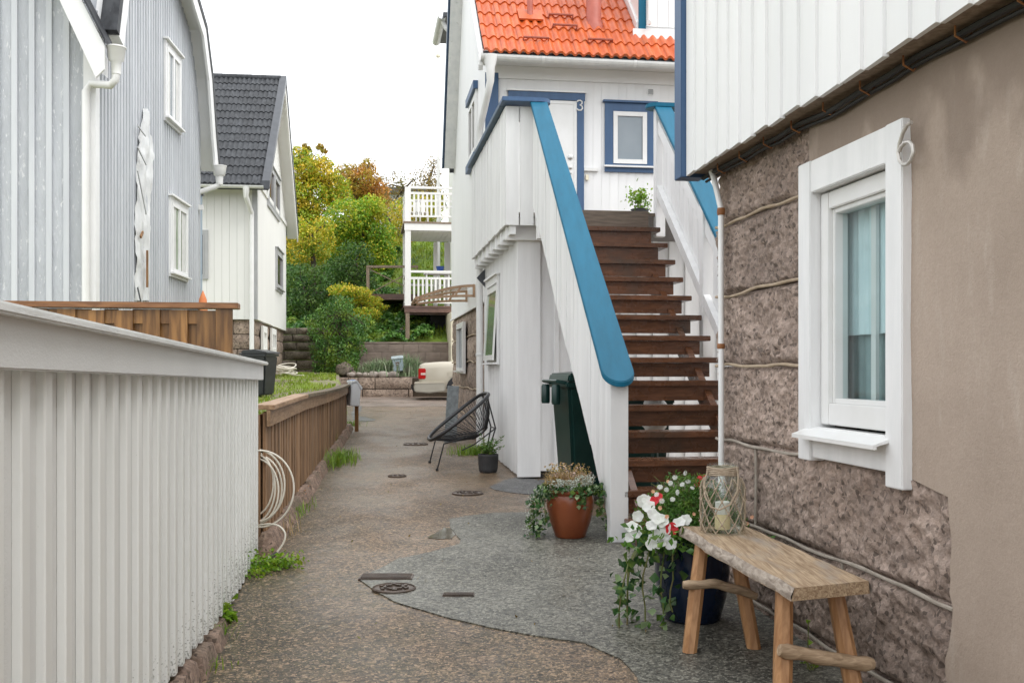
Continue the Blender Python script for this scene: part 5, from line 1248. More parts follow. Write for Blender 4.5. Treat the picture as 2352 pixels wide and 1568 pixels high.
# flagpole
fp = at(1007, 133, 38); gp = hz(fp.x, 38)
flag = thing('flagpole', 'slender white flagpole rising behind the upper balcony', 'flagpole', F0, (fp.x, 38, gp-.1))
part('pole', MB().tube([(fp.x, 38, gp-.1), (fp.x, 38, fp.z)], [.07, .045], 10), M['white_far'], flag, smooth=True)
part('finial', MB().lathe([(.03, 0), (.09, .05), (.09, .12), (.02, .18)], 12, (fp.x, 38, fp.z-.02)), M['cream'], flag, smooth=True)
# wooden deck with cross-braced rail
a = at(842, 610, 35.5); b = at(845, 674, 35.5)
dk = thing('garden_deck', 'brown wooden deck with crossed railing braces left of the balconies', 'deck', F0, (a.x, 35.5, GS*35))
x1 = at(960, 610, 35.5).x
part('deck', MB().box(a.x-.05, x1, 35.4, 38, b.z-.22, b.z-.02), M['deck_wood'], dk)
part('top_rail', MB().box(a.x, x1, 35.42, 35.52, a.z-.08, a.z), M['old_post'], dk)
part('post', MB().box(a.x, a.x+.1, 35.44, 35.54, b.z-.02, a.z-.081), M['old_post'], dk)
part('brace', MB().plank((a.x+.1, 35.48, b.z), (x1, 35.48, a.z-.1), .07, .03, (0, 1, 0)).plank((a.x+.1, 35.50, a.z-.12), (x1, 35.50, b.z+.02), .07, .03, (0, 1, 0)), M['old_post'], dk)
for x in (a.x+.1, x1-.3): part('support_post', MB().box(x, x+.12, 35.6, 35.72, hz(x, 35.6)-.3, b.z-.221), M['old_post'], dk)

# ================================================================== ACROSS THE ROAD
def stone_wall(name, label, fr, org, m, courses, root_mat, amp, step, seed, depth=.35, names='stone_block', edge=.035):
    t = thing(name, label, 'wall', fr, org)
    k = seed
    for (z0, z1, cuts) in courses:
        for a, b in zip(cuts, cuts[1:]):
            gp_ = .012 if amp > .01 else .003
            part(names, rblock(MB(), m, a+gp_, b-gp_, z0+gp_, z1-gp_, depth, amp, step, 2.5, k, edge, .03 if amp > .01 else .006), root_mat, t, smooth=True, sharp=60); k += 1
    return t
def X_at(x, Y): return (x-1176)/2352*Y
Yg = 30.4; zz = lambda y, Y: CZ+(848-y)/2352*Y
XA = lambda *xs: [X_at(x, Yg) for x in xs]
stone_wall('granite_planter_wall', 'low wall of large tan granite blocks across the road', F0, (X_at(860, Yg), Yg, GS*Yg), mv(Yg),
           [(GS*Yg-.1, zz(893, Yg), XA(762, 801, 832, 938, 946)), (zz(893, Yg), zz(866, Yg), XA(762, 800, 822, 861, 945))], M['granite_far'], .05, .10, 5, .5)
struct('planter_bed', MB().box(X_at(760, Yg), X_at(1000, Yg)+2, Yg+.4, 33.2, GS*30, zz(866, Yg)-.04), M['soil'])
Y2 = 30.9
stone_wall('stepped_side_wall', 'low wall of thin stone courses behind the car bumper', F0, (X_at(965, Y2), Y2, GS*Y2), mv(Y2),
           [(GS*Y2-.1, zz(903, Y2), [X_at(x, Y2) for x in (946, 985, 1040)]), (zz(903, Y2), zz(890, Y2), [X_at(x, Y2) for x in (946, 1000, 1040)]), (zz(890, Y2), zz(880, Y2), [X_at(x, Y2) for x in (946, 970, 1040)]), (zz(880, Y2), zz(868, Y2), [X_at(x, Y2) for x in (946, 990, 1040)])], M['granite_far'], .02, .12, 25)
Y3 = 33.25
cs = []; yy = [868, 848, 828, 808, 790, 785]
for j, (y0, y1) in enumerate(zip(yy, yy[1:])):
    c = [X_at(825, Y3)]; 
    while c[-1] < X_at(1120, Y3): c.append(c[-1]+(.48 if y1 > 786 else .9)*(1 if len(c) > 1 or j % 2 else .5))
    cs.append((zz(y0, Y3)-.0, zz(y1, Y3), c))
stone_wall('block_retaining_wall', 'grey brown block retaining wall with a flat coping below the balcony', F0, (X_at(930, Y3), Y3, GS*Y3), mv(Y3), cs, M['blockwall'], .008, .12, 60, .3, 'block', .02)
Y4 = 32.6
cs = []
for j, (y0, y1) in enumerate(zip((870, 848, 826, 805, 785, 768), (848, 826, 805, 785, 768, 752))):
    c = [X_at(618, Y4)]
    while c[-1] < X_at(712-4*j, Y4): c.append(c[-1]+random.uniform(.45, .95))
    cs.append((zz(y0, Y4), zz(y1, Y4), c))
stone_wall('old_stone_wall', 'dark old wall of large stones beside the cream white house', F0, (X_at(680, Y4), Y4, yz(-7, 32)), mv(Y4), cs, M['granite_dark'], .06, .1, 90, .5)
# rocks
def rock(name, label, c, r, mat, seed, group=None, sub=3):
    bm = bmesh.new(); bmesh.ops.create_icosphere(bm, subdivisions=sub, radius=1)
    for v in bm.verts:
        d = 1+.35*noise.noise(v.co*1.3+Vector((seed*5, 0, 0)))+.12*noise.noise(v.co*4+Vector((seed, 0, 0)))
        v.co = Vector((v.co.x*r[0], v.co.y*r[1], v.co.z*r[2]))*d
    me = bpy.data.meshes.new(name); bm.to_mesh(me); bm.free(); me.materials.append(mat); me.shade_smooth()
    o = bpy.data.objects.new(name, me); COL.objects.link(o); o.location = c; o['label'] = label; o['category'] = 'rock' if r[0] > .3 else 'stone'
    if group: o['group'] = group
    return o
rock('rock', 'broad layered brown rock above the block retaining wall', at(905, 783, 34.6), (1.0, .5, .42), M['rock'], 1)
rock('rock', 'rounded dark boulder half covered by ivy left of the retaining wall', at(792, 850, 31.55), (.24, .2, .26), M['granite_dark'], 2)
rock('rock', 'small reddish rock at the foot of the ivy', at(806, 860, 31.6), (.20, .16, .12), M['rock'], 3)
sc_ = ['leftmost', 'second', 'third', 'fourth', 'fifth', 'last and palest']
for k, (x, r_) in enumerate(((806, .13), (826, .12), (841, .13), (858, .18), (881, .20), (903, .18))):
    rock('field_stone', 'rounded field stone on the granite wall, %s from the left' % sc_[k] if k < 5 else 'rounded mauve field stone on the granite wall below the grey mailbox', at(x, 862, 30.62)+Vector((0, 0, .02)), (r_, .13, r_*.62), M['pebble'], 5+k, 'field stones edging the planter', 2)
# lavender bed
lv = []
for k, (x, y, s_, h) in enumerate(((855, 855, .4, .5), (878, 850, .45, .6), (895, 853, .35, .55), (915, 852, .3, .6), (935, 855, .3, .75), (945, 860, .25, .6), (868, 862, .3, .3))):
    p = at(x, 862, 31.0+.2*(k % 3)); n = 260
    roots = np.array([p.x, p.y, p.z-.03])+np.stack([RNG.normal(0, s_*.45, n), RNG.normal(0, .18, n), np.zeros(n)], 1)
    nm = ['bushy', 'tall', 'loose', 'narrow', 'tallest', 'outer', 'low'][k]
    pos = ['by the leftmost field stone', 'in the middle of the bed', 'left of the grey mailbox', 'behind the grey mailbox', 'right of the grey mailbox', 'at the right end of the bed', 'spilling over the field stones'][k]
    t = thing('lavender_plant', '%s grey green lavender %s' % (nm, pos), 'plant', F0, (p.x, p.y, p.z-.05), 'plants in the granite planter')
    raw('foliage', blade_mesh('foliage', roots, h, M['lavender'], .7, .035), t)
# grey mailbox on a post with a painted emblem
p = at(916, 852, 30.75); tl = math.radians(-6)
mbx = thing('grey_mailbox', 'tilted blue grey mailbox with a brown emblem above the granite wall', 'mailbox', F0, (p.x, p.y, zz(866, Yg)-.05))
pv = Vector((p.x, p.y, p.z-.1)); rot = Matrix.Translation(pv) @ Matrix.Rotation(tl, 4, 'Y') @ Matrix.Translation(-pv)
def tilt(mb): mb.v = [rot @ v for v in mb.v]; return mb
x0, x1 = X_at(905, 30.75), X_at(928, 30.75); z0, z1 = zz(852, 30.75), zz(824, 30.75)
part('body', tilt(MB().box(x0, x1, p.y-.10, p.y+.10, z0, z1)), M['mail_grey'], mbx, bevel=.01)
part('lid', tilt(MB().prism([(x0-.02, z1+.002), (x1+.02, z1+.002), (x1+.02, z1+.09), (x0-.02, z1+.09)], lambda a, d, z: (a, d, z), p.y-.13, p.y+.11)), M['mail_lid'], mbx, bevel=.01)
em = MB(); cx, cz_ = (x0+x1)/2, (z0+z1)/2+.04
em.tube([(cx+math.cos(a)*.045, p.y-.105, cz_+math.sin(a)*.04) for a in np.linspace(0, 2*math.pi, 12)[:-1]], .012, 5, True)
em.tube([(cx-.07, p.y-.105, cz_+.05), (cx, p.y-.105, cz_+.02), (cx+.07, p.y-.105, cz_+.05)], .008, 5)
for dx in (-.035, 0, .035): em.tube([(cx+dx, p.y-.105, cz_-.03), (cx+dx, p.y-.105, cz_-.14+abs(dx))], .005, 5)
part('emblem', tilt(em), M['emblem'], mbx)
part('post', MB().box(p.x-.04, p.x+.04, p.y+.105, p.y+.16, zz(866, Yg)-.1, z1-.02), M['old_post'], mbx)

# ================================================================== CAR
cx0 = X_at(961, 28.2); cy = 29.08; g = GS*28.6+.004
CAR = thing('parked_car', 'champagne coloured sedan parked across the road, only its tail showing', 'car', F0, (cx0+2.3, cy, g))
stn = [(0, .34, .74, .93, .80), (.03, .26, .82, .985, .84), (.12, .23, .855, 1.02, .86), (.6, .21, .88, 1.06, .88), (1.05, .21, .88, 1.06, .88), (1.9, .21, .88, 1.0, .86), (3.2, .21, .88, .97, .84), (3.6, .22, .875, .94, .80), (4.3, .24, .84, .84, .72), (4.62, .30, .72, .68, .62)]
mb = MB(); ring = []
for (x, zb_, hw, zt_, zs) in stn:
    pr = [(-hw*.92, zb_), (-hw*.985, zb_+.12), (-hw*1.0, zs*.66), (-hw*.985, zs), (-hw*.955, zs+(zt_-zs)*.6), (-hw*.90, zt_-.015), (-hw*.6, zt_), (0, zt_+.012)]
    pr = pr+[(-y, z) for y, z in pr[-2::-1]]
    ring.append([(cx0+x, cy+y, g+z) for y, z in pr])
mb.grid(ring); n = len(ring[0])
mb.add(ring[0], [tuple(range(n))]); mb.add(ring[-1], [tuple(range(n-1, -1, -1))])
part('body', mb, M['car'], CAR, smooth=True, sharp=50)
cab = [(.98, .80, 1.06), (1.55, .68, 1.36), (2.1, .66, 1.43), (2.7, .66, 1.42), (3.55, .80, .96)]
mb = MB(); r2 = []
for (x, hw, z) in cab: r2.append([(cx0+x, cy-.84, g+.95), (cx0+x, cy-hw, g+z), (cx0+x, cy, g+z+.03), (cx0+x, cy+hw, g+z), (cx0+x, cy+.84, g+.95)])
mb.grid(r2); part('cabin_glass', mb, M['pane_green'], CAR, smooth=True, sharp=40)
mb = MB().grid([[(cx0+x, cy+y, g+z+.012) for y in (-hw+.02, 0, hw-.02)] for x, hw, z in cab[1:4]])
part('roof', mb, M['car'], CAR, smooth=True)
for (xa, za, xb, zb_) in ((1.0, 1.0, 1.55, 1.37), (2.55, 1.42, 2.6, .98), (3.55, .97, 2.7, 1.42)):
    for sg in (-1, 1): part('pillar', MB().plank((cx0+xa, cy+sg*.82, g+za), (cx0+xb, cy+sg*.68, g+zb_), .08, .04, (1, 0, 0)), M['car'], CAR)
part('bumper', MB().prism([(-.10, .22), (-.13, .36), (-.11, .46), (.0, .50), (.72, .50), (.76, .44), (.74, .24), (.3, .19)], lambda a, d, z: (cx0+a, cy+d, g+z), -.895, .895), M['car_trim'], CAR, bevel=.025)
part('bumper_strip', MB().prism([(-.118, .45), (-.09, .505), (.70, .505), (.72, .47)], lambda a, d, z: (cx0+a, cy+d, g+z), -.905, .905), M['car'], CAR)
for sg in (-1, 1):
    yb = cy+sg*.80
    tlp = part('taillight', MB().box(cx0-.004, cx0+.20, yb-.08, yb+.082, g+.58, g+.87), M['taillight'], CAR, bevel=.02)
    part('lens', MB().box(cx0+.07, cx0+.204, yb-.088, yb+.088, g+.69, g+.75), M['lamp_clear'], tlp)
fx = X_at(1038, 28.2)
part('fuel_flap', MB().box(fx-.12, fx+.10, cy-.892, cy-.86, g+.62, g+.79), M['car'], CAR, bevel=.015)
for wx in (1.14, 3.85):
    for sg in (-1, 1):
        me = mesh_of('tyre', MB().lathe([(.20, -.10), (.30, -.10), (.315, -.07), (.315, .07), (.30, .10), (.20, .10)], 24), M['rubber'], smooth=True, sharp=50)
        wl = piece('wheel', me, CAR, (cx0+wx, cy+sg*.80, g+.315), (math.pi/2, 0, 0))
        rim = bpy.data.objects.new('rim', mesh_of('rim', MB().lathe([(.205, -.09), (.17, -.04), (.06, -.06), (.02, -.085), (.02, .085), (.06, .06), (.17, .04), (.205, .09)], 16), M['chrome'], smooth=True)); COL.objects.link(rim); rim.parent = wl; ORG[rim.name] = ORG[wl.name]
part('wheel_arch', MB().prism([(wx_+math.cos(a)*.37, .315+math.sin(a)*.37) for wx_ in (1.14,) for a in np.linspace(0, math.pi, 12)], lambda a, d, z: (cx0+a, cy+d, g+z), -.906, -.84), M['dark_void'], CAR)  # near-black half disc painting the shade of the open wheel well
part('towbar', MB().tube([(cx0+.1, cy, g+.22), (cx0-.20, cy, g+.24), (cx0-.26, cy, g+.30), (cx0-.26, cy, g+.42)], .03, 8), M['black'], CAR, smooth=True)

# ================================================================== YARD THINGS
def wheelie_bin(name, label, fr, c, rz, mat, h=1.05, w_=.56, group=None, arch=True, handles=False):
    u0, v0, z0 = c
    t = thing(name, label, 'bin', fr, c, group); t.rotation_euler.z += rz
    w0, d0 = w_*.40, .5*.42; w1, d1 = w_/2, .55/2
    q = [(u0+sx*a, v0+sy*b, z0+z) for (a, b, z) in ((w0, d0, .06), (w1, d1, h-.08)) for sx, sy in ((-1, -1), (1, -1), (1, 1), (-1, 1))]
    part('body', MB().add(q, [(0, 3, 2, 1), (4, 5, 6, 7), (0, 1, 5, 4), (1, 2, 6, 5), (2, 3, 7, 6), (3, 0, 4, 7)]), mat, t, bevel=.03)
    part('rim', MB().box(u0-w1-.02, u0+w1+.02, v0-d1-.02, v0+d1+.02, z0+h-.10, z0+h-.05), mat, t, bevel=.012)
    ld_ = part('lid', MB().prism([(-d1-.05, h-.045), (-d1-.04, h-.01), (0, h+.05), (d1, h+.03), (d1+.02, h-.045)], lambda a, d, z: (u0+d, v0+a, z0+z), -w1-.03, w1+.03), mat, t, bevel=.015)
    for sx in (-1, 1):
        wm = piece('wheel', mesh_of('wheel', MB().lathe([(.04, -.03), (.075, -.03), (.10, -.022), (.10, .022), (.075, .03), (.04, .03)], 20), M['black'], smooth=True, sharp=40), t, (u0+sx*(w0+.05), v0+d0+.0, z0+.10), (0, math.pi/2, 0))
        for k in range(5):
            sp = piece('spoke', SPOKE, t, (u0+sx*(w0+.05), v0+d0, z0+.10), (k*2*math.pi/5, 0, 0))
    part('handle', MB().tube([(u0-w1*.8, v0+d1, z0+h-.06), (u0-w1*.8, v0+d1+.09, z0+h-.04), (u0+w1*.8, v0+d1+.09, z0+h-.04), (u0+w1*.8, v0+d1, z0+h-.06)], .016, 8), mat, t, smooth=True)
    if handles:
        for dx in (-.6, .6): part('grip', MB().lathe([(.035, -.16), (.04, -.14), (.04, 0), (.03, .02)], 10, (u0+dx*w1, v0+d1+.085, z0+h-.09)), mat, t, smooth=True)
    return t
SPOKE = mesh_of('spoke', MB().box(-.012, .012, -.012, .012, 0, .085), M['black'])
p = at(598, 913, 22); zb_ = yz(p.x, 22)
wheelie_bin('wheelie_bin', 'charcoal wheeled rubbish bin in the yard behind the white fence', F0, (p.x, 22, zb_), math.radians(75), M['bin_black'], .98, .56)
# heap of pale hose by the house
p = at(655, 860, 29.5); zb_ = yz(p.x, 29.5)
mb = MB()
for k in range(11):
    r_ = random.uniform(.16, .34); ox, oy = random.uniform(-.08, .08), random.uniform(-.1, .1); tx, ty = random.uniform(-.5, .5), random.uniform(-.25, .6); ph = random.random()*6
    mb.tube([(p.x+ox+r_*math.cos(a), 29.5+oy+r_*math.sin(a)*.8, zb_+.03+k*.015+max(0, .5*r_+r_*(math.cos(a)*tx*.6+math.sin(a)*ty))*.7) for a in np.linspace(0, 2*math.pi, 28)[:-1]], .016, 6, True)
mb.tube([(p.x+.2, 29.4, zb_+.03), (p.x+.42, 29.2, zb_+.02), (p.x+.62, 29.1, zb_+.02)], .016, 6)
solo('hose_heap', 'tangled heap of pale hose on the yard by the stone wall', 'hose', mb, M['cable_white'], F0, (p.x, 29.5, zb_), smooth=True)
# folded orange parasol tip above the board fence
p = at(466, 668, 14.5); zb_ = yz(p.x, 14.5)
pr_ = thing('folded_parasol', 'tip of a folded pale orange parasol above the brown board fence', 'parasol', F0, (p.x, 14.5, zb_))
part('canopy', MB().lathe([(.13, -1.2), (.11, -.8), (.055, -.12), (.006, 0)], 12, (p.x, 14.5, p.z), lambda a, i: 1+.12*math.sin(a*6)), M['orange_cloth'], pr_, smooth=True)
part('pole', MB().tube([(p.x, 14.5, zb_), (p.x, 14.5, p.z-1.2)], .02, 8), M['old_post'], pr_)
# mailbox at the far end of the slat fence
c = Vector((-2.655, 17.15, at(803, 904, 17.15).z)); mw = thing('white_mailbox', 'pale grey mailbox with blue striped lid at the end of the slat fence', 'mailbox', F0, (c.x, c.y, GS*17.6))
tl = math.radians(4); pv = Vector((c.x, c.y, c.z)); rot = Matrix.Translation(pv) @ Matrix.Rotation(tl, 4, 'Y') @ Matrix.Rotation(math.radians(28), 4, 'Z') @ Matrix.Translation(-pv)
part('body', tilt(MB().prism([(-.08, -.20), (-.08, .17), (.0, .20), (.085, .10), (.085, -.20)], lambda a, d, z: (c.x+a, c.y+d, c.z+z), -.12, .12)), M['mail_white'], mw, bevel=.012)
lid = part('lid', tilt(MB().prism([(-.09, .175), (-.09, .215), (.0, .235), (.105, .12), (.105, .075), (.092, .075), (.0, .203)], lambda a, d, z: (c.x+a, c.y+d, c.z+z), -.13, .13)), M['mail_white'], mw, bevel=.006)
for d in (-.07, .0, .07): part('stripe', tilt(MB().prism([(-.085, .219), (.0, .238), (.1, .127), (.1, .124), (.0, .235)], lambda a, dd, z: (c.x+a, c.y+dd, c.z+z), d-.012, d+.012)), M['mail_blue'], lid)
part('post', MB().box(c.x+.0, c.x+.06, c.y+.13, c.y+.19, GS*17.2-.1, c.z+.1), M['cedar'], mw)

# ================================================================== UNDER THE STAIRS
zb_ = gz(.5, 9.3)
wheelie_bin('wheelie_bin', 'dark green wheeled bin with lid handles in the gap left of the staircase', FA, (2.06, 9.32, zb_), math.radians(96), M['bin_green'], 1.12, .56, 'green bins under the stairs', handles=True)
wheelie_bin('wheelie_bin', 'dark green wheeled bin seen between the stair treads', FA, (2.42, 9.05, zb_-.004), math.radians(180), M['bin_green'], .98, .56, 'green bins under the stairs')
u, v = 2.55, 8.55
rb = thing('white_bag', 'crumpled white plastic bag hanging below the stair treads', 'bag', FA, (u, v+.18, zb_))
ur_, zr_ = FA.on_v(1504, 950, v)
rows = []
for i in range(15):
    t = i/14; r_ = .13*(math.sin(math.pi*(.08+.88*t))**.6)
    rows.append([(ur_+math.cos(a)*r_*(1+.25*noise.noise(Vector((math.cos(a)*2, math.sin(a)*2, t*5)))), v+math.sin(a)*r_*.7*(1+.2*noise.noise(Vector((math.cos(a)*2+5, math.sin(a)*2, t*5)))), zr_-.16+t*.32) for a in np.linspace(0, 2*math.pi, 25)])
part('bag', MB().grid(rows), M['bag'], rb, smooth=True, sharp=180)
part('bag_stand', MB().lathe([(.13, 0), (.13, .03), (.03, .05), (.03, zr_-.15-zb_)], 14, (ur_, v, zb_)), M['bin_green'], rb, smooth=True)

# ================================================================== HOUSE DETAILS ON THE LANE
# canopy over the basement door
va = 15.2; ym = mu(UH-.02)
def cpt(x, y, v): u, z = FA.on_v(x, y, v); return (u, v, z)
CN = part('canopy_sheet', MB().grid([[Vector((UH-.02, v, R(1.28)))*0+Vector((UH-.03-.86*t, v, R(1.27)-.20*t**1.8)) for t in np.linspace(0, 1, 10)] for v in (va, va+1.25)]), M['canopy_sheet'], H3, smooth=True)
for v in (va+.06, va+1.19):
    fr_ = MB(); arc = [(UH-.03-.86*t, v, R(1.25)-.20*t**1.8) for t in np.linspace(0, 1, 10)]; low = [(UH-.03-.80*t, v, R(1.10)-.06*t**2.2) for t in np.linspace(0, 1, 8)]
    for a_, b_ in list(zip(arc, arc[1:]))+list(zip(low, low[1:])): fr_.plank(a_, b_, .035, .035, (0, 1, 0))
    fr_.plank((UH-.03, v, R(1.27)), (UH-.03, v, R(1.08)), .035, .035, (0, 1, 0)); fr_.plank((UH-.22, v, R(1.24)), (UH-.32, v, R(1.09)), .03, .03, (0, 1, 0))
    part('canopy_bracket', fr_, M['canopy_wood'], CN)
part('canopy_edge', MB().tube([(UH-.89, va, R(1.055)), (UH-.89, va+1.25, R(1.055))], .025, 8), M['canopy_wood'], CN)
# slate board leaning on the house corner
p = at(1036, 1000, 15.4); g = gz(p.x, p.y); zt_ = at(1036, 886, 15.4).z
solo('slate_board', 'worn grey slate board leaning against the house corner behind the chair', 'board', MB().add([(p.x-.10, 15.3, g), (p.x+.09, 15.2, g), (p.x+.09, 15.23, g), (p.x-.10, 15.33, g), (p.x-.06, 15.5, zt_), (p.x+.12, 15.4, zt_), (p.x+.12, 15.43, zt_), (p.x-.06, 15.53, zt_)], [(0, 3, 2, 1), (4, 5, 6, 7), (0, 1, 5, 4), (1, 2, 6, 5), (2, 3, 7, 6), (3, 0, 4, 7)]), M['slate'], F0, (p.x, 15.3, g), bevel=.004)
# round manhole covers and valve lids
def cover(name, label, X, Y, r, pat, square=None, tiltx=0):
    g = gz(X, Y)+.002
    t = thing(name, label, 'cover', F0, (X, Y, g))
    if square:
        hw, hd = square
        part('plate', MB().box(X-hw, X+hw, Y-hd, Y+hd, g-.02, g+.010), M['iron'], t, bevel=.004)
        for k in range(5): part('rib', MB().box(X-hw*.92, X+hw*.92, Y-hd*.8+k*hd*.36, Y-hd*.8+k*hd*.36+hd*.16, g+.0105, g+.015), M['iron'], t)
    else:
        part('plate', MB().lathe([(r*.99, -.02), (r, .010), (r*.93, .016), (r*.90, .008), (0.001, .008)], 32, (X, Y, g), caps=False), M['iron'], t, smooth=True, sharp=30)
        for k in range(pat):
            a = k*2*math.pi/pat; q = r*(.62 if k % 2 else .42)
            part('rib', MB().plank((X+math.cos(a)*q-math.sin(a)*r*.2, Y+math.sin(a)*q+math.cos(a)*r*.2, g+.013), (X+math.cos(a+.3)*q+math.sin(a)*r*.2, Y+math.sin(a+.3)*q-math.cos(a)*r*.2, g+.013), r*.13, .012, (math.cos(a), math.sin(a), 0)), M['iron'], t)
    return t
x, y = gpt(888, 1327); cover('drain_cover', 'rectangular ribbed iron drain cover left of the grey patch', x, y, 0, 0, (.16, .075))
x, y = gpt(905, 1354); cover('manhole_cover', 'round patterned iron manhole cover beside the drain cover', x, y, .125, 12)
x, y = gpt(1053, 1369); cover('drain_cover', 'small narrow ribbed iron cover in the grey patch', x, y, 0, 0, (.09, .035))
x, y = gpt(1074, 1133); cover('manhole_cover', 'round iron cover on the path in front of the shed', x, y, .15, 10)
x, y = gpt(912, 1094); cover('manhole_cover', 'small flat iron lid in the middle of the path', x, y, .10, 6)
x, y = gpt(955, 1020); cover('manhole_cover', 'flat iron lid on the path left of the chair', x, y, .18, 8)
x, y = gpt(1000, 917); cover('manhole_cover', 'large flat manhole cover on the road in front of the granite wall', x, y, .55, 10)

# ================================================================== STRING CHAIR
Cc = Vector((-.625, 11.9, R(-.545))); hdir = Vector((.98, .176, 0)); e1 = hdir*.335+Vector((0, 0, .265)); e2 = Vector((.20, -.98, 0))*.40
gch = gz(-.8, 11.9)
CH = thing('string_chair', 'black round string lounge chair on thin metal legs beside the shed', 'chair', F0, (Cc.x, Cc.y, gch))
def sgn(x, e): return math.copysign(abs(x)**e, x)
def ringp(t, k=1.0): return Cc+e1*sgn(math.cos(t), .68)*k+e2*sgn(math.sin(t), .68)*k*(1-.10*(1-math.cos(t))/2)
N = 60
part('seat_ring', MB().tube([ringp(2*math.pi*i/N) for i in range(N)], .021, 8, True), M['cord'], CH, smooth=True)
nrm = e1.cross(e2).normalized(); nrm = nrm if nrm.z < 0 else -nrm
hub = Cc+nrm*.31+e1*.18
def hubp(t): return hub+e1.normalized()*math.cos(t)*.11+e2.normalized()*math.sin(t)*.13
part('hub_ring', MB().tube([hubp(2*math.pi*i/24) for i in range(24)], .009, 6, True), M['cord'], CH, smooth=True)
mb = MB()
for i in range(74):
    t = 2*math.pi*(i+.5)/74; a = ringp(t); b = hubp(t); mid = a.lerp(b, .5)+nrm*.035
    mb.tube([a, mid, b], .0042, 4)
part('strings', mb, M['cord'], CH, kind='stuff')
fn = Cc-e1*.62+nrm*.12
for sg, foot in ((1, gpt(1004, 1081)), (-1, gpt(987, 1063))):
    f_ = Vector((foot[0], foot[1], gz(*foot))); a = f_+Vector((.075, .02, .305))
    lg = part('leg', MB().tube([f_+Vector((0, 0, .01)), a, hub+e2.normalized()*sg*.13], .0085, 8), M['cord'], CH, smooth=True)
    part('foot_cap', MB().lathe([(.016, 0), (.018, .012), (.012, .03)], 10, f_), M['black'], lg, smooth=True)
    rf = Vector((-.33, 11.95-sg*.30, 0)); rf.z = gz(rf.x, rf.y)
    part('leg', MB().tube([rf+Vector((0, 0, .008)), hub+hdir*.16+e2.normalized()*sg*.15+Vector((0, 0, .06)), ringp(.25*sg)-e1*.05], .0085, 8), M['cord'], CH, smooth=True)
part('cross_bar', MB().tube([hub-e1.normalized()*.30+e2.normalized()*.17, hub-e1.normalized()*.12+e2.normalized()*.16-Vector((0, 0, .05)), hub+hdir*.16+e2.normalized()*.15+Vector((0, 0, .06))], .008, 6).tube([hub+hdir*.16+e2.normalized()*.15+Vector((0, 0, .06)), hub+hdir*.16-e2.normalized()*.15+Vector((0, 0, .06))], .008, 6), M['cord'], CH, smooth=True)

# ================================================================== PLANTS IN POTS
def strand(path_pts, mat_leaf, n, size, out, dirs=None, spread=.02, aspect=.85):
    """leaf centres along a hanging stem"""
    P = []; path_pts = [Vector(p) for p in path_pts]
    for k in range(n):
        t = (k+random.random())/n*(len(path_pts)-1); i = min(int(t), len(path_pts)-2); p = path_pts[i].lerp(path_pts[i+1], t-i)
        P.append(p+Vector((random.gauss(0, spread), random.gauss(0, spread), random.gauss(0, spread))))
    out.extend(P)
def hang(c, r, ang, drop, outw, seed):
    """stem running over a rim at angle ang, drop down"""
    p = []; d = Vector((math.cos(ang), math.sin(ang), 0)); s_ = Vector((-d.y, d.x, 0))
    for k in range(9):
        t = k/8; p.append(Vector(c)+d*(r+outw*math.sin(min(1, t*1.6)*math.pi/2))+Vector((0, 0, .03*math.sin(t*5)-drop*t**1.25))+s_*.04*noise.noise(Vector((t*3, seed, 0))))
    return p
# terracotta pot
x, y = gpt(1312, 1240); g = gz(x, y)+.007; y += .12
PT = thing('terracotta_pot', 'glazed terracotta pot with fading heather and trailing ivy at the foot of the stairs', 'pot', F0, (x, y, g))
part('pot', MB().lathe([(.105, 0), (.112, .01), (.150, .12), (.172, .22), (.174, .27), (.166, .305), (.160, .315), (.172, .322), (.180, .332), (.178, .345), (.165, .348), (.155, .335), (.150, .29)], 48, (x, y, g)), M['terracotta'], PT, smooth=True, sharp=60)
part('soil', MB().lathe([(.152, .28), (.148, .325), (.001, .33)], 24, (x, y, g), caps=False), M['soil'], PT)
ctr = np.array([x, y, g+.34])
n = 900; a = RNG.uniform(0, 6.28, n); rr = .15*np.sqrt(RNG.uniform(0, 1, n)); cl = RNG.integers(0, 5, n)
hc = np.array([(-.08, .02), (.03, -.03), (.09, .04), (-.02, .07), (-.12, -.03)])[cl]
roots = ctr+np.stack([hc[:, 0]+RNG.normal(0, .03, n), hc[:, 1]+RNG.normal(0, .03, n), np.full(n, -.02)], 1)
raw('heather', blade_mesh('heather', roots, .17, M['leaf_heather'], .7, .006), PT)
P = []
for k in range(520): 
    c_ = random.choice(((-.08, .02), (.03, -.03), (.09, .04), (-.02, .07), (-.12, -.03))); P.append((x+c_[0]+random.gauss(0, .035), y+c_[1]+random.gauss(0, .035), g+.34+random.uniform(.05, .19)))
raw('heather_bloom', leaf_mesh('heather_bloom', P, RNG.uniform(.012, .022, len(P)), M['leaf_heather'], .7), PT)
P = []
for k in range(700):
    an = random.uniform(-2.9, -.2) if random.random() < .8 else random.uniform(0, 6.28); r_ = random.uniform(.09, .18); P.append((x+math.cos(an)*r_*1.02, y+math.sin(an)*r_, g+.345+random.uniform(.0, .08)+(.03 if math.cos(an) > .3 else 0)))
raw('silver_leaves', leaf_mesh('silver_leaves', P, RNG.uniform(.014, .026, len(P)), M['leaf_silver'], .35), PT)
P = []; stems = MB(); 
for k in range(260): an = random.uniform(0, 6.28); r_ = random.uniform(.13, .20); P.append(Vector((x+math.cos(an)*r_, y+math.sin(an)*r_, g+.335+random.uniform(-.02, .045))))
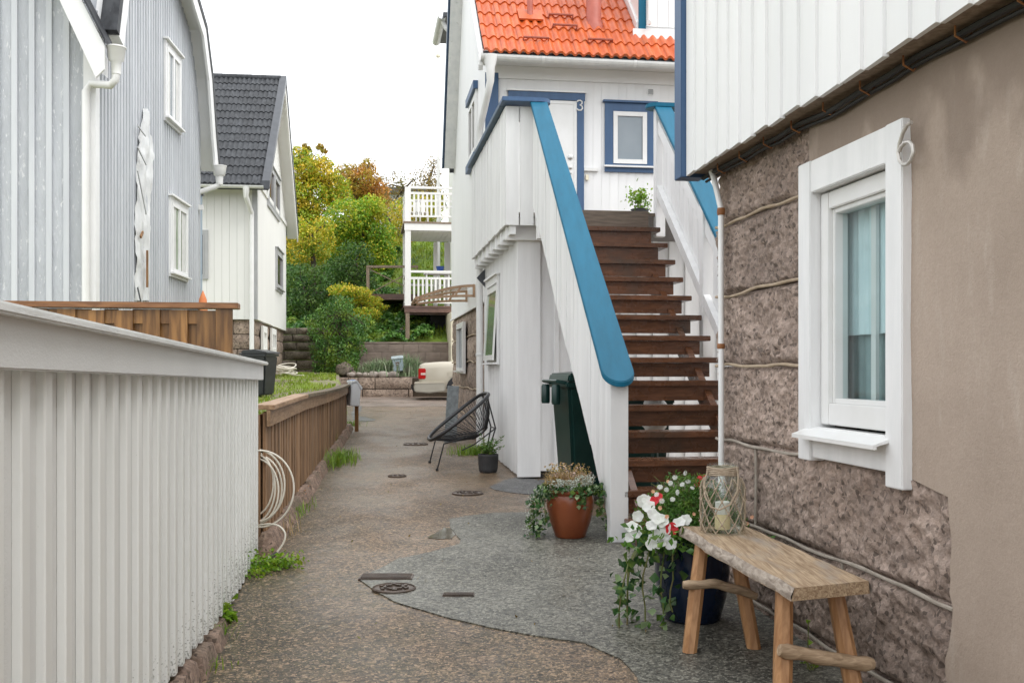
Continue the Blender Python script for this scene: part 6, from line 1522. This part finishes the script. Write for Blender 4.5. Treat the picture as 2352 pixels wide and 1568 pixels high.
for k, (an, dr, ow) in enumerate(((math.pi*.98, .34, .10), (math.pi*1.05, .33, .12), (math.pi*1.13, .31, .07), (math.pi*1.2, .22, .06), (math.pi*.9, .3, .08), (-.05, .28, .10), (.12, .24, .12), (-.2, .30, .16), (-.35, .14, .05), (-1.2, .05, .03))):
    pth = hang((x, y, g+.345), .172, an, dr, ow, k); stems.tube(pth, .0025, 4); strand(pth, None, 46, .03, P, spread=.022)
raw('ivy', leaf_mesh('ivy', [tuple(p) for p in P], RNG.uniform(.026, .046, len(P)), M['leaf_ivy_near'], .95, droop=.5), PT)
P = []
for k, (an, dr, ow) in enumerate(((math.pi*1.0, .33, .14), (math.pi*1.08, .28, .15), (math.pi*1.18, .24, .05), (-.1, .18, .13))):
    strand(hang((x, y, g+.345), .172, an, dr, ow, k+20), None, 90, .03, P, spread=.016)
raw('silver_leaves', leaf_mesh('silver_leaves', [tuple(p) for p in P], RNG.uniform(.010, .020, len(P)), M['leaf_silver'], .4), PT)
part('stems', stems, M['stem'], PT, kind='stuff')
# small ribbed pot
x, y = gpt(1121, 1086); g = gz(x, y); y += .08
SP = thing('ribbed_pot', 'small charcoal ribbed pot with a leafy green shrub by the shed wall', 'pot', F0, (x, y, g))
part('pot', MB().lathe([(.085, 0), (.098, .015), (.105, .05), (.112, .17), (.114, .172), (.114, .205), (.106, .206), (.102, .17)], 72, (x, y, g), lambda a, i: (1+.028*math.sin(a*24)) if 1 <= i <= 3 else 1), M['ribbed'], SP, smooth=True, sharp=50)
part('soil', MB().lathe([(.104, .16), (.103, .185), (.001, .188)], 20, (x, y, g), caps=False), M['soil'], SP)
st_ = MB(); P = []; D = []
for k in range(11):
    an = random.uniform(0, 6.28); top_ = Vector((x+math.cos(an)*random.uniform(.03, .21), y+math.sin(an)*.12, g+random.uniform(.28, .42)+(.08 if k == 0 else 0)))
    b_ = Vector((x+random.gauss(0, .02), y, g+.18)); st_.tube([b_, b_.lerp(top_, .6)+Vector((0, 0, .03)), top_], .003, 5)
    for j in range(22):
        t = random.uniform(.25, 1); q = b_.lerp(top_, t); d = Vector((random.gauss(0, 1), random.gauss(0, 1), random.uniform(-.4, .7))).normalized(); P.append(q+d*.025); D.append(d)
part('stems', st_, M['stem'], SP, kind='stuff')
raw('leaves', leaf_mesh('leaves', [tuple(p) for p in P], RNG.uniform(.035, .065, len(P)), M['leaf_pot'], .28, dirs=[tuple(d) for d in D]), SP)
# big blue pot with flowers
x, y = gpt(1600, 1436); g = gz(x, y)+.007; y += .13
BP = thing('blue_flower_pot', 'large dark blue glazed pot of white and red flowers behind the bench', 'pot', F0, (x, y, g))
part('pot', MB().lathe([(.135, 0), (.142, .012), (.172, .12), (.188, .24), (.186, .30), (.182, .335), (.192, .375), (.214, .405), (.216, .415), (.205, .418), (.19, .39), (.17, .34)], 56, (x, y, g)), M['blue_glaze'], BP, smooth=True, sharp=70)
part('soil', MB().lathe([(.188, .36), (.17, .385), (.001, .395)], 24, (x, y, g), caps=False), M['soil'], BP)
zr = g+.41
n = 9500; d = unit(RNG.normal(size=(n, 3))); d[:, 2] = np.abs(d[:, 2]); rad = RNG.uniform(.35, 1.0, n)**.6
lump = np.array([1+.22*noise.noise(Vector(q)*2.6) for q in d])
P = np.array([x+.0, y+.02, zr-.03])+d*(rad*lump)[:, None]*np.array([.29, .25, .335])
raw('foliage', leaf_mesh('foliage', P, RNG.uniform(.016, .034, n), M['leaf_pot'], .22, droop=-.3), BP)
n = 500; P = np.array([x, y, zr])+np.stack([RNG.normal(-.04, .13, n), RNG.normal(-.12, .08, n), RNG.uniform(-.04, .08, n)], 1)
raw('leaves', leaf_mesh('leaves', P, RNG.uniform(.03, .055, n), M['leaf_pot'], .6, droop=.3), BP)
def bloom_mesh(name, r, mat, lobes=5, depth=.35, ruff=.12):
    mb = MB(); n = lobes*4; c = [(0, 0, -r*depth)]; ring1 = []; ring2 = []
    for i in range(n):
        a = 2*math.pi*i/n; q = 1-.14*(1-abs(math.sin(a*lobes/2)))
        ring1.append((math.cos(a)*r*.35, math.sin(a)*r*.35, -r*.1)); ring2.append((math.cos(a)*r*q, math.sin(a)*r*q, r*ruff*math.sin(a*lobes)))
    mb.add(c+ring1+ring2, [(0, 1+i, 1+(i+1) % n) for i in range(n)]+[(1+i, 1+n+i, 1+n+(i+1) % n, 1+(i+1) % n) for i in range(n)])
    return mesh_of(name, mb, mat, smooth=True, sharp=180, recalc=False)
def daisy_mesh(name, r, mat):
    mb = MB()
    for i in range(11):
        a = 2*math.pi*i/11; w_ = .2
        mb.add([(0, 0, .001), (math.cos(a-w_)*r*.8, math.sin(a-w_)*r*.8, .001), (math.cos(a)*r, math.sin(a)*r, 0), (math.cos(a+w_)*r*.8, math.sin(a+w_)*r*.8, .001)], [(0, 1, 2, 3)])
    return mesh_of(name, mb, mat, recalc=False)
PET, PETR, DAIS, PEACH = bloom_mesh('flower', .034, M['petal_white']), bloom_mesh('flower', .030, M['petal_red']), daisy_mesh('flower', .013, M['petal_white']), bloom_mesh('flower', .014, M['petal_peach'], 5)
cp = Vector((0, 0, CZ))
def bloom(me, px, py, Yd, sc=1.0, toward=1.0):
    p = at(px, py, Yd); d = (cp-p).normalized()+Vector((random.gauss(-.2, .35), random.gauss(0, .3), random.gauss(.45, .3))); e = (d.to_track_quat('Z', 'Y') @ Matrix.Rotation(random.random()*6, 3, 'Z').to_quaternion()).to_euler()
    return piece('flower', me, BP, p, (e.x, e.y, e.z), (sc*random.uniform(.85, 1.1),)*3)
for (px, py, dy) in ((1490, 1162, -.10), (1500, 1180, -.16), (1512, 1190, -.2), (1497, 1205, -.2), (1522, 1195, -.21), (1527, 1212, -.22), (1504, 1230, -.2), (1528, 1227, -.22), (1450, 1208, -.08), (1462, 1220, -.1), (1446, 1232, -.08), (1560, 1198, -.22), (1575, 1193, -.21), (1478, 1150, -.04), (1487, 1148, -.05), (1540, 1247, -.24), (1465, 1185, -.05), (1496, 1248, -.22), (1516, 1246, -.22)):
    bloom(PET, px, py, y+dy)
for (px, py, dy) in ((1543, 1214, -.23), (1502, 1150, -.08), (1512, 1142, -.05), (1606, 1103, .08), (1612, 1098, .10), (1601, 1110, .06), (1700, 1250, .06)): bloom(PETR, px, py, y+dy)
for (px, py, dy) in ((1574, 1086, -.02), (1550, 1096, -.05), (1540, 1109, -.08), (1567, 1112, -.12), (1531, 1124, -.12), (1516, 1118, -.1), (1545, 1146, -.2), (1520, 1150, -.18), (1508, 1135, -.12), (1590, 1120, -.1), (1580, 1105, -.05), (1556, 1130, -.16)): bloom(DAIS, px, py, y+dy, 1.1)
for (px, py, dy) in ((1532, 1186, -.22), (1610, 1195, -.15), (1594, 1180, -.18), (1516, 1166, -.18), (1727, 1187, .05), (1716, 1202, .03), (1534, 1105, -.06), (1500, 1128, -.1)): bloom(PEACH, px, py, y+dy, .75)
sm = MB()
for (px, py) in ((1574, 1078), (1502, 1093), (1540, 1094), (1495, 1110), (1550, 1086), (1517, 1112)):
    t_ = at(px, py, y-.05); sm.tube([(x+random.uniform(-.1, .06), y-.05, zr+.15), t_], .002, 4)
P = []
for k, (an, dr, ow) in enumerate(((3.5, .40, .16), (3.7, .42, .11), (3.95, .40, .06), (4.15, .30, .04), (3.3, .38, .13), (3.6, .44, .22))):
    pth = hang((x, y, zr), .205, an, dr, ow, k+40); sm.tube(pth, .004, 5); strand(pth, None, 24, .05, P, spread=.03)
part('stems', sm, M['stem'], BP, kind='stuff')
raw('ivy', leaf_mesh('ivy', [tuple(p) for p in P], RNG.uniform(.035, .065, len(P)), M['leaf_ivy_near'], .95, droop=.6), BP)
# shrub in a pot on the landing
u, v = FA.on_v(1470, 470, 11.3)[0], 11.3; wp = FA.W((u, v, ZL))
LP = thing('landing_plant', 'small green potted plant on the landing below the blue framed window', 'plant', F0, (wp.x, wp.y, ZL))
part('pot', MB().lathe([(.07, 0), (.10, .17), (.11, .175), (.10, .18), (.09, .15)], 20, (wp.x, wp.y, ZL)), M['ribbed'], LP, smooth=True)
n = 260; P = np.array([wp.x, wp.y, ZL+.30])+RNG.normal(0, 1, (n, 3))*np.array([.075, .06, .065])
raw('leaves', leaf_mesh('leaves', P, RNG.uniform(.03, .06, n), M['weed'], .6), LP)
part('stems', MB().tube([(wp.x, wp.y, ZL+.15), (wp.x+.01, wp.y, ZL+.35)], .006, 5), M['stem'], LP, kind='stuff')

# ================================================================== BENCH WITH LANTERN
zt = R(-.757)
BN = thing('wooden_bench', 'rustic wooden bench with a waney plank top and splayed pine legs', 'bench', F0, (1.05, 4.2, gz(1.05, 4.2)))
def bpt(x, y): Y = .757*2352/(y-848); return Vector(((x-1176)/2352*Y, Y, zt))
FL, NL, NR, FR = bpt(1565, 1208), bpt(1825, 1350), bpt(1995, 1333), bpt(1714, 1209)
n = 40; topL = []; topR = []
for i in range(n+1):
    t = i/n; w_ = 1 if 0 < i < n else .4
    topL.append(FL.lerp(NL, t)+Vector((.016*noise.noise(Vector((t*4, 0, 0)))+.006*noise.noise(Vector((t*14, 0, 3))), 0, 0))*w_); topR.append(FR.lerp(NR, t)+Vector((.014*noise.noise(Vector((t*4, 5, 0))), 0, 0))*w_)
mb = MB()
mb.grid([[l.lerp(r, k/8)+Vector((0, 0, .002*noise.noise(Vector((l.y*8, k, 0))))) for k in range(9)] for l, r in zip(topL, topR)])
part('seat', MB().grid([[l.lerp(r, k/8)+Vector((0, 0, .003*noise.noise(Vector((l.y*6, k*.7, 0))))) for k in range(9)] for l, r in zip(topL, topR)]).grid([[p+Vector((dx, 0, -.046)) for p, dx in ((l, -.012), (r, .004))] for l, r in zip(topL, topR)]).add([NL, NR, NR+Vector((.004, .0, -.046)), NL+Vector((-.012, .0, -.046))], [(0, 1, 2, 3)]).add([FL, FR, FR+Vector((.004, .0, -.046)), FL+Vector((-.012, .0, -.046))], [(3, 2, 1, 0)]), M['bench_top'], BN, smooth=True, sharp=40)
for tp, sg in ((topL, -1), (topR, 1)):
    rows = []
    for i, p in enumerate(tp):
        j = Vector((.006*noise.noise(Vector((i*.7, sg, 0))), 0, 0))
        rows.append([p+Vector((0, 0, .001)), p+Vector((sg*.006, 0, -.012))+j, p+Vector((sg*.014, 0, -.030))+j*1.5, p+Vector((sg*.010, 0, -.046))+j])
    part('bark_edge', MB().grid(rows), M['bench_edge'], BN, smooth=True, sharp=70)
def leg(a, b, r=.034):
    a, b = Vector(a), Vector(b); mb = MB(); ring = [(1, .45), (.45, 1), (-.45, 1), (-1, .45), (-1, -.45), (-.45, -1), (.45, -1), (1, -.45)]
    base = len(mb.v); pts = []
    for p, k in ((a, .9), (a.lerp(b, .5), 1.0), (b, .95)): pts.append([p+Vector((x_*r*k*.95, y_*r*k*.95, 0)) for x_, y_ in ring+[ring[0]]])
    mb.grid(pts); mb.add(pts[-1][:-1], [tuple(range(8))]); return part('leg', mb, M['bench_leg'], BN, smooth=False)
def gb(X, Y): return (X, Y, gz(X, Y)+.008)
leg((.875, 4.72, zt-.047), gb(.797, 4.60)); leg((1.035, 4.76, zt-.047), gb(1.10, 4.66))
leg((1.000, 3.76, zt-.047), gb(.955, 3.63)); leg((1.195, 3.80, zt-.047), gb(1.26, 3.70))
def log(p0, p1, r, seed, bend):
    p0, p1 = Vector(p0), Vector(p1); pts = []; rr = []
    for i in range(15):
        t = i/14; pts.append(p0.lerp(p1, t)+Vector((0, .006*noise.noise(Vector((t*3, seed, 0))), bend*math.sin(t*math.pi)+.012*noise.noise(Vector((t*3.5, seed, 2))))))
        rr.append(r*(1+.16*noise.noise(Vector((t*6, seed, 5))))*(1 if 0 < i < 14 else .8))
    part('stretcher', MB().tube(pts, rr, 10), M['driftwood'], BN, smooth=True, sharp=60)
log((.955, 3.655, R(-1.0)), (1.31, 3.72, R(-1.075)), .026, 3, 0.0)
log((.775, 4.64, R(-.975)), (1.115, 4.67, R(-1.03)), .021, 8, .02)
# lantern jar
jx, jy = 0.979, 4.76; jz_ = zt+.004
JR = thing('lantern_jar', 'glass jar lantern in a knotted rope net with a candle on the bench', 'lantern', F0, (jx, jy, jz_))
part('jar', MB().lathe([(.001, .004), (.085, .002), (.096, .012), (.099, .04), (.099, .19), (.094, .225), (.076, .255), (.067, .268), (.066, .300), (.070, .304), (.070, .314), (.064, .316), (.061, .30), (.063, .268), (.088, .225), (.094, .19), (.094, .03), (.082, .010), (.001, .010)], 48, (jx, jy, jz_), caps=False), M['jar'], JR, smooth=True, sharp=70)
wrap = MB(); 
for k in range(5): wrap.tube([(jx+math.cos(a)*.0705, jy+math.sin(a)*.0705, jz_+.268+k*.0075+.002*math.sin(a*3+k)) for a in np.linspace(0, 2*math.pi, 30)[:-1]], .0045, 6, True)
part('neck_rope', wrap, M['rope'], JR, smooth=True)
def jr(z):
    for (z0, r0), (z1, r1) in zip(((0, .098), (.04, .1015), (.19, .1015), (.225, .097), (.265, .075)), ((.04, .1015), (.19, .1015), (.225, .097), (.265, .075), (.30, .072))):
        if z <= z1: return r0+(r1-r0)*(z-z0)/(z1-z0)+.0015
    return .072
net = MB(); K = 11; rowsz = [.004, .045, .095, .150, .205, .262]
for k in range(K):
    for sg in (1, -1):
        pts = []
        for j in range(len(rowsz)-1):
            for q in range(5):
                t = q/5; z = rowsz[j]+(rowsz[j+1]-rowsz[j])*t; a = 2*math.pi*(k+sg*(j+t)*.5)/K+.2; pts.append((jx+math.cos(a)*jr(z), jy+math.sin(a)*jr(z), jz_+z))
        net.tube(pts, .0026, 5)
for k in range(K):
    for j in range(1, len(rowsz)-1):
        a = 2*math.pi*(k+(j % 2)*.5)/K+.2; z = rowsz[j]; c_ = (jx+math.cos(a)*(jr(z)+.002), jy+math.sin(a)*(jr(z)+.002), jz_+z)
        net.lathe([(.001, -.007), (.005, -.004), (.006, 0), (.005, .004), (.001, .007)], 6, c_, caps=False)
part('rope_net', net, M['rope'], JR, smooth=True)
hl = [(jx+math.cos(a)*r_, jy+math.sin(a)*r_, jz_+z) for a, r_, z in ((-.75, .074, .30), (-.85, .088, .26), (-1.1, .106, .20), (-1.45, .108, .14), (-1.9, .108, .115), (-2.3, .108, .125), (-2.6, .108, .17), (-2.8, .10, .225), (-2.85, .076, .285))]
part('rope_handle', MB().tube(hl, .0045, 6), M['rope'], JR, smooth=True)
cn = part('candle', MB().lathe([(.034, .012), (.036, .02), (.036, .078), (.034, .082)], 24, (jx, jy, jz_)), M['candle_yellow'], JR, smooth=True, sharp=50)
part('candle_top', MB().lathe([(.0335, .0825), (.0345, .09), (.0345, .138), (.030, .140), (.028, .13)], 24, (jx, jy, jz_)), M['candle_white'], cn, smooth=True, sharp=50)

# ================================================================== COILED CABLE at the fence end
cc = Vector((-1.735, 6.98, R(-.81)))
CB = thing('cable_coil', 'coil of white cable with a black plug hanging at the end of the white fence', 'cable', F0, (cc.x, cc.y, gz(-1.6, 6.9)))
mb = MB()
for k, (rx, rz, ox, oz) in enumerate(((.235, .26, .02, .0), (.20, .245, -.01, .02), (.165, .225, -.02, -.02), (.15, .235, -.03, .0), (.14, .22, -.035, .03), (.175, .235, -.015, -.01))):
    mb.tube([(cc.x+ox+math.cos(a)*rx, cc.y+.012*k-.03+.01*math.sin(a*2), cc.z+oz+math.sin(a)*rz) for a in np.linspace(0, 2*math.pi, 44)[:-1]], .0065, 6, True)
tail = [at(588, 1207, 6.9), at(615, 1203, 6.88), at(640, 1207, 6.86), at(655, 1225, 6.84), at(650, 1248, 6.82), at(634, 1270, 6.8)]
def smooth_path(P, k=6):
    P = [P[0]]+list(P)+[P[-1]]; o = []
    for a, b, c, d in zip(P, P[1:], P[2:], P[3:]):
        for i in range(k):
            t = i/k; o.append(.5*((2*b)+(c-a)*t+(2*a-5*b+4*c-d)*t*t+(3*b-a-3*c+d)*t**3))
    return o+[P[-1]]
mb.tube(smooth_path(tail), .0065, 6)
part('coil', mb, M['cable_white'], CB, smooth=True)
e = Vector(gpt(604, 1302)+(0,)); e.z = gz(e.x, e.y)+.02
part('plug', MB().tube([tail[-1], tail[-1].lerp(e, .45), e], [.012, .014, .011], 8), M['rubber'], CB, smooth=True)
part('plug_band', MB().tube([tail[-1].lerp(e, .55), tail[-1].lerp(e, .85)], .0155, 8), M['chrome'], CB, smooth=True)
part('hook', MB().tube([cc+Vector((-.02, .06, .20)), cc+Vector((-.02, -.06, .20)), cc+Vector((-.02, -.07, .23))], .008, 6), M['iron'], CB)

# ================================================================== WEEDS AND GRASS TUFTS
def tuft(label, X, Y, n, h, sx, sy, mat='grass', lean=.9, wd=.008, cat='grass', z=None):
    g = gz(X, Y) if z is None else z
    roots = np.array([X, Y, g-.005])+np.stack([RNG.normal(0, sx, n), RNG.normal(0, sy, n), np.zeros(n)], 1)
    t = thing('grass_tuft', label, cat, F0, (X, Y, g)); raw('blades', blade_mesh('blades', roots, h, M[mat], lean, wd), t); return t
def weed(label, X, Y, n, sx, sy, h, size, mat='weed', aspect=.6, z=None):
    g = gz(X, Y) if z is None else z
    P = np.array([X, Y, g])+np.stack([RNG.normal(0, sx, n), RNG.normal(0, sy, n), np.abs(RNG.normal(0, h, n))+.008], 1)
    t = thing('weed', label, 'weed', F0, (X, Y, g)); raw('leaves', leaf_mesh('leaves', P, RNG.uniform(.6, 1.3, n)*size, M[mat], aspect, droop=-.2), t)
    mb = MB()
    for k in range(8): q = P[k*3 % n]; mb.tube([(X+random.gauss(0, sx*.4), Y+random.gauss(0, sy*.4), g), tuple(q)], .0025, 4)
    part('stems', mb, M['stem'], t, kind='stuff'); return t
x, y = gpt(772, 1065); tuft('lush grass tuft at the kerb halfway along the slat fence', x, y+.2, 420, .20, .10, .38)
x, y = gpt(757, 1030); tuft('tall pale grass stalks against the slat fence', x, y, 60, .34, .04, .12, 'grass', .4)
x, y = gpt(1085, 1045); tuft('green grass tuft behind the ribbed pot', x, y+.1, 300, .17, .13, .09)
x, y = gpt(805, 978); tuft('small grass tuft at the far end of the slat fence', x, y, 120, .14, .08, .15)
x, y = gpt(690, 1185); tuft('dark grass along the kerb of the slat fence', x-.03, y, 110, .13, .04, .30, 'grass', 1., .006)
x, y = gpt(655, 1230); tuft('sparse reddish grass near the white cable', x, y, 60, .16, .05, .12, 'leaf_heather', .8, .004)
x, y = gpt(640, 1305); weed('bright green weed below the black cable plug', x, y, 260, .075, .07, .035, .035)
x, y = gpt(583, 1318); weed('bright green weed at the foot of the white fence end', x+.02, y, 170, .045, .09, .04, .03)
x, y = gpt(522, 1430); t = weed('upright leafy weed growing at the white fence foot', x, y, 26, .018, .02, .045, .075, 'weed', .32)
x, y = gpt(512, 1470); tuft('thin grass blades by the kerb stones under the white fence', x, y, 22, .12, .03, .03, 'grass', 1.1, .006)
x, y = gpt(460, 1540); tuft('grass at the near end of the kerb stones', x, y, 40, .07, .05, .05, 'grass', 1.1, .006)
x, y = gpt(702, 1155); weed('small yellow flowering weed at the slat fence kerb', x-.04, y, 40, .03, .04, .06, .022, 'petal_peach')
weed('seedling with round leaves under the bench by the wall', 1.27, 4.35, 14, .02, .03, .05, .045, 'weed', .7)
weed('small weed at the foot of the stone wall near the bench', 1.43, 3.75, 10, .012, .02, .03, .04, 'weed', .7)
x, y = gpt(712, 905); 

# ================================================================== TREES, SHRUBS AND IVY ON THE HILL
def clump_pts(Y, clumps, dens, dj=.8, inner=.45):
    out_ = []
    for (x, yp, rx, ry) in clumps:
        c = at(x, yp, Y+RNG.uniform(-dj, dj)); r = rx/2352*Y; rz = ry/2352*Y
        n = int(dens*r*max(r, rz)); d = unit(RNG.normal(size=(n, 3))); rad = RNG.uniform(inner**3, 1, n)**(1/3)
        wob = np.array([1+.32*noise.noise(Vector(q)*2.1+Vector((x, yp, 0))) for q in d])
        out_.append(np.array(c)+d*(rad*wob)[:, None]*np.array([r, r, rz]))
    return np.concatenate(out_)
def tree(name, label, Y, trunk_px, clumps, mat, dens, size, aspect=.55, cat='tree', group='trees on the hillside', dj=.8, inner=.45, tr=.10):
    tb = at(trunk_px, 700, Y); gzv = hz(tb.x, Y)-.2
    t = thing(name, label, cat, F0, (tb.x, Y, gzv), group)
    P = clump_pts(Y, clumps, dens*1.9, dj, inner); size *= .72
    raw('crown', leaf_mesh('crown', P, RNG.uniform(.7, 1.3, len(P))*size, M[mat], aspect, up=(0, -.3, .5), droop=.5), t)
    fork = at(trunk_px, min(c[1]+c[3]*.9 for c in clumps), Y); fork = Vector((tb.x, Y, max(gzv+.6, min(fork.z, gzv+3))))
    mb = MB().tube([(tb.x, Y, gzv), Vector((tb.x, Y, gzv)).lerp(fork, .5)+Vector((.1, 0, 0)), fork], [tr*1.3, tr, tr*.8], 8)
    for (x, yp, rx, ry) in clumps:
        c = at(x, yp, Y); mid = fork.lerp(c, .5)+Vector((RNG.normal(0, .15), RNG.normal(0, .15), .15)); mb.tube([fork, mid, c, c+Vector((RNG.normal(0, .3), 0, ry/2352*Y*.8))], [tr*.6, tr*.4, tr*.22, tr*.06], 5)
    part('trunk', mb, M['bark'], t, smooth=True); return t
tree('chestnut_tree', 'tall yellow green tree rising behind the dark roofed house', 46, 700,
     [(690, 400, 45, 40), (735, 395, 40, 36), (670, 460, 40, 50), (725, 450, 55, 50), (770, 440, 40, 42), (700, 510, 55, 40), (690, 362, 30, 26), (650, 520, 40, 60)], 'leaf_tree', 1150, .20, dj=1.2, inner=.25)
tree('autumn_tree', 'orange tinged tree on the skyline above the green tree', 52, 815, [(800, 405, 38, 30), (835, 415, 40, 34), (810, 450, 45, 35), (855, 440, 40, 35), (868, 470, 35, 30), (845, 385, 22, 20)], 'leaf_orange', 900, .19, inner=.25)
tree('leafy_tree', 'rounded bright green tree left of the balconies', 41, 830, [(830, 520, 58, 58), (870, 545, 42, 52), (795, 500, 50, 46), (800, 570, 48, 44), (850, 590, 48, 44), (880, 590, 30, 45), (770, 540, 38, 40), (850, 480, 40, 34)], 'leaf_green', 1250, .165, dj=.7, inner=.3)
tree('yellow_shrub', 'yellow green spreading shrub in front of the dark thicket', 38, 715, [(705, 545, 38, 32), (735, 560, 36, 34), (685, 580, 34, 30), (745, 520, 28, 24), (715, 590, 40, 26), (690, 520, 22, 24)], 'leaf_tree', 900, .15, dj=.5)
tree('ivy_clad_tree', 'dark ivy clad tree trunk beside the wooden deck', 37, 815, [(815, 600, 46, 48), (800, 640, 40, 40), (835, 650, 36, 34), (780, 620, 30, 34)], 'leaf_dark', 1000, .14, dj=.4)
tree('brown_shrub', 'sparse brown autumn shrub on the skyline right of the trees', 54, 930, [(905, 420, 34, 28), (930, 440, 36, 30), (960, 410, 24, 26), (900, 470, 40, 34), (945, 480, 40, 34), (880, 430, 22, 24)], 'leaf_brown', 260, .16, inner=.15)
tree('brown_tree', 'thin brown leaved tree beside the flagpole', 50, 985, [(990, 400, 26, 34), (975, 430, 30, 34), (1000, 450, 30, 36), (995, 372, 14, 16)], 'leaf_brown', 420, .15, inner=.15)
tree('golden_shrub', 'golden green shrubs behind the upper balcony', 44, 930, [(925, 490, 36, 36), (960, 480, 36, 38), (985, 500, 30, 34), (915, 535, 30, 34), (1000, 470, 26, 30)], 'leaf_tree', 900, .16, dj=.7, inner=.25)
tree('rust_shrub', 'low rust brown shrub under the skyline trees', 47, 905, [(905, 520, 30, 32), (925, 560, 26, 22), (890, 490, 26, 30)], 'leaf_orange', 420, .16)
tree('dark_shrub', 'dark green shrubs on the slope left of the garden deck', 36.5, 700, [(690, 640, 46, 40), (735, 650, 42, 44), (670, 690, 40, 36), (770, 690, 36, 40), (715, 700, 44, 34)], 'leaf_dark', 900, .14, cat='shrub', dj=.5)
tree('yellow_tipped_shrub', 'shrub with yellow tipped arching branches in front of the deck', 34.6, 790, [(790, 668, 40, 16), (825, 672, 32, 14), (805, 690, 36, 16), (845, 690, 34, 12), (865, 705, 28, 10), (835, 720, 40, 14)], 'leaf_tree', 1500, .11, cat='shrub', dj=.4, tr=.05)
tree('cascading_shrub', 'green ivy covered shrub tumbling down over the stone wall', 32.0, 775, [(745, 848, 24, 18), (775, 845, 26, 20), (800, 838, 24, 22), (820, 800, 22, 26), (725, 740, 26, 24), (818, 770, 26, 24), (770, 720, 44, 34), (745, 760, 40, 34), (800, 750, 40, 34), (765, 800, 42, 34), (790, 820, 40, 34), (750, 840, 32, 26), (800, 780, 36, 30), (735, 805, 26, 34), (785, 700, 34, 24), (835, 745, 30, 24)], 'leaf_ivy', 1300, .105, cat='shrub', dj=.4, tr=.05)
# loose chestnut leaves on the skyline
tree('bare_branch_tree', 'nearly bare branches with drooping brown leaves on the skyline', 47, 712, [(706, 345, 10, 10), (735, 338, 9, 8), (745, 348, 8, 8), (700, 335, 6, 6)], 'leaf_orange', 900, .28, aspect=.4, dj=.2, tr=.05)
# ivy ground cover, one mass
P = []
n = 60000; X = RNG.uniform(-11, -2.6, n); Y = HY0+RNG.uniform(0, 11, n)
for x, y_ in zip(X, Y):
    if x < -4.3-(y_-HY0)*.05+.8*noise.noise(Vector((x*.6, y_*.6, 9))) or y_ < HY0+2.8: P.append((x, y_, hz(x, y_)+abs(noise.noise(Vector((x*1.2, y_*1.2, 0))))*.5+random.uniform(-.05, .06)))
raw('ivy_bank', leaf_mesh('ivy_bank', P, RNG.uniform(.08, .15, len(P)), M['leaf_ivy'], .8, up=(0, -.5, .8)), kind='stuff', label='dark ivy ground cover spreading over the lower hillside')
# fallen leaves and moss at the wall feet, uncountable
n = 260; P = np.array([(xx, yy, gz(xx, yy)+.014) for xx, yy in zip(RNG.uniform(-2.2, 1.0, n), RNG.uniform(4.5, 24, n))])
raw('leaf_litter', leaf_mesh('leaf_litter', P, RNG.uniform(.012, .03, n), M['leaf_brown'], .5, up=(0, 0, 3), fold=.05), kind='stuff', label='scattered bits of leaf and grit on the path')
# a far roof on the skyline
p = at(905, 452, 62); 
fh = thing('far_house', 'pale house with a low dark roof half hidden on the skyline', 'house', F0, (p.x, 62, hz(p.x, 62)))
part('wall', MB().box(p.x-2.2, p.x+2.6, 61, 66, hz(p.x, 62)-1, p.z), M['casing_grey'], fh)
part('roof', MB().prism([(-2.6, 0), (3, 0), (2.6, .35), (-2.2, .35)], lambda a, d, z: (p.x+a, 61-.3+d, p.z+.002+z), 0, 5.6), M['dark_metal'], fh)
